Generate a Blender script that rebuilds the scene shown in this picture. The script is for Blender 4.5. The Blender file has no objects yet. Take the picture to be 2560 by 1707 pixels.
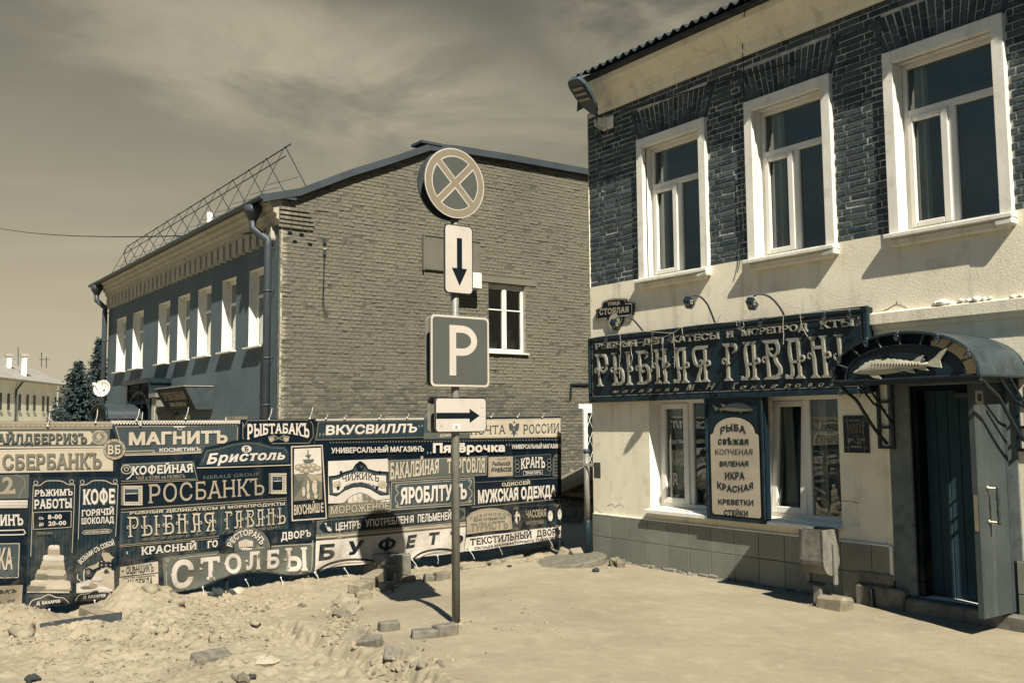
import bpy, math, random
import numpy as np
from mathutils import Vector, Matrix
from mathutils.geometry import delaunay_2d_cdt
random.seed(7)
rng = np.random.default_rng(5)
sc = bpy.context.scene
col = sc.collection
R = math.radians

# ------------------------------------------------------------------ camera
# world: X runs along the street facades (to the right), Y into the buildings, Z up
CLX, CLY = -2., 2.2
FPX, PITCH, ROLL, YAW, EYE = 2345.65, .08552, -.00888, .6362, 2.05
def _axes():
    c, s = math.cos(PITCH), math.sin(PITCH)
    A = np.array([[1, 0, 0], [0, s, -c], [0, c, s]])
    c, s = math.cos(ROLL), math.sin(ROLL)
    B = np.array([[c, -s, 0], [s, c, 0], [0, 0, 1]]) @ A
    c, s = math.cos(YAW), math.sin(YAW)
    T = np.array([[s, -c, 0], [c, s, 0], [0, 0, 1]])       # level camera frame -> world
    return (T @ B.T).T                                      # rows: right, down, forward
AX = _axes()
cam = bpy.data.cameras.new('camera')
cam.sensor_width = 36; cam.lens = FPX / 2560 * 36
cam.clip_start = .1; cam.clip_end = 3000
camo = bpy.data.objects.new('camera', cam); col.objects.link(camo)
mw = Matrix.Identity(4)
for i in range(3):
    mw[i][0] = AX[0][i]; mw[i][1] = -AX[1][i]; mw[i][2] = -AX[2][i]
mw[2][3] = EYE
camo.matrix_world = mw
sc.camera = camo

# ------------------------------------------------------------------ light
SUN = Vector((.9, -.295, 1.0)).normalized()
elev = math.asin(SUN.z); azim = math.atan2(SUN.x, SUN.y)
sun = bpy.data.lights.new('sun', 'SUN'); sun.energy = 4.8; sun.angle = R(.5); sun.color = (1, .91, .75)
suno = bpy.data.objects.new('sun', sun); col.objects.link(suno)
suno.rotation_euler = SUN.to_track_quat('Z', 'Y').to_euler(); suno.location = (10, -5, 20)
sc.view_settings.view_transform = 'Standard'; sc.view_settings.look = 'None'
sc.view_settings.exposure = 1.015; sc.view_settings.gamma = 1

world = bpy.data.worlds.new('World'); sc.world = world; world.use_nodes = True
nt = world.node_tree; nt.nodes.clear()
def wn(t, **k):
    n = nt.nodes.new(t)
    for a, b in k.items(): setattr(n, a, b)
    return n
def wmath(op, a, b=None, clamp=False):
    n = wn('ShaderNodeMath', operation=op, use_clamp=clamp)
    for i, x in enumerate((a, b)):
        if x is None: continue
        if isinstance(x, (int, float)): n.inputs[i].default_value = x
        else: nt.links.new(x, n.inputs[i])
    return n.outputs[0]
out = wn('ShaderNodeOutputWorld'); bg = wn('ShaderNodeBackground'); bg.inputs[1].default_value = .1
nt.links.new(bg.outputs[0], out.inputs[0])
sky = wn('ShaderNodeTexSky', sky_type='NISHITA', sun_disc=False)
sky.sun_elevation = elev; sky.sun_rotation = azim; sky.air_density = 1; sky.dust_density = 1.5
bw = wn('ShaderNodeRGBToBW'); nt.links.new(sky.outputs[0], bw.inputs[0])
tc = wn('ShaderNodeTexCoord'); sp = wn('ShaderNodeSeparateXYZ'); nt.links.new(tc.outputs['Generated'], sp.inputs[0])
zz = wmath('MAXIMUM', sp.outputs[2], 0.0)
rp = wn('ShaderNodeValToRGB'); nt.links.new(zz, rp.inputs[0])
cr = rp.color_ramp
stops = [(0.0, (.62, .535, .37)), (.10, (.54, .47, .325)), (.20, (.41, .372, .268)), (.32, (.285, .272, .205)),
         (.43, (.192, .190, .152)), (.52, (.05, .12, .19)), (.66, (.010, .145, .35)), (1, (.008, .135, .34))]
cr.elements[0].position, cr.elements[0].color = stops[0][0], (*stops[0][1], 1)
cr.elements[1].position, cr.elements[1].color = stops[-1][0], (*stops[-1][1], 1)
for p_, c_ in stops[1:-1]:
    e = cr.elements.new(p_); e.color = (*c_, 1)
# clouds: thin cirrus drifting down to the right, in sideways / height coordinates of the dome
drv = wn('ShaderNodeVectorMath', operation='DOT_PRODUCT'); nt.links.new(tc.outputs['Generated'], drv.inputs[0]); drv.inputs[1].default_value = (.5934, .8049, 0)
cmb = wn('ShaderNodeCombineXYZ'); nt.links.new(drv.outputs['Value'], cmb.inputs[0]); nt.links.new(sp.outputs[2], cmb.inputs[1])
mp = wn('ShaderNodeMapping'); mp.inputs['Rotation'].default_value = (0, 0, R(22)); mp.inputs['Scale'].default_value = (2.6, 6.5, 1)
mp.inputs['Location'].default_value = (CLX, CLY, 0)
nt.links.new(cmb.outputs[0], mp.inputs[0])
mp2 = wn('ShaderNodeMapping'); mp2.inputs['Rotation'].default_value = (0, 0, R(-3)); mp2.inputs['Scale'].default_value = (1.6, 14, 1); nt.links.new(cmb.outputs[0], mp2.inputs[0])
def blob(cx, cz, sx, sz, rot):       # soft patch of the dome where the cloud bank lies
    m = wn('ShaderNodeMapping', vector_type='TEXTURE'); m.inputs['Location'].default_value = (cx, cz, 0); m.inputs['Rotation'].default_value = (0, 0, R(rot)); m.inputs['Scale'].default_value = (sx, sz, 1)
    nt.links.new(cmb.outputs[0], m.inputs[0]); ln = wn('ShaderNodeVectorMath', operation='LENGTH'); nt.links.new(m.outputs[0], ln.inputs[0])
    return wmath('SUBTRACT', 1.0, wramp(ln.outputs['Value'], .15, 1.0))
def wnoise(scale, detail, rough, dist, src=None):
    n = wn('ShaderNodeTexNoise'); n.inputs['Scale'].default_value = scale; n.inputs['Detail'].default_value = detail
    n.inputs['Roughness'].default_value = rough; n.inputs['Distortion'].default_value = dist
    nt.links.new(src or mp.outputs[0], n.inputs['Vector']); return n.outputs[0]
def wramp(x, lo, hi):
    n = wn('ShaderNodeMapRange'); n.interpolation_type = 'SMOOTHSTEP'
    n.inputs['From Min'].default_value = lo; n.inputs['From Max'].default_value = hi
    nt.links.new(x, n.inputs['Value']); return n.outputs[0]
n1 = wnoise(1.5, 9, .60, .6); n2 = wnoise(.8, 3, .5, .2)
bank = wmath('MAXIMUM', wmath('MAXIMUM', blob(-.19, .35, .46, .125, -17), blob(.13, .40, .16, .10, -30)), wmath('MULTIPLY', blob(.02, .30, .22, .05, -12), .7))
cl = wmath('MULTIPLY', wramp(n1, .34, .66), wmath('ADD', wmath('MULTIPLY', bank, .95), wmath('MULTIPLY', wramp(n2, .42, .66), .34)), True)
streak = wmath('MULTIPLY', wramp(wnoise(1.6, 6, .55, .5, mp2.outputs[0]), .46, .72), wmath('SUBTRACT', 1.0, wramp(zz, .16, .30)))
cl = wmath('MAXIMUM', cl, wmath('MULTIPLY', streak, .45))
up = wmath('SUBTRACT', 1.0, wramp(zz, .43, .56))
cl = wmath('MULTIPLY', cl, up)
cl = wmath('MULTIPLY', cl, .85)
mx = wn('ShaderNodeMix', data_type='RGBA'); nt.links.new(cl, mx.inputs['Factor'])
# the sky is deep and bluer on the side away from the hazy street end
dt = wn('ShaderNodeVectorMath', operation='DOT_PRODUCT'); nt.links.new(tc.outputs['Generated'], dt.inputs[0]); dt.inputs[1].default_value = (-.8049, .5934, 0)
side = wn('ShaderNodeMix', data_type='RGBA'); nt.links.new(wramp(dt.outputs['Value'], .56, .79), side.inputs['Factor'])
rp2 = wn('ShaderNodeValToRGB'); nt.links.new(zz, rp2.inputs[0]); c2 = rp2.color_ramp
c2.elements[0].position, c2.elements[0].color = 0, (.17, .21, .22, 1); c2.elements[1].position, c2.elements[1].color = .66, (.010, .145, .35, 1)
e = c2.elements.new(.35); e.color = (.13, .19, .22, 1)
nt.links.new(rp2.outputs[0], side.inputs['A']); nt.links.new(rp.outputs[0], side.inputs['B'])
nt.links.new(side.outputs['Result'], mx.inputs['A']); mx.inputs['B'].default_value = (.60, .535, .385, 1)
# brightness of the physical sky steers the level
lum = wmath('POWER', wmath('MULTIPLY', bw.outputs[0], .12), .15)
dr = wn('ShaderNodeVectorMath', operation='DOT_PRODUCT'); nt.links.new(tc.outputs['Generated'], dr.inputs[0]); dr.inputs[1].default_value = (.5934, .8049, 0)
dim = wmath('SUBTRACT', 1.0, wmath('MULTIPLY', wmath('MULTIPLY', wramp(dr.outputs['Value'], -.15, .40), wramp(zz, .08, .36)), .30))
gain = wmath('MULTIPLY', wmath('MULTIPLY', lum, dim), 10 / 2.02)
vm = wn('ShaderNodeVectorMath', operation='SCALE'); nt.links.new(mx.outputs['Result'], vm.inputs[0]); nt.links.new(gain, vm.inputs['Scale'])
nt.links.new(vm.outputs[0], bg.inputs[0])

# ------------------------------------------------------------------ pixel <-> world (photo pixels, 2560 x 1707)
def ray(px, py):
    v = np.array([(px - 1280) / FPX, (py - 853.5) / FPX, 1]); return AX.T @ v
def RG(px, py, z=0.): d = ray(px, py); t = (z - EYE) / d[2]; return Vector(t * d + np.array([0, 0, EYE]))
def RY(px, py, Y): d = ray(px, py); t = Y / d[1]; return Vector(t * d + np.array([0, 0, EYE]))
def RX(px, py, X): d = ray(px, py); t = X / d[0]; return Vector(t * d + np.array([0, 0, EYE]))
def RD(px, py, D): d = ray(px, py); return Vector(D * d + np.array([0, 0, EYE]))
def crop(ox, oy, s): return lambda x, y: (ox + x / s, oy + y / s)
kA = crop(0, 1020, 2.904); kB = crop(270, 1020, 3.267); kC = crop(780, 1020, 3.267)
k4 = crop(240, 340, 2.177); k5 = crop(680, 340, 2.1775); k7 = crop(0, 500, 2.8); kP = crop(1040, 360, 2.09)
k8 = crop(1400, 0, 2.178); k1 = crop(1960, 0, 2.063); k2 = crop(1460, 700, 3.267); k3 = crop(1420, 970, 3.074)
kD = crop(2040, 740, 3.137); kE = crop(2260, 900, 2.613); kF = crop(800, 1300, 3.0947); kG = crop(0, 1380, 2.6133)
kH = crop(1960, 1300, 5.88); kI = crop(1380, 1020, 3.733); kJ = crop(60, 920, 4.704); kL = crop(1380, 160, 7.84)
kS = crop(1450, 820, 5.88); kT = crop(1800, 760, 5.88)

# ------------------------------------------------------------------ materials
MATS = {}
def new_mat(name):
    m = bpy.data.materials.new(name); m.use_nodes = True; MATS[name] = m
    t = m.node_tree; b = t.nodes['Principled BSDF']
    return m, t, b
def nd(t, typ, **k):
    n = t.nodes.new(typ)
    for a, b in k.items(): setattr(n, a, b)
    return n
def mth(t, op, a, b=None, clamp=False):
    n = nd(t, 'ShaderNodeMath', operation=op, use_clamp=clamp)
    for i, x in enumerate((a, b)):
        if x is None: continue
        if isinstance(x, (int, float)): n.inputs[i].default_value = x
        else: t.links.new(x, n.inputs[i])
    return n.outputs[0]
def noise(t, scale, detail=4, rough=.55, dist=0, vec=None, stretch=None):
    n = nd(t, 'ShaderNodeTexNoise'); n.inputs['Scale'].default_value = scale; n.inputs['Detail'].default_value = detail
    n.inputs['Roughness'].default_value = rough; n.inputs['Distortion'].default_value = dist
    if vec is None:
        g = nd(t, 'ShaderNodeNewGeometry'); vec = g.outputs['Position']
    if stretch:
        mpn = nd(t, 'ShaderNodeMapping'); mpn.inputs['Scale'].default_value = stretch; t.links.new(vec, mpn.inputs[0]); vec = mpn.outputs[0]
    t.links.new(vec, n.inputs['Vector']); return n.outputs[0]
def mrange(t, x, a, b, c=0., d=1.):
    n = nd(t, 'ShaderNodeMapRange', interpolation_type='SMOOTHSTEP')
    for k, v in (('From Min', a), ('From Max', b), ('To Min', c), ('To Max', d)): n.inputs[k].default_value = v
    t.links.new(x, n.inputs['Value']); return n.outputs[0]
def mixc(t, fac, a, b, mode='MIX'):
    n = nd(t, 'ShaderNodeMix', data_type='RGBA', blend_type=mode)
    adj = lambda c: tuple(min(.9, v * k * .75) for v, k in zip(c, (1, 1.03, 1.10)))      # greyer pigments under a warm sun
    if isinstance(a, tuple): a = adj(a)
    if isinstance(b, tuple): b = adj(b)
    for key, x in (('Factor', fac), ('A', a), ('B', b)):
        if isinstance(x, (int, float)): n.inputs[key].default_value = x
        elif isinstance(x, tuple): n.inputs[key].default_value = (*x, 1) if len(x) == 3 else x
        else: t.links.new(x, n.inputs[key])
    return n.outputs['Result']
def bump(t, b, h, strength, dist=.01):
    n = nd(t, 'ShaderNodeBump'); n.inputs['Strength'].default_value = strength; n.inputs['Distance'].default_value = dist
    t.links.new(h, n.inputs['Height']); t.links.new(n.outputs[0], b.inputs['Normal'])
def basic(name, rgb, rough=.7, var=.18, scale=3., bmp=0., bscale=60., spec=.3, metal=0., stain=None, stain_amt=.0, island=0., dust=0, streak=0.):
    m, t, b = new_mat(name)
    b.inputs['Roughness'].default_value = rough; b.inputs['Specular IOR Level'].default_value = spec; b.inputs['Metallic'].default_value = metal
    n = noise(t, scale, 6, .6)
    c = mixc(t, mrange(t, n, .3, .7), tuple(x * (1 - var) for x in rgb), tuple(min(1, x * (1 + var)) for x in rgb))
    if dust:       # road dust thrown up from the ground
        g = nd(t, 'ShaderNodeNewGeometry'); sx = nd(t, 'ShaderNodeSeparateXYZ'); t.links.new(g.outputs['Position'], sx.inputs[0])
        k = mth(t, 'MULTIPLY', mrange(t, sx.outputs[2], .05, 1.3, 1, 0), mrange(t, noise(t, 4.5, 8, .7, .3), .40, .70))
        k = mth(t, 'ADD', mth(t, 'MULTIPLY', k, .45), mth(t, 'MULTIPLY', mrange(t, noise(t, 3, 6, .65, 0, None, (1, 1, .25)), .5, .75), .14), True)
        c = mixc(t, k, c, (.20, .175, .12))
    if streak:
        k = mrange(t, noise(t, 6, 7, .65, 0, None, (1, 1, .10)), .50, .75); c = mixc(t, mth(t, 'MULTIPLY', k, streak), c, (.33, .31, .24))
        k = mrange(t, noise(t, 22, 7, .75, .5), .60, .70); c = mixc(t, mth(t, 'MULTIPLY', k, streak * .8), c, (.36, .34, .27))
    if island:
        g = nd(t, 'ShaderNodeNewGeometry')
        f = mth(t, 'ADD', mth(t, 'MULTIPLY', g.outputs['Random Per Island'], 2 * island), 1 - island)
        v = nd(t, 'ShaderNodeVectorMath', operation='SCALE'); t.links.new(c, v.inputs[0]); t.links.new(f, v.inputs['Scale']); c = v.outputs[0]
    if stain:
        s = mrange(t, noise(t, scale * 2.3, 8, .65, .3), .52, .72)
        c = mixc(t, mth(t, 'MULTIPLY', s, stain_amt), c, stain)
    t.links.new(c, b.inputs['Base Color'])
    if bmp: bump(t, b, noise(t, bscale, 5, .6), bmp)
    return m
CREAM = (.62, .56, .42); WHITE = (.78, .74, .64)
basic('plaster_cream', (.97, .865, .65), .85, .07, 1.6, .35, 45, .2, stain=(.46, .42, .33), stain_amt=.4, streak=.42)
basic('plaster_white', (.92, .88, .75), .8, .06, 2.5, .2, 50, .2, stain=(.45, .42, .33), stain_amt=.4, streak=.34)
basic('plaster_grey', (.115, .150, .160), .85, .10, 1.2, .2, 50, .2, stain=(.08, .105, .115), stain_amt=.5)
basic('plaster_trim', (.46, .43, .33), .85, .10, 2.0, .25, 40, .2, stain=(.25, .25, .21), stain_amt=.5)
basic('plaster_door', (.16, .18, .17), .8, .18, 4.0, .3, 60, .2, stain=(.05, .065, .07), stain_amt=.7)
basic('plastic_white', (.82, .78, .68), .35, .03, 2., 0, 60, .4, stain=(.5, .47, .38), stain_amt=.2)
basic('tile', (.225, .232, .185), .45, .08, 3., .25, 220, .4, island=.08, stain=(.12, .13, .12), stain_amt=.3)
basic('grout', (.05, .06, .06), .9)
basic('mortar_dark_wall', (.60, .58, .50), .95, .25, 5, .6, 60, .1, stain=(.12, .145, .145), stain_amt=.7)
basic('mortar_gable', (.115, .108, .080), .95, .3, 9, .7, 60, .1)
basic('sign_dark', (.0045, .018, .028), .5, .15, 2, .1, 40, .35)
basic('frame_dark', (.008, .022, .031), .5, .4, 8, .3, 60, .3, stain=(.08, .09, .08), stain_amt=.4)
basic('wood_letter', (.29, .28, .225), .6, .14, 5, .35, 30, .3, stain=(.14, .15, .13), stain_amt=.6)
basic('fish_wood', (.45, .42, .31), .6, .12, 5, .3, 40, .3, stain=(.14, .15, .13), stain_amt=.55)
basic('iron_dark', (.008, .020, .028), .45, .3, 12, .1, 80, .4)
basic('iron_grey', (.042, .055, .060), .5, .2, 8, .1, 80, .4)
basic('roof_metal', (.048, .062, .070), .5, .15, 2, .1, 30, .4)
basic('canopy_sheet', (.038, .054, .062), .42, .3, 5, .25, 60, .45, stain=(.16, .17, .15), stain_amt=.25)
basic('slate', (.030, .045, .050), .9, .3, 6, .4, 60, .2)
basic('galv', (.235, .228, .19), .5, .15, 9, .15, 60, .4, metal=.15, stain=(.14, .14, .12), stain_amt=.5)
basic('sign_white', (.56, .50, .425), .4, .05, 3, 0, 60, .35, stain=(.40, .37, .30), stain_amt=.4, streak=.15)
basic('sign_grey', (.088, .096, .080), .4, .05, 3, 0, 60, .35)
basic('sign_tan', (.245, .208, .142), .4, .04, 3, 0, 60, .35)
basic('sign_black', (.001, .006, .011), .45, .1, 3, 0, 60, .3)
basic('sign_back', (.150, .142, .108), .5, .08, 4, .1, 60, .3)
basic('concrete', (.21, .20, .16), .95, .25, 6, .9, 90, .15, stain=(.075, .085, .08), stain_amt=.7)
basic('kerb', (.29, .25, .175), .95, .22, 8, .9, 90, .15, stain=(.12, .12, .10), stain_amt=.5)
basic('brick_loose', (.19, .175, .135), .95, .25, 14, .9, 110, .15, stain=(.33, .29, .20), stain_amt=.6)
basic('rock', (.22, .195, .14), .95, .3, 14, .9, 110, .15, stain=(.33, .29, .20), stain_amt=.5)
basic('rock_dark', (.045, .052, .05), .95, .3, 14, .8, 110, .15, stain=(.2, .18, .13), stain_amt=.5)
basic('rock_white', (.46, .41, .30), .95, .2, 10, .8, 90, .15)
basic('timber_dark', (.045, .055, .056), .85, .3, 8, .7, 60, .2, stain=(.16, .15, .11), stain_amt=.5)
basic('room', (.42, .54, .57), .9, .1)
basic('curtain', (.80, .74, .58), .9, .1, 4)
basic('door_leaf', (.050, .062, .061), .5, .12, 3, .15, 90, .35, stain=(.06, .075, .075), stain_amt=.6, streak=.25)
basic('door_inner', (.036, .068, .084), .7, .12, 3, .1, 60, .08)
basic('door_groove', (.06, .085, .09), .6)
basic('brass', (.30, .27, .19), .35, .15, 12, 0, 60, .5, metal=.5)
basic('cable', (.012, .02, .025), .6)
basic('cable_light', (.42, .39, .30), .6)
basic('lamp_lens', (.30, .28, .21), .3, .1, 30, .3, 200, .5)
basic('lamp_body', (.05, .075, .088), .45, .12, 6, .05, 60, .4)
basic('bark', (.05, .045, .035), .95, .3, 8)
basic('far_wall', (1.0, .92, .70), .9, .08, .5)
basic('far_roof', (.36, .34, .28), .6, .12, .8)
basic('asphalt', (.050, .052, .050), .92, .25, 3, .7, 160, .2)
basic('far_dark', (.06, .08, .085), .6)
for nm, c in dict(pr_deep=(.0012, .0075, .0140), pr_dark=(.006, .0165, .0235), pr_teal=(.018, .033, .041), pr_mid=(.046, .062, .066), pr_grey=(.090, .098, .083),
                  pr_olive=(.155, .144, .106), pr_tan=(.31, .258, .182), pr_cream=(.455, .392, .290), pr_white=(.555, .500, .425)).items():
    basic(nm, c, .6, .10, 2.2, .0, 60, .12, dust=1)

def glass_mat(name, ior=1.5, tint=(.74, .82, .84)):
    m, t, b = new_mat(name); t.nodes.remove(b)
    o = t.nodes['Material Output']
    f = nd(t, 'ShaderNodeFresnel'); f.inputs[0].default_value = ior
    fac = mth(t, 'ADD', mth(t, 'MULTIPLY', f.outputs[0], 2.6), .02, True)
    tr = nd(t, 'ShaderNodeBsdfTransparent'); tr.inputs[0].default_value = (*tint, 1)
    gl = nd(t, 'ShaderNodeBsdfGlossy'); gl.inputs['Roughness'].default_value = .01; gl.inputs['Color'].default_value = (.9, .95, .95, 1)
    w = noise(t, 1.4, 2, .5)
    bn = nd(t, 'ShaderNodeBump'); bn.inputs['Strength'].default_value = .12; bn.inputs['Distance'].default_value = .02
    t.links.new(w, bn.inputs['Height']); t.links.new(bn.outputs[0], gl.inputs['Normal'])
    ms = nd(t, 'ShaderNodeMixShader'); t.links.new(fac, ms.inputs[0]); t.links.new(tr.outputs[0], ms.inputs[1]); t.links.new(gl.outputs[0], ms.inputs[2])
    t.links.new(ms.outputs[0], o.inputs[0])
glass_mat('glass'); glass_mat('bulb_glass', 1.45, (.8, .82, .78))

def brick_mats():
    # dark street-front bricks, flecked with old limewash
    m, t, b = new_mat('brick_dark'); b.inputs['Roughness'].default_value = .9; b.inputs['Specular IOR Level'].default_value = .15
    g = nd(t, 'ShaderNodeNewGeometry')
    c = mixc(t, g.outputs['Random Per Island'], (.030, .050, .058), (.095, .116, .118))
    c = mixc(t, mth(t, 'MULTIPLY', mrange(t, noise(t, 9, 6, .65), .45, .75), .5), c, (.10, .12, .125))
    sp_ = mrange(t, noise(t, 38, 8, .72, .4), .565, .66)
    big = mrange(t, noise(t, 1.3, 3, .5), .36, .58)
    c = mixc(t, mth(t, 'MULTIPLY', mth(t, 'MULTIPLY', sp_, big), .9), c, (.42, .40, .32))
    t.links.new(c, b.inputs['Base Color']); bump(t, b, noise(t, 90, 6, .65), .7)
    # painted gable bricks; the paint stops in an uneven line about 2.9 m up
    m, t, b = new_mat('brick_gable'); b.inputs['Roughness'].default_value = .85; b.inputs['Specular IOR Level'].default_value = .2
    g = nd(t, 'ShaderNodeNewGeometry'); s = nd(t, 'ShaderNodeSeparateXYZ'); t.links.new(g.outputs['Position'], s.inputs[0])
    n = noise(t, 1.1, 6, .6)
    c = mixc(t, mrange(t, n, .3, .7), (.150, .140, .103), (.182, .169, .124))
    c = mixc(t, mth(t, 'MULTIPLY', g.outputs['Random Per Island'], .35), c, (.205, .188, .138))
    raw = mixc(t, g.outputs['Random Per Island'], (.085, .088, .074), (.175, .160, .118))
    c = mixc(t, mth(t, 'MULTIPLY', mrange(t, noise(t, .45, 5, .65), .48, .66), .5), c, (.118, .112, .088))
    c = mixc(t, mth(t, 'MULTIPLY', mrange(t, noise(t, 7, 7, .7), .56, .66), .4), c, (.24, .22, .165))
    lim = mth(t, 'ADD', mth(t, 'MULTIPLY', noise(t, .9, 5, .6), 1.6), 2.0)
    c = mixc(t, mrange(t, mth(t, 'SUBTRACT', lim, s.outputs[2]), -.06, .06), c, raw)
    w = mth(t, 'MULTIPLY', mrange(t, noise(t, 16, 7, .7), .52, .66), mrange(t, noise(t, .55, 3, .5, 0, None, (1, 1, .7)), .55, .68))
    c = mixc(t, mth(t, 'MULTIPLY', w, .7), c, (.40, .36, .26))
    ed = mth(t, 'MULTIPLY', mrange(t, mth(t, 'ABSOLUTE', mth(t, 'SUBTRACT', s.outputs[1], 7.08)), .0, .12, 1, 0), mrange(t, noise(t, 5, 5, .6), .4, .55))
    c = mixc(t, mth(t, 'MULTIPLY', ed, .6), c, (.50, .46, .34))
    t.links.new(c, b.inputs['Base Color']); bump(t, b, noise(t, 45, 6, .65), .8)
    # sand-covered ground
    m, t, b = new_mat('sand'); b.inputs['Roughness'].default_value = .95; b.inputs['Specular IOR Level'].default_value = .1
    n = noise(t, .8, 7, .6); n2_ = noise(t, 3.4, 10, .72, .6, None, (1, 1.5, 1))
    c = mixc(t, mrange(t, n, .3, .7), (.335, .282, .190), (.405, .345, .235))
    c = mixc(t, mth(t, 'MULTIPLY', mrange(t, n2_, .5, .68), .4), c, (.53, .46, .325))
    c = mixc(t, mth(t, 'MULTIPLY', mrange(t, noise(t, .55, 6, .7, .8), .52, .64), .30), c, (.25, .222, .165))
    c = mixc(t, mth(t, 'MULTIPLY', mrange(t, noise(t, 130, 4, .8), .60, .70), .45), c, (.20, .18, .135))
    c = mixc(t, mth(t, 'MULTIPLY', mrange(t, noise(t, 2.1, 8, .7, .4), .54, .66), .35), c, (.265, .228, .158))
    c = mixc(t, mth(t, 'MULTIPLY', mrange(t, noise(t, 60, 6, .75), .62, .70), .6), c, (.14, .13, .10))
    t.links.new(c, b.inputs['Base Color'])
    h = mth(t, 'ADD', noise(t, 35, 8, .7), mth(t, 'MULTIPLY', noise(t, 160, 4, .7), .4))
    bump(t, b, h, .55, .03)
    # spruce needles
    m, t, b = new_mat('needles'); b.inputs['Roughness'].default_value = .8; b.inputs['Specular IOR Level'].default_value = .15
    g = nd(t, 'ShaderNodeNewGeometry')
    t.links.new(mixc(t, g.outputs['Random Per Island'], (.018, .040, .046), (.075, .095, .085)), b.inputs['Base Color'])
brick_mats()

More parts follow.
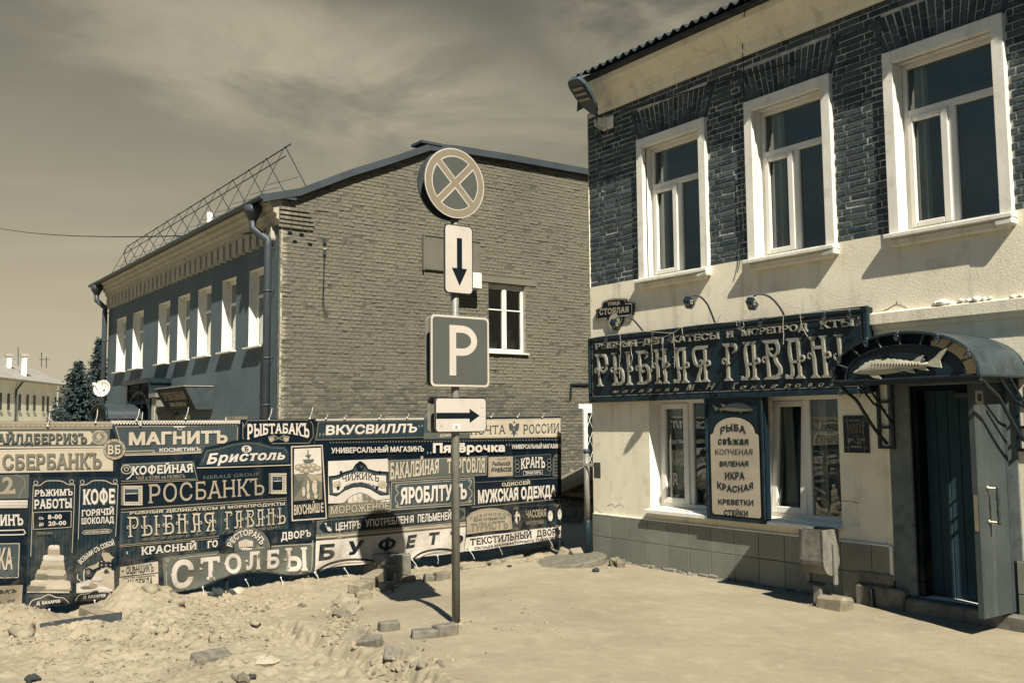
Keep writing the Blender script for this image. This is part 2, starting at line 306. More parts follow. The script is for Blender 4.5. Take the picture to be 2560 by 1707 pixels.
# ------------------------------------------------------------------ mesh helpers
class MB:
    def __init__(s, *mats): s.v = []; s.f = []; s.m = []; s.mats = list(mats)
    def mi(s, name):
        if name not in s.mats: s.mats.append(name)
        return s.mats.index(name)
    def add(s, vs, fs, mat=None):
        o = len(s.v); k = s.mi(mat) if mat else 0
        s.v += [tuple(x) for x in vs]
        for f in fs: s.f.append(tuple(i + o for i in f)); s.m.append(k)
    def quad(s, a, b, c, d, mat=None): s.add([a, b, c, d], [(0, 1, 2, 3)], mat)
    def box(s, x0, x1, y0, y1, z0, z1, mat=None, rot=None, j=0.):
        vs = [Vector((x, y, z)) for z in (z0, z1) for y in (y0, y1) for x in (x0, x1)]
        if j: vs = [v + Vector([random.uniform(-j, j) for _ in range(3)]) for v in vs]
        if rot:
            c, M = rot; vs = [M @ (v - c) + c for v in vs]
        s.add(vs, [(0, 2, 3, 1), (4, 5, 7, 6), (0, 1, 5, 4), (2, 6, 7, 3), (0, 4, 6, 2), (1, 3, 7, 5)], mat)
    def cbox(s, x0, x1, y0, y1, z0, z1, c=.006, mat=None, rot=None, j=0.):
        """box with chamfered edges"""
        vs = []; X = (x0, x1); Yv = (y0, y1); Z = (z0, z1); idx = {}
        for i in range(2):
            for jx in range(2):
                for k in range(2):
                    dx, dy, dz = (c if i == 0 else -c), (c if jx == 0 else -c), (c if k == 0 else -c)
                    jit = Vector([random.uniform(-j, j) for _ in range(3)])
                    for ax in range(3):
                        p = [X[i] + dx, Yv[jx] + dy, Z[k] + dz]
                        p[ax] = (X[i], Yv[jx], Z[k])[ax]
                        idx[(i, jx, k, ax)] = len(vs); vs.append(Vector(p) + jit)
        fs = []
        g = lambda i, jx, k, ax: idx[(i, jx, k, ax)]
        for s_ in (0, 1):
            fs.append([g(s_, 0, 0, 0), g(s_, 1, 0, 0), g(s_, 1, 1, 0), g(s_, 0, 1, 0)])
            fs.append([g(0, s_, 0, 1), g(1, s_, 0, 1), g(1, s_, 1, 1), g(0, s_, 1, 1)])
            fs.append([g(0, 0, s_, 2), g(1, 0, s_, 2), g(1, 1, s_, 2), g(0, 1, s_, 2)])
        for a in (0, 1):
            for b in (0, 1):
                fs.append([g(a, b, 0, 0), g(a, b, 1, 0), g(a, b, 1, 1), g(a, b, 0, 1)])
                fs.append([g(a, 0, b, 0), g(a, 1, b, 0), g(a, 1, b, 2), g(a, 0, b, 2)])
                fs.append([g(0, a, b, 1), g(1, a, b, 1), g(1, a, b, 2), g(0, a, b, 2)])
        for i in (0, 1):
            for jx in (0, 1):
                for k in (0, 1): fs.append([g(i, jx, k, 0), g(i, jx, k, 1), g(i, jx, k, 2)])
        if rot:
            cc, M = rot; vs = [M @ (v - cc) + cc for v in vs]
        s.add(vs, fs, mat)
    def tube(s, pts, r, n=8, mat=None, cap=True):
        pts = [Vector(p) for p in pts]; rs = r if isinstance(r, (list, tuple)) else [r] * len(pts)
        vs = []; prev = None
        for i, p in enumerate(pts):
            d = (pts[min(i + 1, len(pts) - 1)] - pts[max(i - 1, 0)]).normalized()
            if prev is None:
                a = d.orthogonal().normalized()
            else:
                a = (prev - d * prev.dot(d)).normalized()
            prev = a; b = d.cross(a)
            for k in range(n):
                t = 2 * math.pi * k / n; vs.append(p + (a * math.cos(t) + b * math.sin(t)) * rs[i])
        fs = []
        for i in range(len(pts) - 1):
            for k in range(n):
                fs.append((i * n + k, i * n + (k + 1) % n, (i + 1) * n + (k + 1) % n, (i + 1) * n + k))
        if cap: fs.append(tuple(range(n - 1, -1, -1))); fs.append(tuple((len(pts) - 1) * n + k for k in range(n)))
        s.add(vs, fs, mat)
    def lathe(s, c, axis, prof, n=16, mat=None):
        """prof: (radius, distance along axis)"""
        axis = Vector(axis).normalized(); a = axis.orthogonal().normalized(); b = axis.cross(a); c = Vector(c)
        vs = []
        for r, h in prof:
            for k in range(n):
                t = 2 * math.pi * k / n; vs.append(c + axis * h + (a * math.cos(t) + b * math.sin(t)) * r)
        fs = []
        for i in range(len(prof) - 1):
            for k in range(n): fs.append((i * n + k, i * n + (k + 1) % n, (i + 1) * n + (k + 1) % n, (i + 1) * n + k))
        fs.append(tuple(range(n - 1, -1, -1))); fs.append(tuple((len(prof) - 1) * n + k for k in range(n)))
        s.add(vs, fs, mat)
    def prism(s, front, off, mat=None, back=True):
        """polygon (list of 3D points) extruded by vector off"""
        n = len(front); front = [Vector(p) for p in front]; off = Vector(off)
        vs = front + [p + off for p in front]
        fs = [tuple(range(n))] + ([tuple(range(2 * n - 1, n - 1, -1))] if back else [])
        fs += [(i, i + n, (i + 1) % n + n, (i + 1) % n) for i in range(n)]
        s.add(vs, fs, mat)
    def build(s, name, parent=None, smooth=False, mat=None):
        if not s.v: return None
        vs = np.array(s.v, dtype=np.float64)
        c = (vs.min(0) + vs.max(0)) / 2
        me = bpy.data.meshes.new(name); me.from_pydata((vs - c).tolist(), [], s.f)
        for m in (s.mats or [mat]): me.materials.append(MATS[m])
        me.polygons.foreach_set('material_index', s.m)
        if smooth: me.polygons.foreach_set('use_smooth', [True] * len(s.f))
        me.update()
        o = bpy.data.objects.new(name, me); col.objects.link(o)
        place(o, Vector(c), parent)
        return o
WL = {}
def place(o, loc, parent):
    WL[o.name] = Vector(loc)
    o.location = loc
    if parent is not None:
        o.parent = parent; o.location = Vector(loc) - WL[parent.name]
def tag(o, label, cat, group=None):
    o['label'] = label; o['category'] = cat; o['kind'] = 'thing'
    if group: o['group'] = group
    return o
def thing(name, label, cat, loc, group=None):
    o = bpy.data.objects.new(name, None); col.objects.link(o); o.empty_display_size = .2
    place(o, Vector(loc), None); return tag(o, label, cat, group)
def kind(o, k): o['kind'] = k; return o

# planes: un() turns photo pixels into plane coordinates (a, b); to3() lifts them d metres off the plane
class PlaneX:
    def __init__(s, X, wave=None): s.X = X; s.w = wave
    def un(s, q): p = RX(*q, s.X); return np.array([p.y, p.z])
    def to3(s, a, b, d): return Vector((s.X + d + (s.w(a, b) if s.w else 0), a, b))
class PlaneY:
    def __init__(s, Y): s.Y = Y
    def un(s, q): p = RY(*q, s.Y); return np.array([p.x, p.z])
    def to3(s, a, b, d): return Vector((a, s.Y - d, b))
def bil(Q, s, v):          # Q = TL, TR, BR, BL
    return (Q[3] * (1 - s) + Q[2] * s) * (1 - v) + (Q[0] * (1 - s) + Q[1] * s) * v
def rect4(r): x0, y0, x1, y1 = r; return [(x0, y0), (x1, y0), (x1, y1), (x0, y1)]

# ------------------------------------------------------------------ lettering
_fc = bpy.data.curves.new('lettering_source', 'FONT'); _fc.fill_mode = 'NONE'; _fo = bpy.data.objects.new('lettering_source', _fc); col.objects.link(_fo)
CAP = .728
_gl = {}
def fill(P, E):
    """non-zero winding fill of (possibly overlapping) outlines"""
    if len(P) == 0: return [], []
    cv, ce, cf, *_ = delaunay_2d_cdt([Vector(p) for p in P], E, [], 0, 1e-5)
    V = np.array([(v.x, v.y) for v in cv]); T = np.array(cf)
    c = V[T].mean(1); w = np.zeros(len(T), int); e = np.array(E); a, b = P[e[:, 0]], P[e[:, 1]]
    for k in range(len(e)):
        ax, ay = a[k]; bx, by = b[k]; s = (bx - ax) * (c[:, 1] - ay) - (c[:, 0] - ax) * (by - ay)
        w += ((ay <= c[:, 1]) & (by > c[:, 1]) & (s > 0)).astype(int) - ((ay > c[:, 1]) & (by <= c[:, 1]) & (s < 0)).astype(int)
    return [(x, y, 0.) for x, y in V], [tuple(int(i) for i in t) for t in T[w != 0]]
def embolden(P, E, off):
    """push the outlines outwards by off (holes shrink)"""
    if not off or len(P) == 0: return P
    nx = dict(E); pv = {b: a for a, b in E}; seen = set(); loops = []
    for a in nx:
        if a in seen: continue
        L = []; x = a
        while x not in seen and x in nx: seen.add(x); L.append(x); x = nx[x]
        loops.append(L)
    area = lambda L: sum(P[a][0] * P[b][1] - P[b][0] * P[a][1] for a, b in zip(L, L[1:] + L[:1])) / 2
    sg = 1 if max((area(L) for L in loops), key=abs) > 0 else -1
    Q = P.copy()
    for a in nx:
        p = P[pv.get(a, a)]; q = P[nx[a]]; u = P[a] - p; v = q - P[a]
        u = u / (np.hypot(*u) + 1e-9); v = v / (np.hypot(*v) + 1e-9)
        n1 = np.array((u[1], -u[0])); n2 = np.array((v[1], -v[0])); m = n1 + n2; k = max(.35, 1 + n1 @ n2)
        Q[a] = P[a] + sg * off * m / k
    return Q
def glyphs(s, bold=0., serif=0., shear=0., space=1.):
    key = (s, bold, serif, shear, space)
    if key in _gl: return _gl[key]
    _fc.body = s; _fc.shear = shear; _fc.space_character = space; _fc.resolution_u = 4
    dg = bpy.context.evaluated_depsgraph_get(); dg.update()
    ev = _fo.evaluated_get(dg); me = ev.to_mesh()
    P0 = np.array([(v.co.x, v.co.y) for v in me.vertices]) if len(me.vertices) else np.zeros((0, 2)); E0 = [tuple(e.vertices) for e in me.edges]
    ev.to_mesh_clear()
    V, F = fill(embolden(P0, E0, bold), E0)
    cnt = {}
    for f in F:
        for i in range(len(f)):
            e = (f[i], f[(i + 1) % len(f)]); k = (min(e), max(e)); cnt[k] = cnt.get(k, 0) + 1
    nrm = {(min(a, b), max(a, b)): (a, b) for f in F for a, b in zip(f, f[1:] + f[:1])}
    bd = [nrm[k] for k, c in cnt.items() if c == 1]
    lo, hi = -bold, CAP + bold
    nb = len(bd)
    if serif:
        th = .055 + bold * .8
        def rect(x0, x1, y0, y1):
            o = len(V); V.extend([(x0, y0, .001), (x1, y0, .001), (x1, y1, .001), (x0, y1, .001)]); F.append((o, o + 1, o + 2, o + 3))
            bd.extend([(o, o + 1), (o + 1, o + 2), (o + 2, o + 3), (o + 3, o)])
        for (a, b) in bd[:nb]:
            xa, ya, _ = V[a]; xb, yb, _ = V[b]
            if abs(ya - yb) < 2e-3 and .03 < abs(xa - xb) < .26:
                x0, x1 = min(xa, xb), max(xa, xb)
                if abs(ya - lo) < .012: rect(x0 - serif, x1 + serif, lo, lo + th)
                elif abs(ya - hi) < .012: rect(x0 - serif, x1 + serif, hi - th, hi)
            elif abs(xa - xb) < 2e-3 and .03 < abs(ya - yb) < .2:
                if max(ya, yb) > hi - .012: rect(xa - th * .6, xa + th * .4, hi - abs(ya - yb) - serif * 1.3, hi)
                elif min(ya, yb) < lo + .012 and s not in 'ЦЩД': rect(xa - th * .6, xa + th * .4, lo, lo + abs(ya - yb) + serif * 1.3)
    V = np.array(V) if V else np.zeros((0, 3))
    _gl[key] = (V, F, bd, lo, hi)
    return _gl[key]
STY = dict(sans=(.0, 0, 0, 1), bold=(.030, 0, 0, 1), heavy=(.048, 0, 0, 1.06), serif=(.006, .05, 0, 1.08), bserif=(.034, .05, 0, 1.12), thin=(.002, .055, 0, 1.08),
           ital=(.012, .04, .28, 1.1), bital=(.036, .045, .25, 1.12), mserif=(.016, .045, 0, 1.1), script=(.004, 0, .45, 1.25), wide=(.01, .05, 0, 1.5), wsans=(.02, 0, 0, 1.35))
def letter(mb, plane, s, Q, mat, style='bold', d=.013, bend=0., depth=0., sag=0.):
    """lettering filling the quad Q (plane coordinates TL, TR, BR, BL); bend lifts the middle (in heights)"""
    bo, se, sh, spc = STY[style]
    V, F, bd, lo, hi = glyphs(s, bo, se, sh, spc)
    if len(V) == 0: return
    x0, x1 = V[:, 0].min(), V[:, 0].max()
    pts = []
    for x, y, o in V:
        u = (x - x0) / max(1e-6, x1 - x0); v = (y - lo) / (hi - lo)
        v += bend * (1 - (2 * u - 1) ** 2) + sag * (1 - v) * (1 - (2 * u - 1) ** 2)
        p = bil(Q, u, v); pts.append(plane.to3(p[0], p[1], d + o))
    mb.add(pts, F, mat)
    if depth:
        n = plane.to3(0, 0, 1) - plane.to3(0, 0, 0); n.normalize()
        bk = [p - n * depth for p in pts]
        for a, b in bd: mb.add([pts[a], pts[b], bk[b], bk[a]], [(0, 1, 2, 3)], mat)
def letter_arc(mb, plane, s, C, r0, r1, a0, a1, mat, style='bold', d=.013, ysq=1.):
    bo, se, sh, spc = STY[style]
    V, F, bd, lo, hi = glyphs(s, bo, se, sh, spc)
    x0, x1 = V[:, 0].min(), V[:, 0].max(); pts = []
    for x, y, o in V:
        u = (x - x0) / (x1 - x0); v = (y - lo) / (hi - lo); r = r0 + (r1 - r0) * v; t = a0 + (a1 - a0) * u
        pts.append(plane.to3(C[0] + r * math.sin(t), C[1] + r * math.cos(t) * ysq, d + o))
    mb.add(pts, F, mat)
def ribbon(mb, plane, pts, w, mat, d=.013, depth=0., taper=None, closed=False):
    """flat stroke of width w along a polyline given in plane coordinates"""
    P = [np.array(p, float) for p in pts]; n = len(P); L = []; Rr = []
    for i in range(n):
        if closed: a, b = P[(i - 1) % n], P[(i + 1) % n]
        else: a, b = P[max(i - 1, 0)], P[min(i + 1, n - 1)]
        t = (b - a) / (np.linalg.norm(b - a) + 1e-9); nn = np.array([-t[1], t[0]])
        ww = (w if not taper else w * (taper[0] + (taper[1] - taper[0]) * i / max(1, n - 1))) / 2
        L.append(P[i] + nn * ww); Rr.append(P[i] - nn * ww)
    vs = [plane.to3(*p, d) for p in L] + [plane.to3(*p, d) for p in Rr]
    m = n if closed else n - 1
    fs = [(i, (i + 1) % n, (i + 1) % n + n, i + n) for i in range(m)]
    mb.add(vs, fs, mat)
    if depth:
        vb = [plane.to3(*p, d - depth) for p in L] + [plane.to3(*p, d - depth) for p in Rr]
        fs2 = []
        for i in range(m):
            j = (i + 1) % n
            fs2 += [(i, j, j + 2 * n, i + 2 * n), (i + n, j + n, j + 3 * n, i + 3 * n)]
        if not closed: fs2 += [(0, n, 3 * n, 2 * n), (n - 1, 2 * n - 1, 4 * n - 1, 3 * n - 1)]
        mb.add(vs + vb, fs2, mat)
def smooth(pts, k=6):
    P = [np.array(p, float) for p in pts]; o = []
    for i in range(len(P) - 1):
        p0, p1, p2, p3 = P[max(i - 1, 0)], P[i], P[i + 1], P[min(i + 2, len(P) - 1)]
        for j in range(k):
            t = j / k
            o.append(.5 * ((2 * p1) + (-p0 + p2) * t + (2 * p0 - 5 * p1 + 4 * p2 - p3) * t * t + (-p0 + 3 * p1 - 3 * p2 + p3) * t ** 3))
    o.append(P[-1]); return o
def polyf(mb, plane, pts, mat, d):       # star-shaped flat shape, fan from its centre
    P = [np.array(p, float) for p in pts]; c = sum(P) / len(P)
    vs = [plane.to3(*c, d)] + [plane.to3(*p, d) for p in P]; n = len(P)
    mb.add(vs, [(0, 1 + i, 1 + (i + 1) % n) for i in range(n)], mat)
def gridq(mb, plane, Q, mat, d, step=.07):
    w = max(np.linalg.norm(Q[1] - Q[0]), np.linalg.norm(Q[2] - Q[3])); h = max(np.linalg.norm(Q[0] - Q[3]), np.linalg.norm(Q[1] - Q[2]))
    nu, nv = max(1, int(w / step)), max(1, int(h / step))
    vs = [plane.to3(*bil(Q, i / nu, j / nv), d) for j in range(nv + 1) for i in range(nu + 1)]
    fs = [(j * (nu + 1) + i, j * (nu + 1) + i + 1, (j + 1) * (nu + 1) + i + 1, (j + 1) * (nu + 1) + i) for j in range(nv) for i in range(nu)]
    mb.add(vs, fs, mat)
def resample(pts, n):
    P = [np.array(p, float) for p in pts]; L = [0]
    for a, b in zip(P, P[1:]): L.append(L[-1] + np.linalg.norm(b - a))
    o = []
    for k in range(n + 1):
        t = L[-1] * k / n
        for i in range(len(P) - 1):
            if t <= L[i + 1] + 1e-9:
                f = (t - L[i]) / (L[i + 1] - L[i] + 1e-12); o.append(P[i] * (1 - f) + P[i + 1] * f); break
    return o
def strip(mb, plane, top, bot, mat, d, n=28, nv=5):     # area between two polylines
    A, B = resample(top, n), resample(bot, n)
    vs = [plane.to3(*(B[i] * (1 - j / nv) + A[i] * (j / nv)), d) for j in range(nv + 1) for i in range(n + 1)]
    fs = [(j * (n + 1) + i, j * (n + 1) + i + 1, (j + 1) * (n + 1) + i + 1, (j + 1) * (n + 1) + i) for j in range(nv) for i in range(n)]
    mb.add(vs, fs, mat)
def frame4(mb, plane, Q, w, mat, d, inset=0.):
    c = sum(Q) / 4; P = []
    for q in Q:
        v = q - c; P.append(q - np.sign(v) * inset)
    for i in range(4):
        a, b = P[i], P[(i + 1) % 4]; n = max(2, int(np.linalg.norm(b - a) / .08))
        ribbon(mb, plane, [a + (b - a) * k / n for k in range(n + 1)], w, mat, d)
def ell(cx, cy, rx, ry, n=24, a0=0, a1=2 * math.pi):
    return [(cx + rx * math.cos(a0 + (a1 - a0) * i / n), cy + ry * math.sin(a0 + (a1 - a0) * i / n)) for i in range(n if a1 - a0 > 6.2 else n + 1)]
def rrect(x0, x1, z0, z1, r, n=6):
    o = []
    for cx, cz, a in ((x1 - r, z1 - r, 0), (x0 + r, z1 - r, 90), (x0 + r, z0 + r, 180), (x1 - r, z0 + r, 270)):
        for k in range(n + 1):
            t = R(a + 90 * k / n); o.append((cx + r * math.cos(t), cz + r * math.sin(t)))
    return o

# numpy value noise
_lat = rng.random((256, 256))
def vn(x, y):
    xi = np.floor(x).astype(int); yi = np.floor(y).astype(int); fx = x - xi; fy = y - yi
    fx = fx * fx * (3 - 2 * fx); fy = fy * fy * (3 - 2 * fy)
    g = lambda i, j: _lat[i % 256, j % 256]
    return (g(xi, yi) * (1 - fx) + g(xi + 1, yi) * fx) * (1 - fy) + (g(xi, yi + 1) * (1 - fx) + g(xi + 1, yi + 1) * fx) * fy
def fbm(x, y, o=5, g=.5):
    s = 0; a = 1; t = 0
    for i in range(o):
        s = s + a * (vn(x * 2 ** i + 17.3 * i, y * 2 ** i + 5.1 * i) - .5); t += a; a *= g
    return s / t * 2
def sstep(x, a, b):
    t = np.clip((x - a) / (b - a), 0, 1); return t * t * (3 - 2 * t)
# ================================================================== GROUND
YR = 9.515            # street front of the shop building
YL = 7.04             # street front of the gabled building
XG = -17.0            # its gable
XF = -12.06           # banner fence
def edge(x, y):
    wob = .16 * fbm(x * 1.7, y * 1.7, 4) + .05 * fbm(x * 7, y * 7, 3)
    px = -11.25 - x; py = 4.10 - y; r = 1.7; qx = px + r; qy = py + r
    return np.sqrt(np.maximum(qx, 0) ** 2 + np.maximum(qy, 0) ** 2) + np.minimum(np.maximum(qx, qy), 0) - r + wob
def hgt(x, y):
    x = np.asarray(x, float); y = np.asarray(y, float)
    d = edge(x, y)                                   # < 0 on the pavement
    side = .010 * fbm(x * 1.1, y * 1.1, 4) + .004 * fbm(x * 9, y * 9, 3) - .09 * sstep(-x, 9.0, 10.4) * (1 - sstep(y, 6.5, 8.2))
    lum = np.maximum(fbm(x * 4.2 + 3, y * 4.2, 5, .6), 0)
    rough = sstep(d, 0, .4) * (1 - .75 * sstep(-y, -2.2, -.9) * sstep(x, -10.6, -9.4))
    dug = -.10 + .045 * fbm(x * .9 + 9, y * .9, 4) + rough * (.075 * fbm(x * 2.6, y * 2.6, 6, .58) + .085 * lum ** 1.3)
    g = lambda cx, cy, sx, sy, a: a * np.exp(-((x - cx) / sx) ** 2 - ((y - cy) / sy) ** 2)
    mound = g(-11.55, 3.10, .50, .42, .30) + g(-11.5, 1.75, .5, .45, .20) + g(-10.6, 3.1, .9, .9, .10) + g(-9.6, 2.4, 1.2, .9, .06) + g(-9.0, 3.3, .8, .5, .05)
    mound = mound - g(-11.7, 2.5, .35, .30, .20)
    dug = dug + mound * (1 + .35 * fbm(x * 3.1, y * 3.1, 5, .6))
    crack = -.07 * (.4 + .9 * np.clip(fbm(x * 2.3, y * 2.3, 3) + .4, 0, 1)) * np.exp(-((d - .07) / .10) ** 2) * sstep(x, -9.9, -9.2) * (1 - sstep(x, -7.0, -6.4))
    t = sstep(d, -.06, .13)
    rub = (.05 * np.abs(fbm(x * 6, y * 6, 5, .65))) * np.exp(-((d - .02) / .28) ** 2)
    return side * (1 - t) + (dug + crack) * t + rub
def H(x, y): return float(hgt(np.array([x]), np.array([y]))[0])
def ground():
    fx = np.concatenate([np.arange(-13.4, -12.4, .04), np.arange(-12.4, -6.6, .0165), np.arange(-6.6, -2.9, .035)]); fy = np.concatenate([np.arange(.6, 6.3, .0165), np.arange(6.3, 9.6, .035)])
    lo = lambda a, s: a - np.cumsum(s * 1.32 ** np.arange(24)); hi = lambda a, s: a + np.cumsum(s * 1.32 ** np.arange(24))
    xs = np.concatenate([lo(fx[0], .12)[::-1], fx, hi(fx[-1], .12)]); ys = np.concatenate([lo(fy[0], .12)[::-1], fy, hi(fy[-1], .12)])
    X, Y = np.meshgrid(xs, ys); Z = hgt(X, Y)
    # crumbled clods all over the dug strip and along the broken edge
    dd = edge(X, Y); rr = np.random.default_rng(11); n = 0
    while n < 6500:
        cx, cy = rr.uniform(-12.3, -6.4), rr.uniform(.9, 6.2); r_ = float(rr.choice([.022, .03, .04, .055, .08], p=[.5, .28, .13, .06, .03]))
        de = float(edge(np.array([cx]), np.array([cy]))[0]); keep = .9 if -.08 < de < .35 else (.55 if de >= .35 else .0)
        if cx > -9.2 and cy < 3.2: keep *= .12
        n += 1
        if rr.random() > keep * (.35 + .65 * (vn(np.array([cx * 1.3]), np.array([cy * 1.3]))[0] > .45)): continue
        i0, i1 = np.searchsorted(xs, [cx - r_, cx + r_]); j0, j1 = np.searchsorted(ys, [cy - r_, cy + r_])
        sx, sy = X[j0:j1, i0:i1] - cx, Y[j0:j1, i0:i1] - cy; a = rr.uniform(.7, 1.3); wb = r_ * .5 * fbm(X[j0:j1, i0:i1] / r_ * .8 + n, Y[j0:j1, i0:i1] / r_ * .8, 2); sx = sx + wb; sy = sy - wb
        q = 1 - (np.abs(sx * a) ** 2.4 + np.abs(sy / a) ** 2.4) / r_ ** 2.4
        Z[j0:j1, i0:i1] += np.sqrt(np.clip(q, 0, 1)) * r_ * rr.uniform(.15, .55)
    Z += sstep(dd, -.02, .2) * (.020 * fbm(X * 11, Y * 11, 5, .68) - .012 * np.abs(fbm(X * 5, Y * 5, 4, .6))) * (1 - .7 * sstep(X, -9.6, -8.8) * (1 - sstep(Y, 2.8, 3.6)))
    far = np.clip((np.maximum(np.abs(X + 8) - 9, np.abs(Y - 5) - 8)) / 6, 0, 1); Z = Z * (1 - far) - .1 * far
    ny, nx = X.shape
    V = np.stack([X, Y, Z], -1).reshape(-1, 3)
    i = np.arange(ny - 1)[:, None] * nx + np.arange(nx - 1)[None]
    F = np.stack([i, i + 1, i + nx + 1, i + nx], -1).reshape(-1, 4)
    me = bpy.data.meshes.new('ground'); me.vertices.add(len(V)); me.vertices.foreach_set('co', V.ravel())
    me.loops.add(F.size); me.loops.foreach_set('vertex_index', F.ravel().astype(np.int32))
    me.polygons.add(len(F)); me.polygons.foreach_set('loop_start', np.arange(0, F.size, 4, dtype=np.int32))
    me.materials.append(MATS['sand']); me.update(calc_edges=True); me.validate()
    me.polygons.foreach_set('use_smooth', [True] * len(F))
    o = bpy.data.objects.new('ground', me); col.objects.link(o); WL[o.name] = Vector((0, 0, 0)); kind(o, 'structure')
ground()
def unseen_asphalt():
    m = MB('asphalt'); m.quad((-7.9, -60, .012), (70, -60, .012), (70, .55, .012), (-7.9, .55, .012)); kind(m.build('unseen_road', None), 'structure')  # unseen dark road surface, added to cut warm bounce onto the facades
    m = MB('asphalt'); m.quad((-3.1, .56, .016), (70, .56, .016), (70, 9.5, .016), (-3.1, 9.5, .016)); kind(m.build('pavement', None), 'structure')  # out-of-view dark sheet, likewise added to lower bounce on the shop front
unseen_asphalt()

# ================================================================== shared builders
def wall_y(mb, x0, x1, z0, z1, Y, holes, depth, mat, rmat=None):
    """wall in the plane Y with openings (xa, xb, za, zb); reveals run back by depth"""
    xs = sorted({x0, x1, *[h[0] for h in holes], *[h[1] for h in holes]}); zs = sorted({z0, z1, *[h[2] for h in holes], *[h[3] for h in holes]})
    xs = [x for x in xs if x0 <= x <= x1]; zs = [z for z in zs if z0 <= z <= z1]
    for a, b in zip(xs, xs[1:]):
        for c, d in zip(zs, zs[1:]):
            m, n = (a + b) / 2, (c + d) / 2
            if any(h[0] < m < h[1] and h[2] < n < h[3] for h in holes): continue
            mb.quad((a, Y, c), (b, Y, c), (b, Y, d), (a, Y, d), mat)
    r = rmat or mat
    for a, b, c, d in holes:
        mb.quad((a, Y, c), (a, Y + depth, c), (a, Y + depth, d), (a, Y, d), r)
        mb.quad((b, Y + depth, c), (b, Y, c), (b, Y, d), (b, Y + depth, d), r)
        mb.quad((a, Y, d), (a, Y + depth, d), (b, Y + depth, d), (b, Y, d), r)
        mb.quad((a, Y + depth, c), (a, Y, c), (b, Y, c), (b, Y + depth, c), r)
def room_y(mb, x0, x1, z0, z1, Y, dep, mat='room'):
    mb.quad((x0, Y + dep, z0), (x1, Y + dep, z0), (x1, Y + dep, z1), (x0, Y + dep, z1), mat)
    mb.quad((x0, Y, z0), (x0, Y + dep, z0), (x0, Y + dep, z1), (x0, Y, z1), mat); mb.quad((x1, Y + dep, z0), (x1, Y, z0), (x1, Y, z1), (x1, Y + dep, z1), mat)
    mb.quad((x0, Y, z1), (x0, Y + dep, z1), (x1, Y + dep, z1), (x1, Y, z1), mat); mb.quad((x0, Y + dep, z0), (x0, Y, z0), (x1, Y, z0), (x1, Y + dep, z0), mat)
def bricks(mb, to3, a0, a1, z0, z1, holes, top, course, mat, out=.012, jit=.004, bond='english', prob=1.):
    """one chamfered block per brick; to3(a, z, d) puts plane coordinates into the world"""
    rows = int((z1 - z0) / course); L = .255; joint = .010
    for r in range(rows):
        za = z0 + r * course; zb = za + course - joint
        iv = [(a0, a1)]
        for h in holes:
            if h[2] < zb - .02 and h[3] > za + .02:
                nv = []
                for p, q in iv:
                    if h[1] <= p or h[0] >= q: nv.append((p, q))
                    else:
                        if h[0] > p: nv.append((p, h[0]))
                        if h[1] < q: nv.append((h[1], q))
                iv = nv
        a = a0 - (r % 2) * (.065 if bond == 'english' else .19) - random.uniform(0, .02); k = r % 2
        while a < a1:
            if bond == 'english': w = L if r % 2 == 0 else L / 2
            else: w = L if k % 2 == 0 else L / 2
            k += 1; b = a + w
            for p, q in iv:
                x0, x1 = max(a, p), min(b - joint, q)
                if x1 - x0 < .035: continue
                if top and zb > top((x0 + x1) / 2): continue
                if random.random() > prob: continue
                o = out + random.gauss(0, jit); s = [random.uniform(-.004, .004) for _ in range(4)]
                c = .007 + random.uniform(0, .006)
                P = [(x0 + s[0], za + s[2]), (x1 + s[1], za + s[3]), (x1 + s[1], zb + s[3] * .5), (x0 + s[0], zb + s[2] * .5)]
                I = [(P[0][0] + c, P[0][1] + c), (P[1][0] - c, P[1][1] + c), (P[2][0] - c, P[2][1] - c), (P[3][0] + c, P[3][1] - c)]
                vs = [to3(*p, -.03) for p in P] + [to3(*p, o - c * .7) for p in P] + [to3(*p, o + random.uniform(-.003, .003)) for p in I]
                fs = [(8, 9, 10, 11)]
                for i in range(4):
                    j = (i + 1) % 4; fs += [(4 + i, 4 + j, 8 + j, 8 + i), (i, j, 4 + j, 4 + i)]
                mb.add(vs, fs, mat)
            a = b

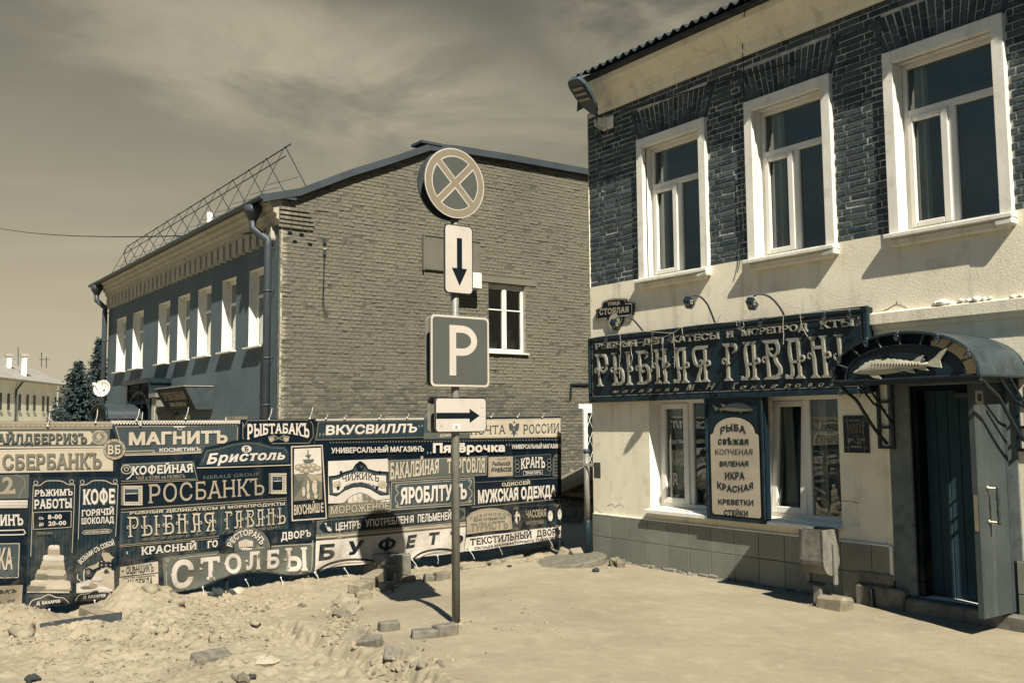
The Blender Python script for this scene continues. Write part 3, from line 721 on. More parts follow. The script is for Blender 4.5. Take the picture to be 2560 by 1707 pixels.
# ================================================================== GABLED BUILDING (left)
gb = thing('brick_building', 'two-storey building with a bare brick gable, dark low roof and a grey plastered street front', 'building', (XG, YL, 0))
def gable_part():
    top_pts = [(6.78, 6.33), (7.367, 6.495), (8.47, 7.045), (9.354, 7.432), (10.338, 7.87), (10.996, 7.95), (12.5, 8.0), (15., 8.03), (18.5, 8.03)]
    ty, tz = zip(*top_pts); top = lambda y: float(np.interp(y, ty, tz))
    hole = (11.915, 12.955, 3.60, 5.14)
    mb = MB('mortar_gable')
    # core behind the bricks
    ys = sorted({7.0, 18.5, hole[0], hole[1], *[y for y in ty if 7.0 < y < 18.5]})
    for a, b in zip(ys, ys[1:]):
        if hole[0] - .01 < a and b < hole[1] + .01:
            mb.quad((XG - .010, a, -.3), (XG - .010, b, -.3), (XG - .010, b, hole[2]), (XG - .010, a, hole[2])); mb.quad((XG - .010, a, hole[3]), (XG - .010, b, hole[3]), (XG - .010, b, top(b)), (XG - .010, a, top(a)))
        else: mb.quad((XG - .010, a, -.3), (XG - .010, b, -.3), (XG - .010, b, top(b)), (XG - .010, a, top(a)))
    mb.build('gable_core', gb)
    mb = MB('brick_gable')
    lint = (11.70, 13.28, 5.16, 5.31)
    t3 = lambda a, z, d: (XG + d - .006, a, z)
    bricks(mb, t3, 7.04, 18.4, .0, 8.2, [hole, lint], lambda y: top(y) - .01, .0762, 'brick_gable', .003, .0042)
    # corbelled courses; dark blocks stand in for shade in notches by the corner
    for k, (z, y1, o) in enumerate([(5.86, 7.70, .055), (5.94, 7.72, .07), (6.02, 7.70, .09), (6.105, 7.66, .11), (6.19, 7.60, .13)]):
        y = 6.985
        while y < y1:
            w = random.choice((.12, .13, .25)); mb.cbox(XG - .01, XG + o - .02, y, min(y + w - .008, y1), z - .028, z + .03, .006, 'brick_gable', None, .002); y += w
    for y, z in ((7.28, 5.56), (7.60, 5.54), (7.18, 5.72), (7.42, 5.71)): mb.box(XG - .005, XG + .010, y, y + .085, z, z + .05, 'pr_deep')
    mb.build('brick_gable', gb)
    mb = MB('plaster_grey'); mb.box(XG - .01, XG + .022, 11.72, 13.27, 5.165, 5.305, 'brick_gable'); mb.build('lintel', gb)
    # roof edge trim following the gable, and roof planes
    mb = MB('roof_metal'); out = [(6.62, 6.40)] + [(y, z + .14) for y, z in [(7.367, 6.48), (8.47, 7.03), (9.354, 7.42), (10.338, 7.88), (10.996, 7.95), (12.5, 8.0), (15., 8.03), (18.6, 8.03)]]
    for (a, za), (b, zb) in zip(out, out[1:]):
        mb.quad((XG + .13, a, za - .15), (XG + .13, b, zb - .15), (XG + .13, b, zb), (XG + .13, a, za))
        mb.quad((XG + .13, a, za), (XG + .13, b, zb), (-31.2, b, zb), (-31.2, a, za))
        mb.quad((XG + .13, a, za - .15), (XG - .1, a, za - .15), (XG - .1, b, zb - .15), (XG + .13, b, zb - .15))
    mb.box(XG - .3, XG + .15, 10.1, 10.62, 8.0, 8.055)
    mb.build('roof', gb)
    # window in the gable
    y0, y1, z0, z1 = hole
    fr = MB('plastic_white')
    def bar(a, b, c, d, x0=-.17, x1=-.10): fr.cbox(XG + x0, XG + x1, a, b, c, d, .006, 'plastic_white')
    bar(y0, y0 + .07, z0, z1); bar(y1 - .07, y1, z0, z1); bar(y0 + .07, y1 - .07, z0, z0 + .09); bar(y0 + .07, y1 - .07, z1 - .1, z1)
    ym = (y0 + y1) / 2 - .01; bar(ym - .06, ym + .06, z0 + .09, z1 - .1); bar(ym - .028, ym + .028, z0 + .09, z1 - .1, -.10, -.085)
    zm = z0 + .97; bar(y0 + .07, ym - .06, zm - .015, zm + .015, -.15, -.105); bar(ym + .06, y1 - .07, zm - .015, zm + .015, -.15, -.105)
    w = fr.build('window', gb)
    g = MB('glass'); g.quad((XG - .14, y0 + .05, z0 + .05), (XG - .14, y1 - .05, z0 + .05), (XG - .14, y1 - .05, z1 - .05), (XG - .14, y0 + .05, z1 - .05)); g.build('pane', w)
    s = MB('plastic_white'); s.cbox(XG - .10, XG + .07, y0 - .03, y1 + .05, z0 - .035, z0, .005); s.build('sill', w)
    rv = MB('plaster_trim')
    rv.quad((XG, y0, z0), (XG - .2, y0, z0), (XG - .2, y0, z1), (XG, y0, z1)); rv.quad((XG, y1, z0), (XG - .2, y1, z0), (XG - .2, y1, z1), (XG, y1, z1)); rv.quad((XG, y0, z1), (XG, y1, z1), (XG - .2, y1, z1), (XG - .2, y0, z1))
    rv.quad((XG, y0, z0), (XG, y1, z0), (XG - .2, y1, z0), (XG - .2, y0, z0))
    rv.build('window_reveal', gb)
    rm = MB('room'); X = XG - .2
    rm.quad((X - 1.2, y0 - .4, z0 - .3), (X - 1.2, y1 + .4, z0 - .3), (X - 1.2, y1 + .4, z1 + .3), (X - 1.2, y0 - .4, z1 + .3))
    for ya in (y0 - .4, y1 + .4): rm.quad((X - 1.2, ya, z0 - .3), (X, ya, z0 - .3), (X, ya, z1 + .3), (X - 1.2, ya, z1 + .3))
    for za in (z0 - .3, z1 + .3): rm.quad((X - 1.2, y0 - .4, za), (X, y0 - .4, za), (X, y1 + .4, za), (X - 1.2, y1 + .4, za))
    rm.build('room_interior', gb)
    b = MB('curtain')
    for (a, c, zt, xx) in ((y0 + .08, y0 + .42, z0 + .28, .3), (y0 + .15, y0 + .33, z0 + .42, .38), (ym + .1, ym + .30, z0 + .45, .3), (ym + .28, y1 - .1, z0 + .33, .33), (ym + .2, ym + .42, z0 + .55, .45)):
        b.cbox(XG - xx - .12, XG - xx + .06, a, c, z0 + .02, zt, .02, 'curtain', None, .01)
    b.build('window_clutter', gb)
    # blind board and white box beside the window
    p = PlaneX(XG)
    mb = MB('sign_back'); mb.cbox(XG - .02, XG + .05, 10.19, 11.68, 5.29, 6.05, .012)
    for y in np.arange(10.26, 11.66, .105): mb.box(XG + .045, XG + .054, y, y + .004, 5.32, 6.03, 'pr_olive')
    mb.box(XG + .05, XG + .075, 10.19, 10.225, 5.27, 6.06); mb.box(XG + .05, XG + .07, 10.225, 11.68, 6.02, 6.05)
    mb.build('blind_panel', gb)
    mb = MB('plastic_white'); mb.cbox(XG + .0, XG + .36, 10.86, 11.50, 4.93, 5.28, .015); mb.build('meter_box', gb)
    # little wall cables and insulators near the corner
    mb = MB('cable')
    for dy in (0, .015, .03): mb.tube([(XG + .03, 7.93 + dy, 5.72), (XG + .035, 7.92 + dy * .5, 5.0), (XG + .03, 7.90 + dy, 4.4), (XG + .03, 7.95 + dy * 3, 4.12)], .004, 5)
    mb.cbox(XG + .01, XG + .05, 7.91, 7.975, 5.60, 5.72, .01, 'iron_grey'); mb.cbox(XG + .01, XG + .04, 7.92, 7.97, 5.47, 5.52, .01, 'plaster_trim'); mb.cbox(XG + .01, XG + .05, 7.91, 7.97, 5.37, 5.43, .01, 'iron_grey')
    mb.build('wall_cable', gb)
    # rusty bracket low on the gable
    mb = MB('iron_dark'); q = [RX(*k5(x, y), XG + .03) for x, y in ((1625, 1430), (1628, 1352), (1735, 1352))]
    mb.tube(q, .03, 6); mb.build('pipe_bracket', gb)
    # white grated door low on the right of the gable, mostly behind the shop corner
    mb = MB('plaster_white'); mb.box(XG, XG + .06, 14.62, 14.72, .9, 2.35); mb.box(XG, XG + .06, 14.72, 15.9, 2.25, 2.35); mb.box(XG, XG + .06, 14.72, 15.9, .9, 1.0)
    mb.box(XG, XG + .012, 14.5, 15.9, 2.351, 2.46); d = mb.build('window', gb)
    mb = MB('glass', 'pr_dark'); mb.quad((XG + .012, 14.72, 1.), (XG + .012, 15.9, 1.), (XG + .012, 15.9, 2.25), (XG + .012, 14.72, 2.25), 'pr_dark'); mb.build('pane', d)
    mb = MB('plaster_white')
    for k in range(-2, 5):
        for s_ in (1, -1):
            a, b = 14.72 + k * .22, 14.72 + k * .22 + .6; q0, q1 = (a, 1.0), (b, 2.25)
            if s_ < 0: q0, q1 = (a, 2.25), (b, 1.0)
            f0 = max(0, (14.72 - a) / .6); f1 = min(1, (15.9 - a) / .6)
            if f1 > f0: mb.tube([(XG + .045 + .005 * s_, a + .6 * f, q0[1] + (q1[1] - q0[1]) * f) for f in (f0, f1)], .006, 5)
    mb.build('grating', d)
gable_part()
def left_front():
    xs = [(-29.28, -28.25), (-27.50, -26.45), (-25.03, -24.04), (-23.39, -22.47), (-21.87, -20.95), (-20.23, -19.38), (-18.63, -17.79)]
    Z0, Z1 = 3.61, 5.19
    holes = [(a, b, Z0, Z1) for a, b in xs] + [(-19.9, -18.6, .9, 2.22), (-23.6, -22.3, .9, 2.28)]
    mb = MB('plaster_grey'); wall_y(mb, -30.3, XG - .008, -.3, 5.9, YL, holes, .24, 'plaster_grey', 'plaster_white')
    mb.quad((XG - .008, YL, -.3), (XG - .008, YL + .04, -.3), (XG - .008, YL + .04, 6.3), (XG - .008, YL, 6.3), 'plaster_trim')
    mb.quad((-30.3, YL, -.3), (-30.3, 18.5, -.3), (-30.3, 18.5, 8), (-30.3, YL, 6.3)); mb.quad((XG, 18.5, -.3), (-30.3, 18.5, -.3), (-30.3, 18.5, 8), (XG, 18.5, 8))
    mb.build('plastered_wall', gb)
    for i, (a, b, c, d) in enumerate(holes):
        Yf = YL + .165; fr = MB('plastic_white')
        fr.cbox(a, a + .08, Yf, Yf + .06, c, d, .006); fr.cbox(b - .08, b, Yf, Yf + .06, c, d, .006)
        fr.cbox(a + .08, b - .08, Yf, Yf + .06, c, c + .09, .006); fr.cbox(a + .08, b - .08, Yf, Yf + .06, d - .09, d, .006)
        fr.cbox(a + .08, b - .08, Yf, Yf + .05, d - .55, d - .49, .006)
        w = fr.build('window', gb)
        g = MB('glass'); g.quad((a + .05, Yf + .03, c + .05), (b - .05, Yf + .03, c + .05), (b - .05, Yf + .03, d - .05), (a + .05, Yf + .03, d - .05)); g.build('pane', w)
        s = MB('plaster_white'); s.box(a - .05, b + .05, YL - .11, YL + .165, c - .03, c); s.build('sill', w)
        rm = MB('room'); room_y(rm, a, b, c, d, YL + .24, .6); rm.build('room_interior', w)
    # cornice in the plaster's pale trim with hanging scallops
    mb = MB('plaster_trim'); prof = [(0.0, 5.90), (.05, 5.90), (.05, 5.97), (.10, 6.00), (.10, 6.08), (.16, 6.12), (.16, 6.18), (.23, 6.23), (.23, 6.29), (.30, 6.33), (.30, 6.36), (0, 6.36)]
    for (d0, z0), (d1, z1) in zip(prof, prof[1:]): mb.quad((-30.4, YL - d0, z0), (XG + .02, YL - d0, z0), (XG + .02, YL - d1, z1), (-30.4, YL - d1, z1))
    for x in (XG + .02, -30.4): mb.add([(x, YL - d, z) for d, z in prof], [tuple(range(len(prof)))])
    n = 34; w = (30.25 - 17.15) / n
    for k in range(n):
        x = -30.25 + k * w
        pts = [(x + .03, 5.898), (x + .03, 5.68)] + [(x + .03 + (w - .14) / 2 * (1 - math.cos(t)), 5.68 - .11 * math.sin(t)) for t in np.linspace(.1, 3.04, 9)] + [(x + w - .11, 5.68), (x + w - .11, 5.898)]
        mb.prism([(p, YL - .10, q) for p, q in pts], (0, .105, 0))
    mb.build('cornice', gb)
    mb = MB('roof_metal'); mb.box(-31.0, XG + .12, 6.62, 7.3, 6.37, 6.415); mb.tube([(-31.0, 6.62, 6.36), (XG + .1, 6.62, 6.36)], .05, 8); mb.build('gutter', gb)
    for x, y in ((-17.52, 6.72), (-30.28, 6.72)):
        mb = MB('roof_metal'); Yp = YL - .14
        mb.lathe((x, y - .05, 6.0), (0, 0, 1), [(.075, 0), (.16, .16), (.17, .17), (.17, .30), (.155, .30)], 16)
        mb.tube([(x, y - .05, 6.02), (x, y - .05, 5.85), (x + .22 * (1 if x > -20 else .4), Yp, 5.62), (x + .22 * (1 if x > -20 else .4), Yp, 5.5), (x + .22 * (1 if x > -20 else .4), Yp, -.1)], .075, 12)
        xx = x + .22 * (1 if x > -20 else .4)
        for z in (4.6, 3.3, 2.4): mb.lathe((xx, Yp, z), (0, 0, 1), [(.085, 0), (.085, .035)], 12)
        for z in (5.45, 4.62, 3.32): mb.box(xx - .01, xx + .01, Yp + .05, YL, z, z + .02)
        mb.build('drainpipe', gb, True)
    # white flue and insulator
    p = RY(*k4(620, 500), YL + 1.3); q = RY(*k4(620, 418), YL + 1.3)
    mb = MB('plaster_white'); mb.tube([(p.x, p.y, p.z - .8), q], .075, 12); mb.build('flue_pipe', gb, True)
left_front()
def portal():
    p = MB('iron_dark'); Y = YL - .5
    a, b = RY(*k4(160, 1500), Y).x, RY(*k4(292, 1500), Y).x; zt = RY(*k4(160, 1340), Y).z
    zs = 2.55; za = zs - .05
    p.box(a, a + .14, Y, YL, -.1, zt); p.box(b - .14, b, Y, YL, -.1, zt)
    p.box(a - .06, b + .06, Y - .1, YL, zt - .1, zt + .02)
    c = (a + b) / 2; r = (b - a) / 2 - .15
    arch = [(c + r * math.cos(t), 2.28 + r * .62 * math.sin(t)) for t in np.linspace(0, math.pi, 17)]
    for (x0, z0), (x1, z1) in zip(arch, arch[1:]):
        p.quad((x0, Y + .05, z0), (x1, Y + .05, z1), (x1, Y + .05, zt - .1), (x0, Y + .05, zt - .1), 'pr_teal')
    ribbon(p, PlaneY(Y + .02), arch, .09, 'iron_grey', .0, .1)
    pl = PlaneY(Y + .04)
    letter(p, pl, 'ТОРГОВЫЙ ДВОРЪ', [np.array(x) for x in ((a + .2, zt - .18), (b - .2, zt - .18), (b - .2, zt - .62), (a + .2, zt - .62))], 'pr_deep', 'bserif', .02, depth=.04)
    p.box(a + .14, b - .14, YL - .03, YL - .005, -.1, 2.9, 'pr_grey')
    o = p.build('portal', None); tag(o, 'dark iron entrance portal with a round arch and worn cut-out letters', 'entrance portal')
    m = MB('galv'); x = b + .35; m.cbox(x - .22, x + .22, Y, YL - .05, -.1, 2.72, .02); m.box(x - .28, x + .28, Y - .05, YL - .02, 2.72, 2.82); m.box(x - .12, x + .12, Y - .02, Y, .4, 2.5, 'plaster_trim')
    tag(m.build('entrance_pillar', None), 'pale stone entrance pillar right of the dark arched portal', 'pillar')
    # tilted box sign
    t = thing('box_sign', 'dark tilted box sign with pale slanted lettering on the grey street front', 'sign', (-23.6, YL - .4, 2.4))
    q = [RY(*k4(330, 1382), YL - .66), RY(*k4(492, 1356), YL - .66), RY(*k4(528, 1486), YL - .38), RY(*k4(372, 1495), YL - .38)]
    zt, zb = (q[0].z + q[1].z) / 2, (q[2].z + q[3].z) / 2; x0, x1 = (q[0].x + q[3].x) / 2, (q[1].x + q[2].x) / 2
    m = MB('pr_dark'); A = [Vector((x0, YL - .64, zt)), Vector((x1, YL - .64, zt)), Vector((x1, YL - .38, zb)), Vector((x0, YL - .38, zb))]
    m.quad(A[3], A[2], A[1], A[0], 'pr_deep'); B = [Vector((v.x, YL - .01, v.z)) for v in A]
    m.quad(A[0], A[1], B[1], B[0], 'plaster_trim'); m.quad(A[1], A[2], B[2], B[1], 'iron_grey'); m.quad(A[3], A[0], B[0], B[3], 'iron_grey'); m.quad(A[2], A[3], B[3], B[2], 'iron_grey')
    m.box(x0 - .02, x1 + .02, YL - .66, YL - .01, zt + .005, zt + .02, 'plaster_trim')
    m.build('box', t)
    class Pl:
        def to3(s, a, b, d):
            f = (zt - b) / (zt - zb); return Vector((a, YL - .64 + .26 * f - d, b))
    L = MB('pr_cream'); pl = Pl(); v = lambda *a: np.array(a)
    w = x1 - x0; h = zt - zb
    letter(L, pl, 'ТОРГОВЛЯ СЕМЕНАМИ', [v(x0 + .12 * w, zt - .18 * h), v(x1 - .1 * w, zt - .18 * h), v(x1 - .1 * w, zt - .55 * h), v(x0 + .12 * w, zt - .55 * h)], 'pr_tan', 'bold', .012)
    letter(L, pl, 'КОРМА ДЛЯ ЖИВОТНЫХ', [v(x0 + .25 * w, zt - .66 * h), v(x1 - .2 * w, zt - .66 * h), v(x1 - .2 * w, zt - .84 * h), v(x0 + .25 * w, zt - .84 * h)], 'pr_cream', 'bold', .012)
    frame4(L, pl, [v(x0 + .05, zt - .05), v(x1 - .05, zt - .05), v(x1 - .05, zb + .05), v(x0 + .05, zb + .05)], .02, 'pr_mid', .012)
    L.build('lettering', t)
    # barrel canopy standing out from the street front, its arch towards the street
    m = MB('iron_dark'); Yf = YL - 1.25; A = RY(*k7(634, 1532), Yf); X0 = A.x; zc = A.z; X1 = X0 + 1.75; hc = RY(*k7(690, 1428), Yf).z - zc
    prof = [((X0 + X1) / 2 - (X1 - X0) / 2 * math.cos(t), hc * math.sin(t) ** .8) for t in np.linspace(0, math.pi, 17)]
    for (a0, h0), (a1, h1) in zip(prof, prof[1:]): m.quad((a0, Yf, zc + h0), (a1, Yf, zc + h1), (a1, YL, zc + h1), (a0, YL, zc + h0), 'iron_grey')
    m.tube([(a_, Yf, zc + h_) for a_, h_ in prof], .03, 6); m.tube([(a_ * .9 + .1 * (X0 + X1) / 2, Yf + .02, zc + h_ * .8) for a_, h_ in prof], .02, 6)
    m.prism([(a_ * .86 + .14 * (X0 + X1) / 2, Yf + .05, zc + h_ * .76) for a_, h_ in prof], (0, .02, 0), 'pr_deep')
    for k in range(7):
        y = Yf + k * 1.25 / 7; m.tube([(X1, y, zc), (X1, y + .17, zc - .28)], .015, 5); m.tube([(X1, y + .17, zc), (X1, y, zc - .28)], .015, 5)
    m.box(X1 - .02, X1 + .02, Yf, YL, zc - .30, zc - .27); m.box(X1 - .02, X1 + .02, Yf, YL, zc - .02, zc)
    for x in (X0 + .04, X1 - .04): m.box(x - .04, x + .04, Yf, Yf + .07, -.1, zc)
    tag(m.build('barrel_canopy', None), 'small dark barrel-vaulted entrance canopy beside the spruce trees', 'canopy')
    t = thing('satellite_dish', 'round pale satellite dish above the small barrel canopy', 'satellite dish', RD(255, 985, 26))
    c = RD(255.5, 971, 26); n = Vector((.74, -.64, .22)).normalized(); rr = 21.5 / FPX * 26
    m = MB('plastic_white'); m.lathe(c, n, [(.02, -.13), (rr * .5, -.09), (rr * .85, -.03), (rr, .02), (rr * .99, .03), (rr * .84, -.015), (rr * .5, -.075), (.01, -.115)], 28); m.build('reflector', t, True)
    m = MB('iron_grey'); m.tube([c - n * .1, c + Vector((0, .15, -.5)), c + Vector((0, .15, -.95))], .03, 6); m.tube([c + Vector((0, 0, -rr)), c + n * .45], .012, 5); m.tube([c + Vector((0, 0, rr)), c + n * .45], .008, 5); m.build('mount', t)
    m = MB('plaster_white'); e = c + n * .45; m.cbox(e.x - .04, e.x + .04, e.y - .04, e.y + .04, e.z - .03, e.z + .05, .01); m.build('receiver', t)
portal()
def roof_frame():
    t = thing('roof_sign_frame', 'empty lattice sign frame of thin steel rods along the left roof edge', 'sign frame', (-24, YL + .5, 6.4))
    m = MB('iron_dark'); Y = YL + .5; n = 13
    xs = list(np.linspace(-30.3, -18.05, n)); zt = lambda x: 7.60 + (x + 30.4) / 12.4 * .14
    m.tube([(-30.4, Y, zt(-30.4)), (-17.75, Y, zt(-17.75))], .014, 6); m.tube([(-30.5, Y - .05, zt(-30.4) - .22), (-17.9, Y - .05, zt(-17.9) - .22)], .012, 6)
    m.tube([(-30.4, Y, zt(-30.4)), (-30.55, Y - .05, zt(-30.4) - .22), (-29.7, Y - .1, 6.7)], .012, 5)
    m.build('rail', t)
    for x in xs:
        m = MB('iron_dark'); z = zt(x)
        m.tube([(x, Y, z + .03), (x + .12, Y + .55, 6.75)], .010, 5); m.tube([(x - .02, Y, z + .03), (x - .30, Y - .55, 6.42)], .008, 5)
        m.tube([(x - .17, Y - .3, 6.95), (x + .06, Y + .28, 7.15)], .007, 4); m.build('strut', t)
roof_frame()

# ================================================================== FAR BUILDING, TREES, WIRES
FD = 103
def far_building():
    d = Vector((-.8755, .4976, 0)).normalized(); nrm = Vector((-d.y, d.x, 0))
    e1 = RD(168, 963.6, 124); e1.z = 7.4; e0 = RD(0, 943, FD); e0.z = 7.4
    d = (e1 - e0); d.z = 0; Lg = d.length; d.normalize(); nrm = Vector((d.y, -d.x, 0))
    if nrm.dot(Vector((0, 0, 0)) - e0) < 0: nrm = -nrm
    A = e0 - d * 60; Z = 7.4; Ltot = Lg + 60
    P = lambda a, z, o=0.: A + d * a + nrm * o + Vector((0, 0, z - A.z))

    t = thing('far_building', 'long pale two-storey block with rows of small windows, far off at the left edge', 'building', P(Ltot / 2, 0))
    m = MB('far_wall'); m.quad(P(0, -1), P(Ltot, -1), P(Ltot, Z), P(0, Z)); m.quad(P(Ltot, -1), P(Ltot, -1, -12), P(Ltot, Z, -12), P(Ltot, Z)); m.build('wall', t)
    m = MB('far_roof'); m.quad(P(-1, Z, .5), P(Ltot + .6, Z, .5), P(Ltot - 3, Z + 3.3, -6), P(-1, Z + 3.3, -6)); m.quad(P(Ltot + .6, Z, .5), P(Ltot + .6, Z, -13), P(Ltot - 3, Z + 3.3, -6), P(Ltot - 3, Z + 3.3, -6))
    m.quad(P(-1, Z - .22, .48), P(Ltot + .6, Z - .22, .48), P(Ltot + .6, Z, .5), P(-1, Z, .5)); m.quad(P(-1, Z - .22, .48), P(Ltot + .6, Z - .22, .48), P(Ltot + .6, Z - .2, 0), P(-1, Z - .2, 0))
    r = m.build('roof', t)
    m = MB('far_roof'); m.quad(P(Ltot - 14, Z + 3.0, -6.5), P(Ltot + 7, Z + .9, -8), P(Ltot + 5, Z + 2.3, -13), P(Ltot - 16, Z + 5, -14)); m.build('rear_roof', t)
    for px, w, h in ((22, .5, .9), (60, .55, .9)):
        c = RD(px, 908, 112); m = MB('plaster_white'); m.box(c.x - w / 2, c.x + w / 2, c.y - w / 2, c.y + w / 2, c.z - 2, c.z + h * .9); m.box(c.x - w / 2 - .15, c.x + w / 2 + .15, c.y - w / 2 - .15, c.y + w / 2 + .15, c.z + h * .9, c.z + h * .9 + .3, 'far_roof'); m.build('chimney', t)
    for px, y0, y1 in ((45.5, 869, 915), (104, 880, 917), (116, 892, 920)):
        m = MB('iron_grey'); m.tube([RD(px, y1, 112), RD(px, y0, 112)], .05, 5)
        if px > 50: m.tube([RD(px - 6, 898, 112), RD(px + 8, 898, 112)], .04, 5)
        m.build('aerial', t)
    def at(px, py):
        r_ = ray(px, py); k = (A.x * nrm.x + A.y * nrm.y) / (r_[0] * nrm.x + r_[1] * nrm.y); q = k * r_ + np.array([0, 0, EYE]); return (Vector(q) - A).dot(d), q[2]
    for rows, ya, yb in (((5, 62, 140, 195, 243, 305, 337, 392, 420), 1322, 1398), ((5, 55, 133, 188, 237, 300, 330, 395), 1480, 1548)):
        for x in rows:
            a, zt = at(*k7(x, ya)); _, zb = at(*k7(x, yb)); zt = 5.75 if ya < 1400 else 2.4; zb = 3.85 if ya < 1400 else .55; w = .36
            m = MB('far_dark'); m.quad(P(a - w, zb, .03), P(a + w, zb, .03), P(a + w, zt, .03), P(a - w, zt, .03))
            wi = m.build('window', t); m = MB('plaster_white'); m.box(-.1, .1, -.1, .1, 0, 0); m = MB('plaster_white')
            m.quad(P(a - w - .1, zb - .12, .1), P(a + w + .1, zb - .12, .1), P(a + w + .1, zb, .1), P(a - w - .1, zb, .1)); m.quad(P(a - w - .1, zb, .1), P(a + w + .1, zb, .1), P(a + w + .1, zb, .03), P(a - w - .1, zb, .03)); m.build('sill', wi)
    a, _ = at(*k7(105, 1400)); m = MB('iron_grey'); m.tube([P(a + 1.2, Z - .1, .45), P(a, Z - 1.2, .12), P(a, -1, .12)], .11, 6); m.build('drainpipe', t)
far_building()
def spruce(D, px, ytop, half, label):
    base = RD(px, 1060, D); base.z = -.1; top = RD(px, ytop, D).z; Hh = top - base.z; Rb = half / FPX * D
    t = thing('spruce_tree', label, 'tree', base, 'spruce trees behind the fence')
    m = MB('bark'); m.tube([base + Vector((0, 0, Hh * k)) for k in (0, .3, .7, .98)], [.22, .17, .08, .015], 8); m.build('trunk', t)
    m = MB('needles'); z = Hh * .10; lay = 0
    while z < Hh * .985:
        f = 1 - z / Hh; rad = Rb * (f ** .8) * random.uniform(.85, 1.12); nb = int(7 + 4 * f); off = random.random() * 6
        for b in range(nb):
            an = off + 2 * math.pi * b / nb + random.uniform(-.2, .2); r = rad * random.uniform(.5, 1.2); dr = -.22 * r
            dirv = Vector((math.cos(an), math.sin(an), 0)); steps = max(5, int(r / .10))
            for k in range(1, steps + 1):
                u = k / steps; c = base + Vector((0, 0, z)) + dirv * r * u + Vector((0, 0, dr * u + .28 * r * u * u * u))
                for _ in range(4):
                    s = (.18 + .14 * f) * random.uniform(.6, 1.2) * (1.15 - .45 * u)
                    q = c + Vector([random.gauss(0, .06 + .05 * f) for _ in range(3)])
                    v1 = (dirv * random.uniform(.3, 1) + Vector((random.gauss(0, .5), random.gauss(0, .5), random.gauss(-.25, .3)))).normalized() * s
                    v2 = Vector([random.gauss(0, 1) for _ in range(3)]).cross(v1).normalized() * s * .32
                    m.add([q - v2, q + v2, q + v1], [(0, 1, 2)])
        z += Hh * (.030 + .012 * f) * .8; lay += 1
    m.build('crown', t)
spruce(44, 192, 902, 112, 'broad dark spruce with wide low branches, in front of the pale far building')
spruce(50, 243, 842, 70, 'taller slender spruce rising close to the left drainpipe')
def wires():
    m = MB('cable'); a0 = RD(-60, 536, 60); b = RY(*k4(900, 528), YL - .1)
    a = a0 + (a0 - b) * .7; a.z += .9; n = 30; m.tube([a + (b - a) * (i / n) - Vector((0, 0, 1.1 * 4 * (i / n) * (1 - i / n))) for i in range(n + 1)], .016, 5)
    tag(m.build('overhead_cable', None), 'thin overhead cable crossing the sky to the left building', 'cable')
    m = MB('galv'); a = RD(*k7(392, 1545), 60); b = RD(*k7(406, 1302), 60); a.z = -.1; m.tube([a, b], [.07, .05], 8)
    tag(m.build('street_pole', None, True), 'thin grey pole standing before the far building and the spruces', 'pole')
wires()
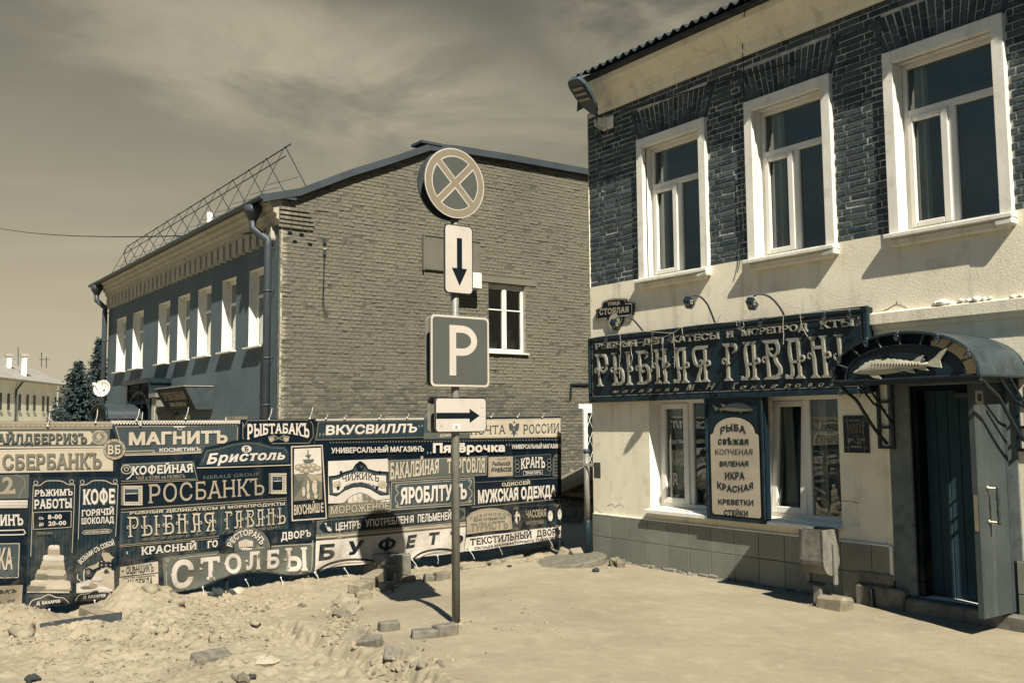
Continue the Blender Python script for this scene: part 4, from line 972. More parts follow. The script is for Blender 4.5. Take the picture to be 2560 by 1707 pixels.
# ================================================================== SHOP BUILDING (right)
XC = -10.84           # its free corner
XE = 6.0              # where it runs on, far out of frame
sb = thing('shop_building', 'two-storey shop building with dark brick above, cream plaster below and white-framed windows', 'building', (XC, YR, 0))
UP = [(-9.73, -8.41), (-7.74, -6.46), (-5.77, -4.43), (-3.80, -2.46)]       # plaster surrounds of the upper windows
UZ0, UZ1 = 4.03, 6.14
def shop():
    Y = YR
    lw = [(-9.62, -8.42, .84, 2.37), (-7.72, -6.535, .84, 2.37)]
    door = (-5.66, -4.62, .16, 2.42)
    # plaster storey
    m = MB('plaster_cream'); wall_y(m, XC, XE, .30, 4.105, Y, lw + [door], .30, 'plaster_cream', 'plaster_white')
    m.quad((XC, Y, 4.105), (XE, Y, 4.105), (XE, Y + .05, 4.105), (XC, Y + .05, 4.105), 'plaster_white')
    m.quad((XC, Y + 9, -.3), (XC, Y, -.3), (XC, Y, 6.85), (XC, Y + 9, 6.85)); m.quad((XE, Y, -.3), (XE, Y + 9, -.3), (XE, Y + 9, 6.85), (XE, Y, 6.85)); m.quad((XE, Y + 9, -.3), (XC, Y + 9, -.3), (XC, Y + 9, 6.85), (XE, Y + 9, 6.85))
    m.build('plastered_wall', sb)
    # string ledge over the door
    m = MB('plaster_cream'); prof = [(0, 3.04), (.02, 3.04), (.03, 3.08), (.06, 3.09), (.075, 3.10), (.075, 3.215), (0, 3.24)]
    for (d0, z0), (d1, z1) in zip(prof, prof[1:]): m.quad((-6.12, Y - d0, z0), (XE, Y - d0, z0), (XE, Y - d1, z1), (-6.12, Y - d1, z1))
    m.add([(-6.12, Y - d, z) for d, z in prof], [tuple(range(len(prof)))])
    m.build('ledge', sb)
    m = MB('plaster_white')      # flaking plaster heaped on the ledge
    for k in range(34):
        x = random.uniform(-5.3, -3.2); s = random.uniform(.02, .05); z = 3.235 + random.uniform(0, .03)
        m.lathe((x, Y - random.uniform(.0, .03), z), (random.uniform(-.3, .3), 0, 1), [(s * .8, -s * .5), (s * 1.3, 0), (s * .9, s * .5), (s * .2, s * .75)], 7)
    kind(m.build('flaking_plaster', sb, True), 'stuff')
    m = MB('cable')              # cracks
    for pts in ([(410, 142), (470, 128), (530, 118), (580, 92), (630, 66), (690, 84), (730, 108), (780, 100), (860, 96)], [(632, 66), (634, 40)], [(955, 70), (1010, 66), (1090, 62), (1200, 52), (1330, 45), (1500, 22), (1631, 5)]):
        q = [RY(*kD(*p), Y - .002) for p in pts]; m = MB('cable'); ribbon(m, PlaneY(Y), smooth([(v.x, v.z) for v in q], 5), .007, 'cable', .003); m.build('wall_crack', sb)
    for pts in ([(360, 1500)], [(1500, 265), (1540, 278), (1570, 290)], [(2105, 866), (2160, 868), (2240, 885)], [(1500, 1015), (1560, 1010), (1620, 1020)], [(300, 905), (340, 890), (360, 915), (395, 892), (420, 905), (430, 925)], [(205, 920), (240, 950), (270, 955)]):
        if len(pts) > 2:
            q = [RY(*k3(*p), Y - .002) for p in pts]; m = MB('cable'); ribbon(m, PlaneY(Y), smooth([(v.x, v.z) for v in q], 5), .005, 'cable', .003); m.build('wall_crack', sb)
    # tiled plinth
    m = MB('grout'); m.box(XC + .0, -5.93, Y - .018, Y, -.3, .66, 'grout'); m.box(-4.60, XE, Y - .018, Y, -.3, .66, 'grout')
    for (xa, xb) in ((XC, -5.93), (-4.58, XE)):
        x = xa
        while x < xb - .03:
            w = min(.39, xb - x)
            for z0, z1 in ((.02, .335), (.342, .655)):
                m.cbox(x + .003, x + w - .003, Y - .030, Y - .010, z0, z1, .003, 'tile', None, .0012)
            x += .39
    m.build('tiled_plinth', sb)
    m = MB('plaster_white'); m.box(-5.935, -5.90, Y - .034, Y + .0, .30, .66); m.box(XC + .02, -5.935, Y - .033, Y, .656, .672); m.build('plinth_edge', sb)
    # rubble foot below the tiles
    m = MB('concrete'); x = XC
    while x < -5.9:
        w = random.uniform(.08, .2); m.cbox(x, x + w - .01, Y - .05 - random.uniform(0, .035), Y, -.15, .015 + random.uniform(0, .03), .015, 'concrete', None, .012); x += w
    m.build('foundation', sb)
    m = MB('concrete'); m.cbox(-6.32, -5.90, Y - .05, Y, .24, .36, .01); m.cbox(-6.33, -5.74, Y - .11, Y, -.1, .22, .02, 'concrete', None, .01); m.cbox(-6.15, -6.08, Y - .16, Y - .11, -.1, .2, .01, 'timber_dark', None, .01)
    m.cbox(-5.72, -4.45, Y - .14, Y - .001, -.1, .15, .02, 'concrete', None, .01); m.build('doorstep', sb)
    # bricked storey
    holes = [(a - .0, b + .0, UZ0 - .1, UZ1) for a, b in UP]
    inner = [(a + .125, b - .125, UZ0 + .06, UZ1 - .14) for a, b in UP]
    m = MB('mortar_dark_wall'); wall_y(m, XC + .004, XE, 4.1, 6.86, Y + .022, inner, .02, 'mortar_dark_wall'); m.build('mortar_bed', sb)
    arch = [(a - .02, b + .02, UZ1 - .01, UZ1 + .47) for a, b in UP]
    m = MB('brick_dark'); t3 = lambda a, z, d: (a, Y + .018 - d, z)
    bricks(m, t3, XC, 2.0, 4.11, 6.84, holes + arch, None, .0765, 'brick_dark', .006, .0028, 'flemish')
    m.build('brickwork', sb)
    for a, b in UP:              # flat arches of leaning bricks
        m = MB('brick_dark'); n = 17; c = (a + b) / 2; z0, z1 = UZ1 + .0, UZ1 + .45
        for k in range(n):
            u0, u1 = k / n, (k + 1) / n
            lean = (u0 + u1 - 1) * .16
            x0, x1 = a - .01 + (b - a + .02) * u0, a - .01 + (b - a + .02) * u1
            cuts = [z0, z0 + .125, z0 + .25, z1] if k % 2 else [z0, z0 + .25, z1]
            if k % 3 == 2: cuts = [z0, z0 + .19, z0 + .32, z1]
            for p, q in zip(cuts, cuts[1:]):
                f = lambda x, z: x + lean * (z - z0) / .45 * 1.0
                o = .006 + random.gauss(0, .002); P = [(f(x0, p) + .005, p + .005), (f(x1, p) - .005, p + .005), (f(x1, q) - .005, q - .005), (f(x0, q) + .005, q - .005)]
                m.prism([t3(*w, o) for w in P], (0, .03, 0))
        m.build('brick_arch', sb)
    # cornice and eaves
    m = MB('plaster_cream'); prof = [(.0, 6.76), (.02, 6.76), (.03, 6.80), (.05, 6.81), (.06, 6.90), (.11, 6.93), (.115, 6.95), (.19, 7.01), (.20, 7.035), (.27, 7.08), (.29, 7.11), (.30, 7.19), (0, 7.19)]
    for (d0, z0), (d1, z1) in zip(prof, prof[1:]): m.quad((-10.62, Y - d0, z0), (XE, Y - d0, z0), (XE, Y - d1, z1), (-10.62, Y - d1, z1))
    m.add([(-10.62, Y - d, z) for d, z in prof], [tuple(range(len(prof)))]); m.build('cornice', sb)
    m = MB('timber_dark'); m.box(-10.66, XE, Y - .40, Y + .1, 7.195, 7.24, 'timber_dark'); m.add([(-10.62, Y - .36, 7.15), (-11.15, Y + .05, 6.98), (-10.66, Y + .1, 7.2), (-10.66, Y + .0, 7.0)], [(0, 1, 2), (0, 3, 1), (1, 3, 2)], 'timber_dark'); m.build('fascia', sb)
    m = MB('slate'); xs = np.arange(-10.66, XE, .0165); pit = .165
    zf = lambda x: .030 * math.sin(2 * math.pi * x / pit)
    hip = lambda x: max(.02, min(1., (x + 10.66) / 4.0))
    top = [Vector((x, Y - .46, 7.275 + zf(x))) for x in xs]; bk = [Vector((x, Y - .46 + 4.96 * hip(x), 7.275 + 1.825 * hip(x) + zf(x))) for x in xs]; lo = [v - Vector((0, 0, .010)) for v in top]
    n = len(xs); m.add(top + bk + lo, [(i, i + 1, n + i + 1, n + i) for i in range(n - 1)] + [(2 * n + i, 2 * n + i + 1, i + 1, i) for i in range(n - 1)] )
    m.add([(-10.66, Y - .3, 7.2), (XE, Y - .3, 7.2), (XE, Y + 4.5, 9.0), (-6.66, Y + 4.5, 9.0)], [(0, 1, 2, 3)], 'timber_dark'); m.add([(-10.66, Y + 9, 7.2), (XE, Y + 9, 7.2), (XE, Y + 4.5, 9.13), (-6.66, Y + 4.5, 9.13)], [(0, 1, 2, 3)])
    m.add([(-10.66, Y - .3, 7.2), (-10.66, Y + 9, 7.2), (-6.66, Y + 4.5, 9.1)], [(0, 1, 2)]); m.quad((-10.66, Y, 6.85), (-10.66, Y + 9, 6.85), (-10.66, Y + 9, 7.2), (-10.66, Y, 7.2))
    m.build('roof', sb)
    # upper windows
    for i, (a, b) in enumerate(UP):
        m = MB('plaster_white'); o0, o1 = Y - .045, Y + .2
        wi = .125
        for (x0, x1, z0, z1) in ((a, a + wi, UZ0, UZ1), (b - wi, b, UZ0, UZ1), (a + wi, b - wi, UZ1 - .14, UZ1)): m.cbox(x0, x1, o0, o1, z0, z1, .006, 'plaster_white', None, .0)
        s = m.build('window_surround', sb)
        m = MB('plaster_white'); xa, xb, za, zb = a + wi, b - wi, UZ0 + .06, UZ1 - .14
        m.cbox(a - .03, b + .03, Y - .12, Y + .2, UZ0 - .005, UZ0 + .045, .008); m.cbox(a + .02, b - .02, Y - .07, Y, UZ0 - .10, UZ0 - .005, .02, 'plaster_cream')
        m.cbox(b - .15, b + .03, Y - .11, Y, UZ0 - .07, UZ0 - .003, .012, 'plaster_white', None, .006); m.build('sill', sb)
        m = MB('plastic_white'); Yf = Y + .14; t = .055
        zt = za + 1.33
        for (x0, x1, z0, z1) in ((xa, xa + t, za, zb), (xb - t, xb, za, zb), (xa + t, xb - t, za, za + t), (xa + t, xb - t, zb - t, zb), (xa + t, xb - t, zt - .03, zt + .05)): m.cbox(x0, x1, Yf, Yf + .06, z0, z1, .006)
        xm = (xa + xb) / 2; m.cbox(xm - .05, xm + .05, Yf, Yf + .06, za + t, zt - .03, .006)
        st = .06; L = xa + t; Rr = xm - .05         # opening sash on the left
        for (x0, x1, z0, z1) in ((L, L + st, za + t, zt - .03), (Rr - st, Rr + .02, za + t, zt - .03), (L + st, Rr - st, za + t, za + t + st), (L + st, Rr - st, zt - .03 - st, zt - .03)): m.cbox(x0, x1, Yf - .022, Yf + .03, z0, z1, .007)
        w = m.build('window', sb)
        g = MB('glass'); g.quad((xa + .03, Yf + .035, za + .03), (xb - .03, Yf + .035, za + .03), (xb - .03, Yf + .035, zb - .03), (xa + .03, Yf + .035, zb - .03)); g.build('pane', w)
        m = MB('room'); room_y(m, xa, xb, za, zb, Yf + .06, 1.2); m.build('room_interior', w)
        m = MB('curtain')
        xs_ = np.linspace(xa + .10, xa + .25 + .05 * (i % 2), 14); cv = [(x, Yf + .10 + .02 * math.sin(9 * k)) for k, x in enumerate(xs_)]
        for (x0, y0), (x1, y1) in zip(cv, cv[1:]): m.quad((x0, y0, za), (x1, y1, za), (x1, y1, zb), (x0, y0, zb))
        m.build('curtain', w)
    # shop windows
    for i, (a, b, c, d) in enumerate(lw):
        m = MB('plastic_white'); Yf = Y + .2; t = .06
        for (x0, x1, z0, z1) in ((a, a + t, c, d), (b - t, b, c, d), (a + t, b - t, c, c + t), (a + t, b - t, d - .08, d)): m.cbox(x0, x1, Yf, Yf + .07, z0, z1, .006)
        xm = a + .60; m.cbox(xm - .045, xm + .045, Yf, Yf + .07, c + t, d - .08, .006)
        w = m.build('window', sb)
        m = MB('plastic_white'); st = .075; L, Rr, za, zb = a + t, xm - .045, c + t, d - .08
        for (x0, x1, z0, z1) in ((L, L + st, za, zb), (Rr - st, Rr + .02, za, zb), (L + st, Rr - st, za, za + st), (L + st, Rr - st, zb - st, zb)): m.cbox(x0, x1, Yf - .025, Yf + .04, z0, z1, .007)
        if i == 1:                 # tilted open at the top
            ca, sa = math.cos(R(4)), math.sin(R(4))
            m.v = [(x, Yf + (y - Yf) * ca + (z - za) * sa, za + (z - za) * ca) for x, y, z in m.v]
        s = m.build('sash', w)
        g = MB('glass')
        f = (lambda x, z: (x, Yf + .02 + (z - za) * (math.sin(R(4)) if i == 1 else 0), z))
        g.quad(f(L + .03, za + .03), f(Rr - .03, za + .03), f(Rr - .03, zb - .03), f(L + .03, zb - .03)); g.quad((xm, Yf + .035, c + .03), (b - .03, Yf + .035, c + .03), (b - .03, Yf + .035, d - .03), (xm, Yf + .035, d - .03)); g.build('pane', w)
        m = MB('room'); room_y(m, a, b, c, d, Yf + .32, .9); m.build('room_interior', w)
        m = MB('curtain'); xs_ = np.linspace(L + .09, L + .22, 18)
        cv = [(x, Yf + .18 + .018 * math.sin(1.9 * k)) for k, x in enumerate(xs_)]
        for (x0, y0), (x1, y1) in zip(cv, cv[1:]): m.quad((x0 - .02, y0, c), (x1 + .02, y1, c), (x1 - .04, y1, d), (x0, y0, d))
        xs_ = np.linspace(xm + .05, xm + .16, 14); cv = [(x, Yf + .18 + .018 * math.sin(1.9 * k)) for k, x in enumerate(xs_)]
        if i == 1:
            for (x0, y0), (x1, y1) in zip(cv, cv[1:]): m.quad((x0, y0, c), (x1, y1, c), (x1, y1, d), (x0, y0, d))
        m.build('curtain', w)
        m = MB('plaster_white'); m.add([(a - .03, Y - .10, c - .03), (b + .02, Y - .10, c - .03), (b + .02, Yf, c + .005), (a - .03, Yf, c + .005), (a - .03, Y - .10, c - .075), (b + .02, Y - .10, c - .075)], [(0, 1, 2, 3), (4, 5, 1, 0), (4, 0, 3), (1, 5, 2)]); m.build('sill', w)
    # doorway: jambs, dark lining, inner door
    a, b, c, d = door
    m = MB('plaster_door'); m.cbox(-5.90, a + .02, Y - .012, Y + .03, .16, 2.50, .01); m.cbox(a + .02, b + .1, Y - .012, Y + .03, d - .02, 2.50, .008); m.cbox(b - .02, b + .1, Y - .012, Y + .03, .16, d - .02, .008); m.build('door_surround', sb)
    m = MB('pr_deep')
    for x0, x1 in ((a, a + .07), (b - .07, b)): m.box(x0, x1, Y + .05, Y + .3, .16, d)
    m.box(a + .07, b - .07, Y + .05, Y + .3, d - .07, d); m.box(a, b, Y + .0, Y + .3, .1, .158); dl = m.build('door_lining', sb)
    m = MB('door_inner'); x = a + .07; n = 7; w = (b - a - .14) / n
    for k in range(n): m.cbox(x + k * w + .002, x + (k + 1) * w - .002, Y + .20, Y + .24, .16, d - .07, .006, 'door_inner')
    m.box(a + .07, b - .07, Y + .232, Y + .25, .16, d - .07, 'door_groove'); di = m.build('inner_door', sb)
    m = MB('iron_dark'); m.tube([(b - .22, Y + .20, 1.62), (b - .22, Y + .15, 1.62), (b - .22, Y + .15, 1.45), (b - .22, Y + .20, 1.45)], .012, 6); m.build('handle', di)
    m = MB('iron_grey'); m.cbox(a + .42, a + .72, Y + .14, Y + .20, d - .16, d - .09, .02); m.build('door_closer', di)
    # outer leaf, swung open
    hx, hy = -4.60, Y - .03; L = 1.02; ang = R(-84)       # leaf direction
    dv = Vector((-math.cos(ang), math.sin(ang), 0)); dv = Vector((-.02, -1, 0)).normalized(); nv = Vector((dv.y * -1, dv.x, 0)); nv = Vector((1, -.02, 0)).normalized()
    L = .60
    P = lambda u, o, z: Vector((hx, hy, z)) + dv * u + nv * o
    m = MB('door_leaf'); z0, z1 = .17, 2.38
    A = [P(.02, 0, z0), P(L, 0, z0), P(L, 0, z1), P(.02, 0, z1)]; m.prism(A, nv * -.055); m.prism([P(.02, .004, z0), P(.06, .004, z0), P(.06, .004, z1), P(.02, .004, z1)], nv * -.01, 'iron_grey')
    lf = m.build('outer_door', sb)
    m = MB('brass'); 
    hz0, hz1, hu = 1.04, 1.40, L - .17
    for z in (hz0 + .02, hz1 - .02): m.lathe(P(hu, 0, z), nv, [(.028, 0), (.024, .012), (.010, .016), (.010, .09)], 10)
    prof = [(.013, 0), (.016, .02), (.013, .05), (.019, .10), (.022, .13), (.014, .155), (.020, .18), (.014, .205), (.022, .24), (.019, .28), (.013, .32), (.016, .345), (.012, .36)]
    m.lathe(P(hu, .10, hz0), (0, 0, 1), prof, 10, 'timber_dark'); m.build('handle', lf, True)
    m = MB('brass'); m.prism([P(L + .001, -.01, .98), P(L + .001, -.046, .98), P(L + .001, -.046, 1.32), P(L + .001, -.01, 1.32)], dv * .004); m.build('lock_plate', lf)
    m = MB('pr_cream'); m.prism([P(L - .03, .001, 2.18), P(L - .17, .001, 2.18), P(L - .17, .001, 2.31), P(L - .03, .001, 2.31)], nv * .003); m.prism([P(L - .07, .002, 2.21), P(L - .14, .002, 2.21), P(L - .14, .002, 2.28), P(L - .07, .002, 2.28)], nv * .003, 'pr_mid'); m.build('sticker', lf)
    # cable running down the front of the upper storey
    m = MB('cable'); q = [k8(*p) for p in ((1030, 0), (1003, 80), (992, 200), (995, 300), (1000, 420), (1000, 560), (1010, 650))]
    m.tube([RY(*p, Y - (.32 if i < 2 else .03 + .0 * i)) if i != 2 else RY(*p, Y - .1) for i, p in enumerate(q)], .006, 5)
    q = [k8(*p) for p in ((990, 930), (985, 1100), (1000, 1250), (985, 1400), (965, 1485))]; m.tube([RY(*p, Y - .03) for p in q], .006, 5)
    q = [k8(*p) for p in ((345, 600), (500, 560), (700, 500), (900, 435), (1307, 330))]; m.tube([RY(*p, Y - .03) for p in q], .010, 5)
    m.build('wall_cable', sb)
shop()

# ------------------------------------------------------------------ lettering of the big sign: hand-drawn glyphs
def art_glyphs():
    st = .078
    def stem(x, top=True, foot=True, y0=0, y1=1.):
        o = [('p', [(x - st / 2, y0 + .06), (x + st / 2, y0 + .06), (x + st / 2, y1 - .05), (x - st / 2, y1 - .05)])]
        if foot: o.append(('p', [(x - .135, y0), (x + .135, y0), (x + .11, y0 + .04), (x + st / 2 + .01, y0 + .075), (x + st / 2, y0 + .11), (x - st / 2, y0 + .11), (x - st / 2 - .01, y0 + .075), (x - .11, y0 + .04)]))
        if top: o.append(('p', [(x - .13, y1), (x + .13, y1), (x + .08, y1 - .04), (x + st / 2, y1 - .10), (x - st / 2, y1 - .10), (x - .08, y1 - .04)]))
        return o
    def cl(x, y, s=1):     # curl hanging from a stem; s=-1 to the left
        return [('r', smooth([(x, y - .02), (x + s * .06, y + .055), (x + s * .125, y + .03), (x + s * .135, y - .05), (x + s * .085, y - .085), (x + s * .06, y - .05)], 5), .038, (1.15, .7))]
    G = {}
    G['Р'] = (.62, stem(.20, False) + [('p', [(.02, 1), (.46, 1), (.44, .90), (.14, .90), (.09, .95)]), ('r', smooth([(.40, .95), (.52, .93), (.585, .80), (.58, .60), (.50, .46), (.40, .425), (.33, .48), (.35, .56), (.42, .57)], 6), .075, (1.2, .55))] + cl(.17, .50, -1))
    G['Ь'] = (.60, stem(.20, True, False) + [('p', [(.02, 0), (.42, 0), (.46, .09), (.10, .09)]), ('r', smooth([(.40, .045), (.52, .10), (.565, .25), (.53, .43), (.42, .51), (.32, .49), (.28, .40), (.34, .37)], 6), .08, (1.2, .5)), ('r', smooth([(.26, .50), (.15, .42), (.06, .42), (.03, .51), (.09, .55)], 6), .04, (1.2, .7))])
    G['І'] = (.34, stem(.16) + cl(.19, .48, 1))
    G['Б'] = (.62, stem(.20, False, False) + [('p', [(.02, 1), (.52, 1), (.50, .90), (.14, .90), (.08, .95)]), ('r', smooth([(.49, .95), (.52, .86), (.50, .79), (.43, .75)], 6), .06, (1.2, .3)), ('p', [(.02, 0), (.44, 0), (.46, .09), (.10, .09)]),
              ('r', smooth([(.42, .045), (.54, .11), (.58, .27), (.54, .46), (.42, .56), (.30, .52), (.26, .42), (.34, .36), (.40, .41)], 6), .08, (1.25, .5))] + cl(.17, .50, -1))
    G['Н'] = (.66, stem(.17) + stem(.49) + [('p', [(.17, .69), (.49, .69), (.49, .77), (.17, .77)])] + cl(.14, .55, -1) + cl(.52, .55, 1))
    G['А'] = (.66, stem(.47, False) + [('p', [(.10, 1), (.60, 1), (.54, .94), (.50, .90), (.22, .90), (.16, .93)]), ('r', smooth([(.25, .93), (.20, .80), (.195, .60), (.24, .30), (.23, .10), (.16, .04)], 6), .085, (.9, 1.1)), ('p', [(.02, 0), (.22, 0), (.23, .06), (.12, .06), (.05, .11), (.02, .10)]), ('p', [(.2, .38), (.47, .38), (.47, .45), (.2, .45)])] + cl(.50, .50, 1))
    G['Я'] = (.62, stem(.46, False) + [('p', [(.14, 1), (.58, 1), (.54, .93), (.50, .90), (.16, .90)]), ('r', smooth([(.20, .95), (.08, .91), (.035, .76), (.08, .55), (.20, .45), (.32, .46), (.38, .54), (.30, .60), (.26, .55)], 6), .08, (1.2, .5)), ('r', smooth([(.30, .45), (.27, .30), (.20, .18), (.17, .06)], 6), .08, (.9, 1.1)), ('p', [(.05, 0), (.29, 0), (.25, .05), (.20, .09), (.13, .09), (.09, .05)])] + cl(.49, .52, 1))
    G['Г'] = (.58, stem(.22, False) + [('p', [(.04, 1), (.52, 1), (.50, .90), (.16, .90), (.10, .95)]), ('r', smooth([(.48, .95), (.53, .87), (.51, .78), (.42, .73)], 6), .065, (1.2, .3))] + cl(.19, .54, -1))
    G['В'] = (.62, stem(.19, False, False) + [('p', [(.03, 1), (.55, 1), (.52, .91), (.14, .91), (.08, .95)]), ('r', smooth([(.48, .95), (.545, .82), (.51, .66), (.40, .585), (.29, .62), (.25, .72), (.32, .78), (.37, .74)], 6), .07, (1.1, .55)), ('r', smooth([(.40, .58), (.46, .42), (.56, .28), (.55, .14), (.44, .07), (.32, .06)], 6), .08, (1, 1.1)), ('p', [(.02, 0), (.50, 0), (.56, .04), (.44, .09), (.28, .09), (.24, .06), (.10, .06)])] + cl(.16, .52, -1))
    G['Ы'] = (1.0, G['Ь'][1] + [(k, [(x + .66, y) for x, y in p], *r) for k, p, *r in G['І'][1]])
    G[' '] = (.30, [])
    return G
AG = art_glyphs()
def art_text(mb, plane, s, Q, mat, d, depth=0., gap=.13):
    W = sum(AG[c][0] + gap for c in s) - gap; x = 0; lay = 0
    for c in s:
        w, sh = AG[c]
        for it in sh:
            tr = lambda p: bil(Q, (x + p[0]) / W, p[1]); dd = d + (lay % 5) * .0012; lay += 1
            if it[0] == 'r':
                wu = it[2] * np.linalg.norm(Q[0] - Q[3]); ribbon(mb, plane, [tr(p) for p in it[1]], wu, mat, dd, depth, it[3])
            else:
                P = [tr(p) for p in it[1]]
                if depth: mb.prism([plane.to3(*p, dd) for p in P], plane.to3(0, 0, 0) - plane.to3(0, 0, depth), mat)
                else: mb.add([plane.to3(*p, dd) for p in P], [tuple(range(len(P)))], mat)
        x += w + gap

def shop_sign():
    Yb = YR - .11
    t = thing('shop_signboard', 'long dark shop signboard with raised carved letters above the two shop windows', 'signboard', (-8.5, YR, 2.35))
    pl = PlaneY(Yb); un = lambda p: pl.un(p)
    tl, tr, br, bl = un((1469, 847)), un((2166, 768)), un((2178, 983)), un((1478.4, 1001.5))
    x0, x1 = (tl[0] + bl[0]) / 2, (tr[0] + br[0]) / 2; z0, z1 = (bl[1] + br[1]) / 2, (tl[1] + tr[1]) / 2
    m = MB('sign_dark'); m.box(x0, x1, Yb, YR - .004, z0, z1)
    for k in range(1, 4): m.box(x0 + (x1 - x0) * k / 4 - .0015, x0 + (x1 - x0) * k / 4 + .0015, Yb - .001, Yb, z0, z1, 'sign_black')
    m.build('board', t)
    m = MB('frame_dark'); w = .045
    for a, b, c, d in ((x0 - .01, x1 + .01, z1 - w, z1 + .012), (x0 - .01, x1 + .01, z0 - .015, z0 + w), (x0 - .01, x0 + w * .7, z0 + w, z1 - w), (x1 - w, x1 + .012, z0 + w, z1 - w)): m.cbox(a, b, Yb - .022, Yb + .03, c, d, .006, 'frame_dark')
    v = lambda *a: np.array(a, float)
    frame4(m, pl, [v(x0 + .075, z1 - .085), v(x1 - .085, z1 - .085), v(x1 - .085, z0 + .075), v(x0 + .075, z0 + .075)], .008, 'wood_letter', .004)
    m.build('frame', t)
    def Q(pts, k): return [un(k(*p)) for p in pts]
    m = MB('wood_letter')
    def T(s, pts, k, style='mserif', dd=.03): m = MB('wood_letter'); letter(m, pl, s, Q(pts, k), 'wood_letter', style, dd, depth=.028); m.build('small_lettering', t)
    T('РЫБНЫЯ', [(102, 518), (437, 488), (437, 540), (104, 566)], k2); T('ДЕЛ', [(492, 480), (655, 470), (655, 520), (492, 531)], k2); T('КАТЕСЫ', [(722, 462), (1110, 425), (1112, 480), (722, 514)], k2)
    T('И', [(1172, 418), (1222, 413), (1224, 468), (1174, 473)], k2); T('МОРЕПРОД', [(1296, 405), (1830, 352), (1832, 410), (1296, 458)], k2); T('КТЫ', [(1936, 336), (2208, 312), (2210, 374), (1938, 400)], k2)
    for w_, q_, g_ in (('РЫБНАЯ', [(90, 607), (1028, 533), (1040, 830), (108, 868)], .16), ('ГАВАНЬ', [(1130, 522), (2200, 436), (2240, 788), (1140, 824)], .10)):
        m = MB('wood_letter'); art_text(m, pl, w_, Q(q_, k2), 'wood_letter', .035, .033, g_); m.build('large_lettering', t)
    m = MB()
    if 0: art_text(m, pl, 'РЫБНАЯ', Q([(90, 607), (1028, 533), (1040, 830), (108, 868)], k2), 'wood_letter', .035, .033, .16)
    m = MB('wood_letter')
    for s, x0_, x1_, ya, yb, st in [('м', 240, 293, 900, 922, 'script'), ('а', 325, 365, 897, 919, 'script'), ('г', 393, 425, 894, 917, 'script'), ('а', 455, 495, 892, 915, 'script'), ('з', 528, 556, 889, 913, 'script'), ('и', 592, 636, 885, 911, 'script'), ('н', 668, 708, 882, 908, 'script'), ('ъ', 740, 778, 880, 906, 'script'),
                                    ('М', 843, 915, 852, 900, 'script'), ('.', 955, 962, 893, 899, 'script'), ('Н', 1002, 1078, 842, 893, 'script'), ('.', 1113, 1119, 886, 893, 'script'), ('Г', 1222, 1262, 840, 892, 'script'), ('о', 1284, 1326, 862, 890, 'script'), ('н', 1368, 1420, 860, 887, 'script'), ('ч', 1450, 1492, 856, 884, 'script'),
                                    ('а', 1535, 1582, 852, 881, 'script'), ('р', 1640, 1690, 848, 878, 'script'), ('о', 1732, 1778, 845, 874, 'script'), ('в', 1836, 1872, 840, 870, 'script'), ('о', 1924, 1970, 838, 867, 'script'), ('й', 2022, 2080, 832, 862, 'script')]:
        f = CAP / .56 if s.islower() else 1
        letter(m, pl, s, Q([(x0_, yb - (yb - ya) * f), (x1_, yb - (yb - ya) * f), (x1_, yb), (x0_, yb)], k2), 'wood_letter', st, .022, depth=.02)
    m.build('script_lettering', t)
    # garland of bulbs and withered fairy-light strings
    g = thing('bulb_garland', 'sagging garland of clear bulbs along the top of the long dark shop sign', 'string lights', (-8.5, Yb - .05, 3.3))
    m = MB('cable_light')
    top = [(35, 478), (130, 462), (292, 440), (480, 418), (720, 432), (800, 385), (1070, 352), (1250, 340), (1450, 318), (1640, 290), (1960, 258), (2250, 232)]
    pt = lambda p, d=.05: RY(*k2(*p), Yb - d)
    m.tube(smooth([tuple(pt(p)) for p in top], 4), .0045, 5)
    for hang in ([(292, 440), (300, 490), (330, 508), (400, 515), (480, 505), (560, 470), (640, 470), (720, 432)], [(295, 500), (298, 600), (290, 680), (292, 800)], [(382, 512), (385, 580), (395, 640), (380, 690)], [(553, 480), (552, 560), (560, 640), (552, 750)], [(640, 475), (645, 600), (640, 700), (660, 800)], [(730, 432), (735, 520), (742, 620), (740, 715)],
                 [(1245, 340), (1252, 380), (1300, 420)], [(1300, 345), (1305, 375), (1280, 400)], [(1628, 295), (1625, 380), (1630, 450), (1627, 525)], [(1765, 280), (1770, 330), (1790, 400), (1825, 460)], [(1080, 352), (1118, 280)], [(800, 385), (805, 440)]):
        m.tube(smooth([tuple(pt(p, .07 + random.uniform(-.01, .01))) for p in hang], 4), .0042, 5)
    for k in range(40):
        a = random.choice([(295, 600), (385, 600), (555, 600), (645, 650), (737, 580), (1627, 420), (1790, 380)]); p = (a[0] + random.uniform(-4, 4), a[1] + random.uniform(-90, 110)); q = (p[0] + random.uniform(-14, 14), p[1] + random.uniform(-8, 14))
        m.tube([pt(p, .07), pt(q, .085)], .002, 4)
    m.build('wire', g)
    for p in [(180, 470), (558, 452), (698, 458), (1270, 360), (1440, 335), (1962, 280), (2167, 265), (2240, 325), (2090, 890), (2240, 900)]:
        c = pt(p, .075); s = 1 if p[1] < 800 else .9
        m = MB('bulb_glass', 'iron_grey'); m.lathe((c.x, c.y, c.z), (0, 0, -1), [(.008, -.005), (.013, .005), (.030 * s, .03), (.034 * s, .048), (.028 * s, .066), (.012, .080), (.002, .083)], 12, 'bulb_glass'); m.lathe((c.x, c.y, c.z), (0, 0, 1), [(.013, -.006), (.013, .03), (.006, .035)], 8, 'iron_grey'); m.build('bulb', g, True)
    # goose-neck lamps
    labs = ['dark gooseneck sign lamp hanging in front of the street name plaque', 'dark gooseneck sign lamp arching over the middle of the long sign, middle one of three', 'dark gooseneck sign lamp arching over the sign below the middle upper window']
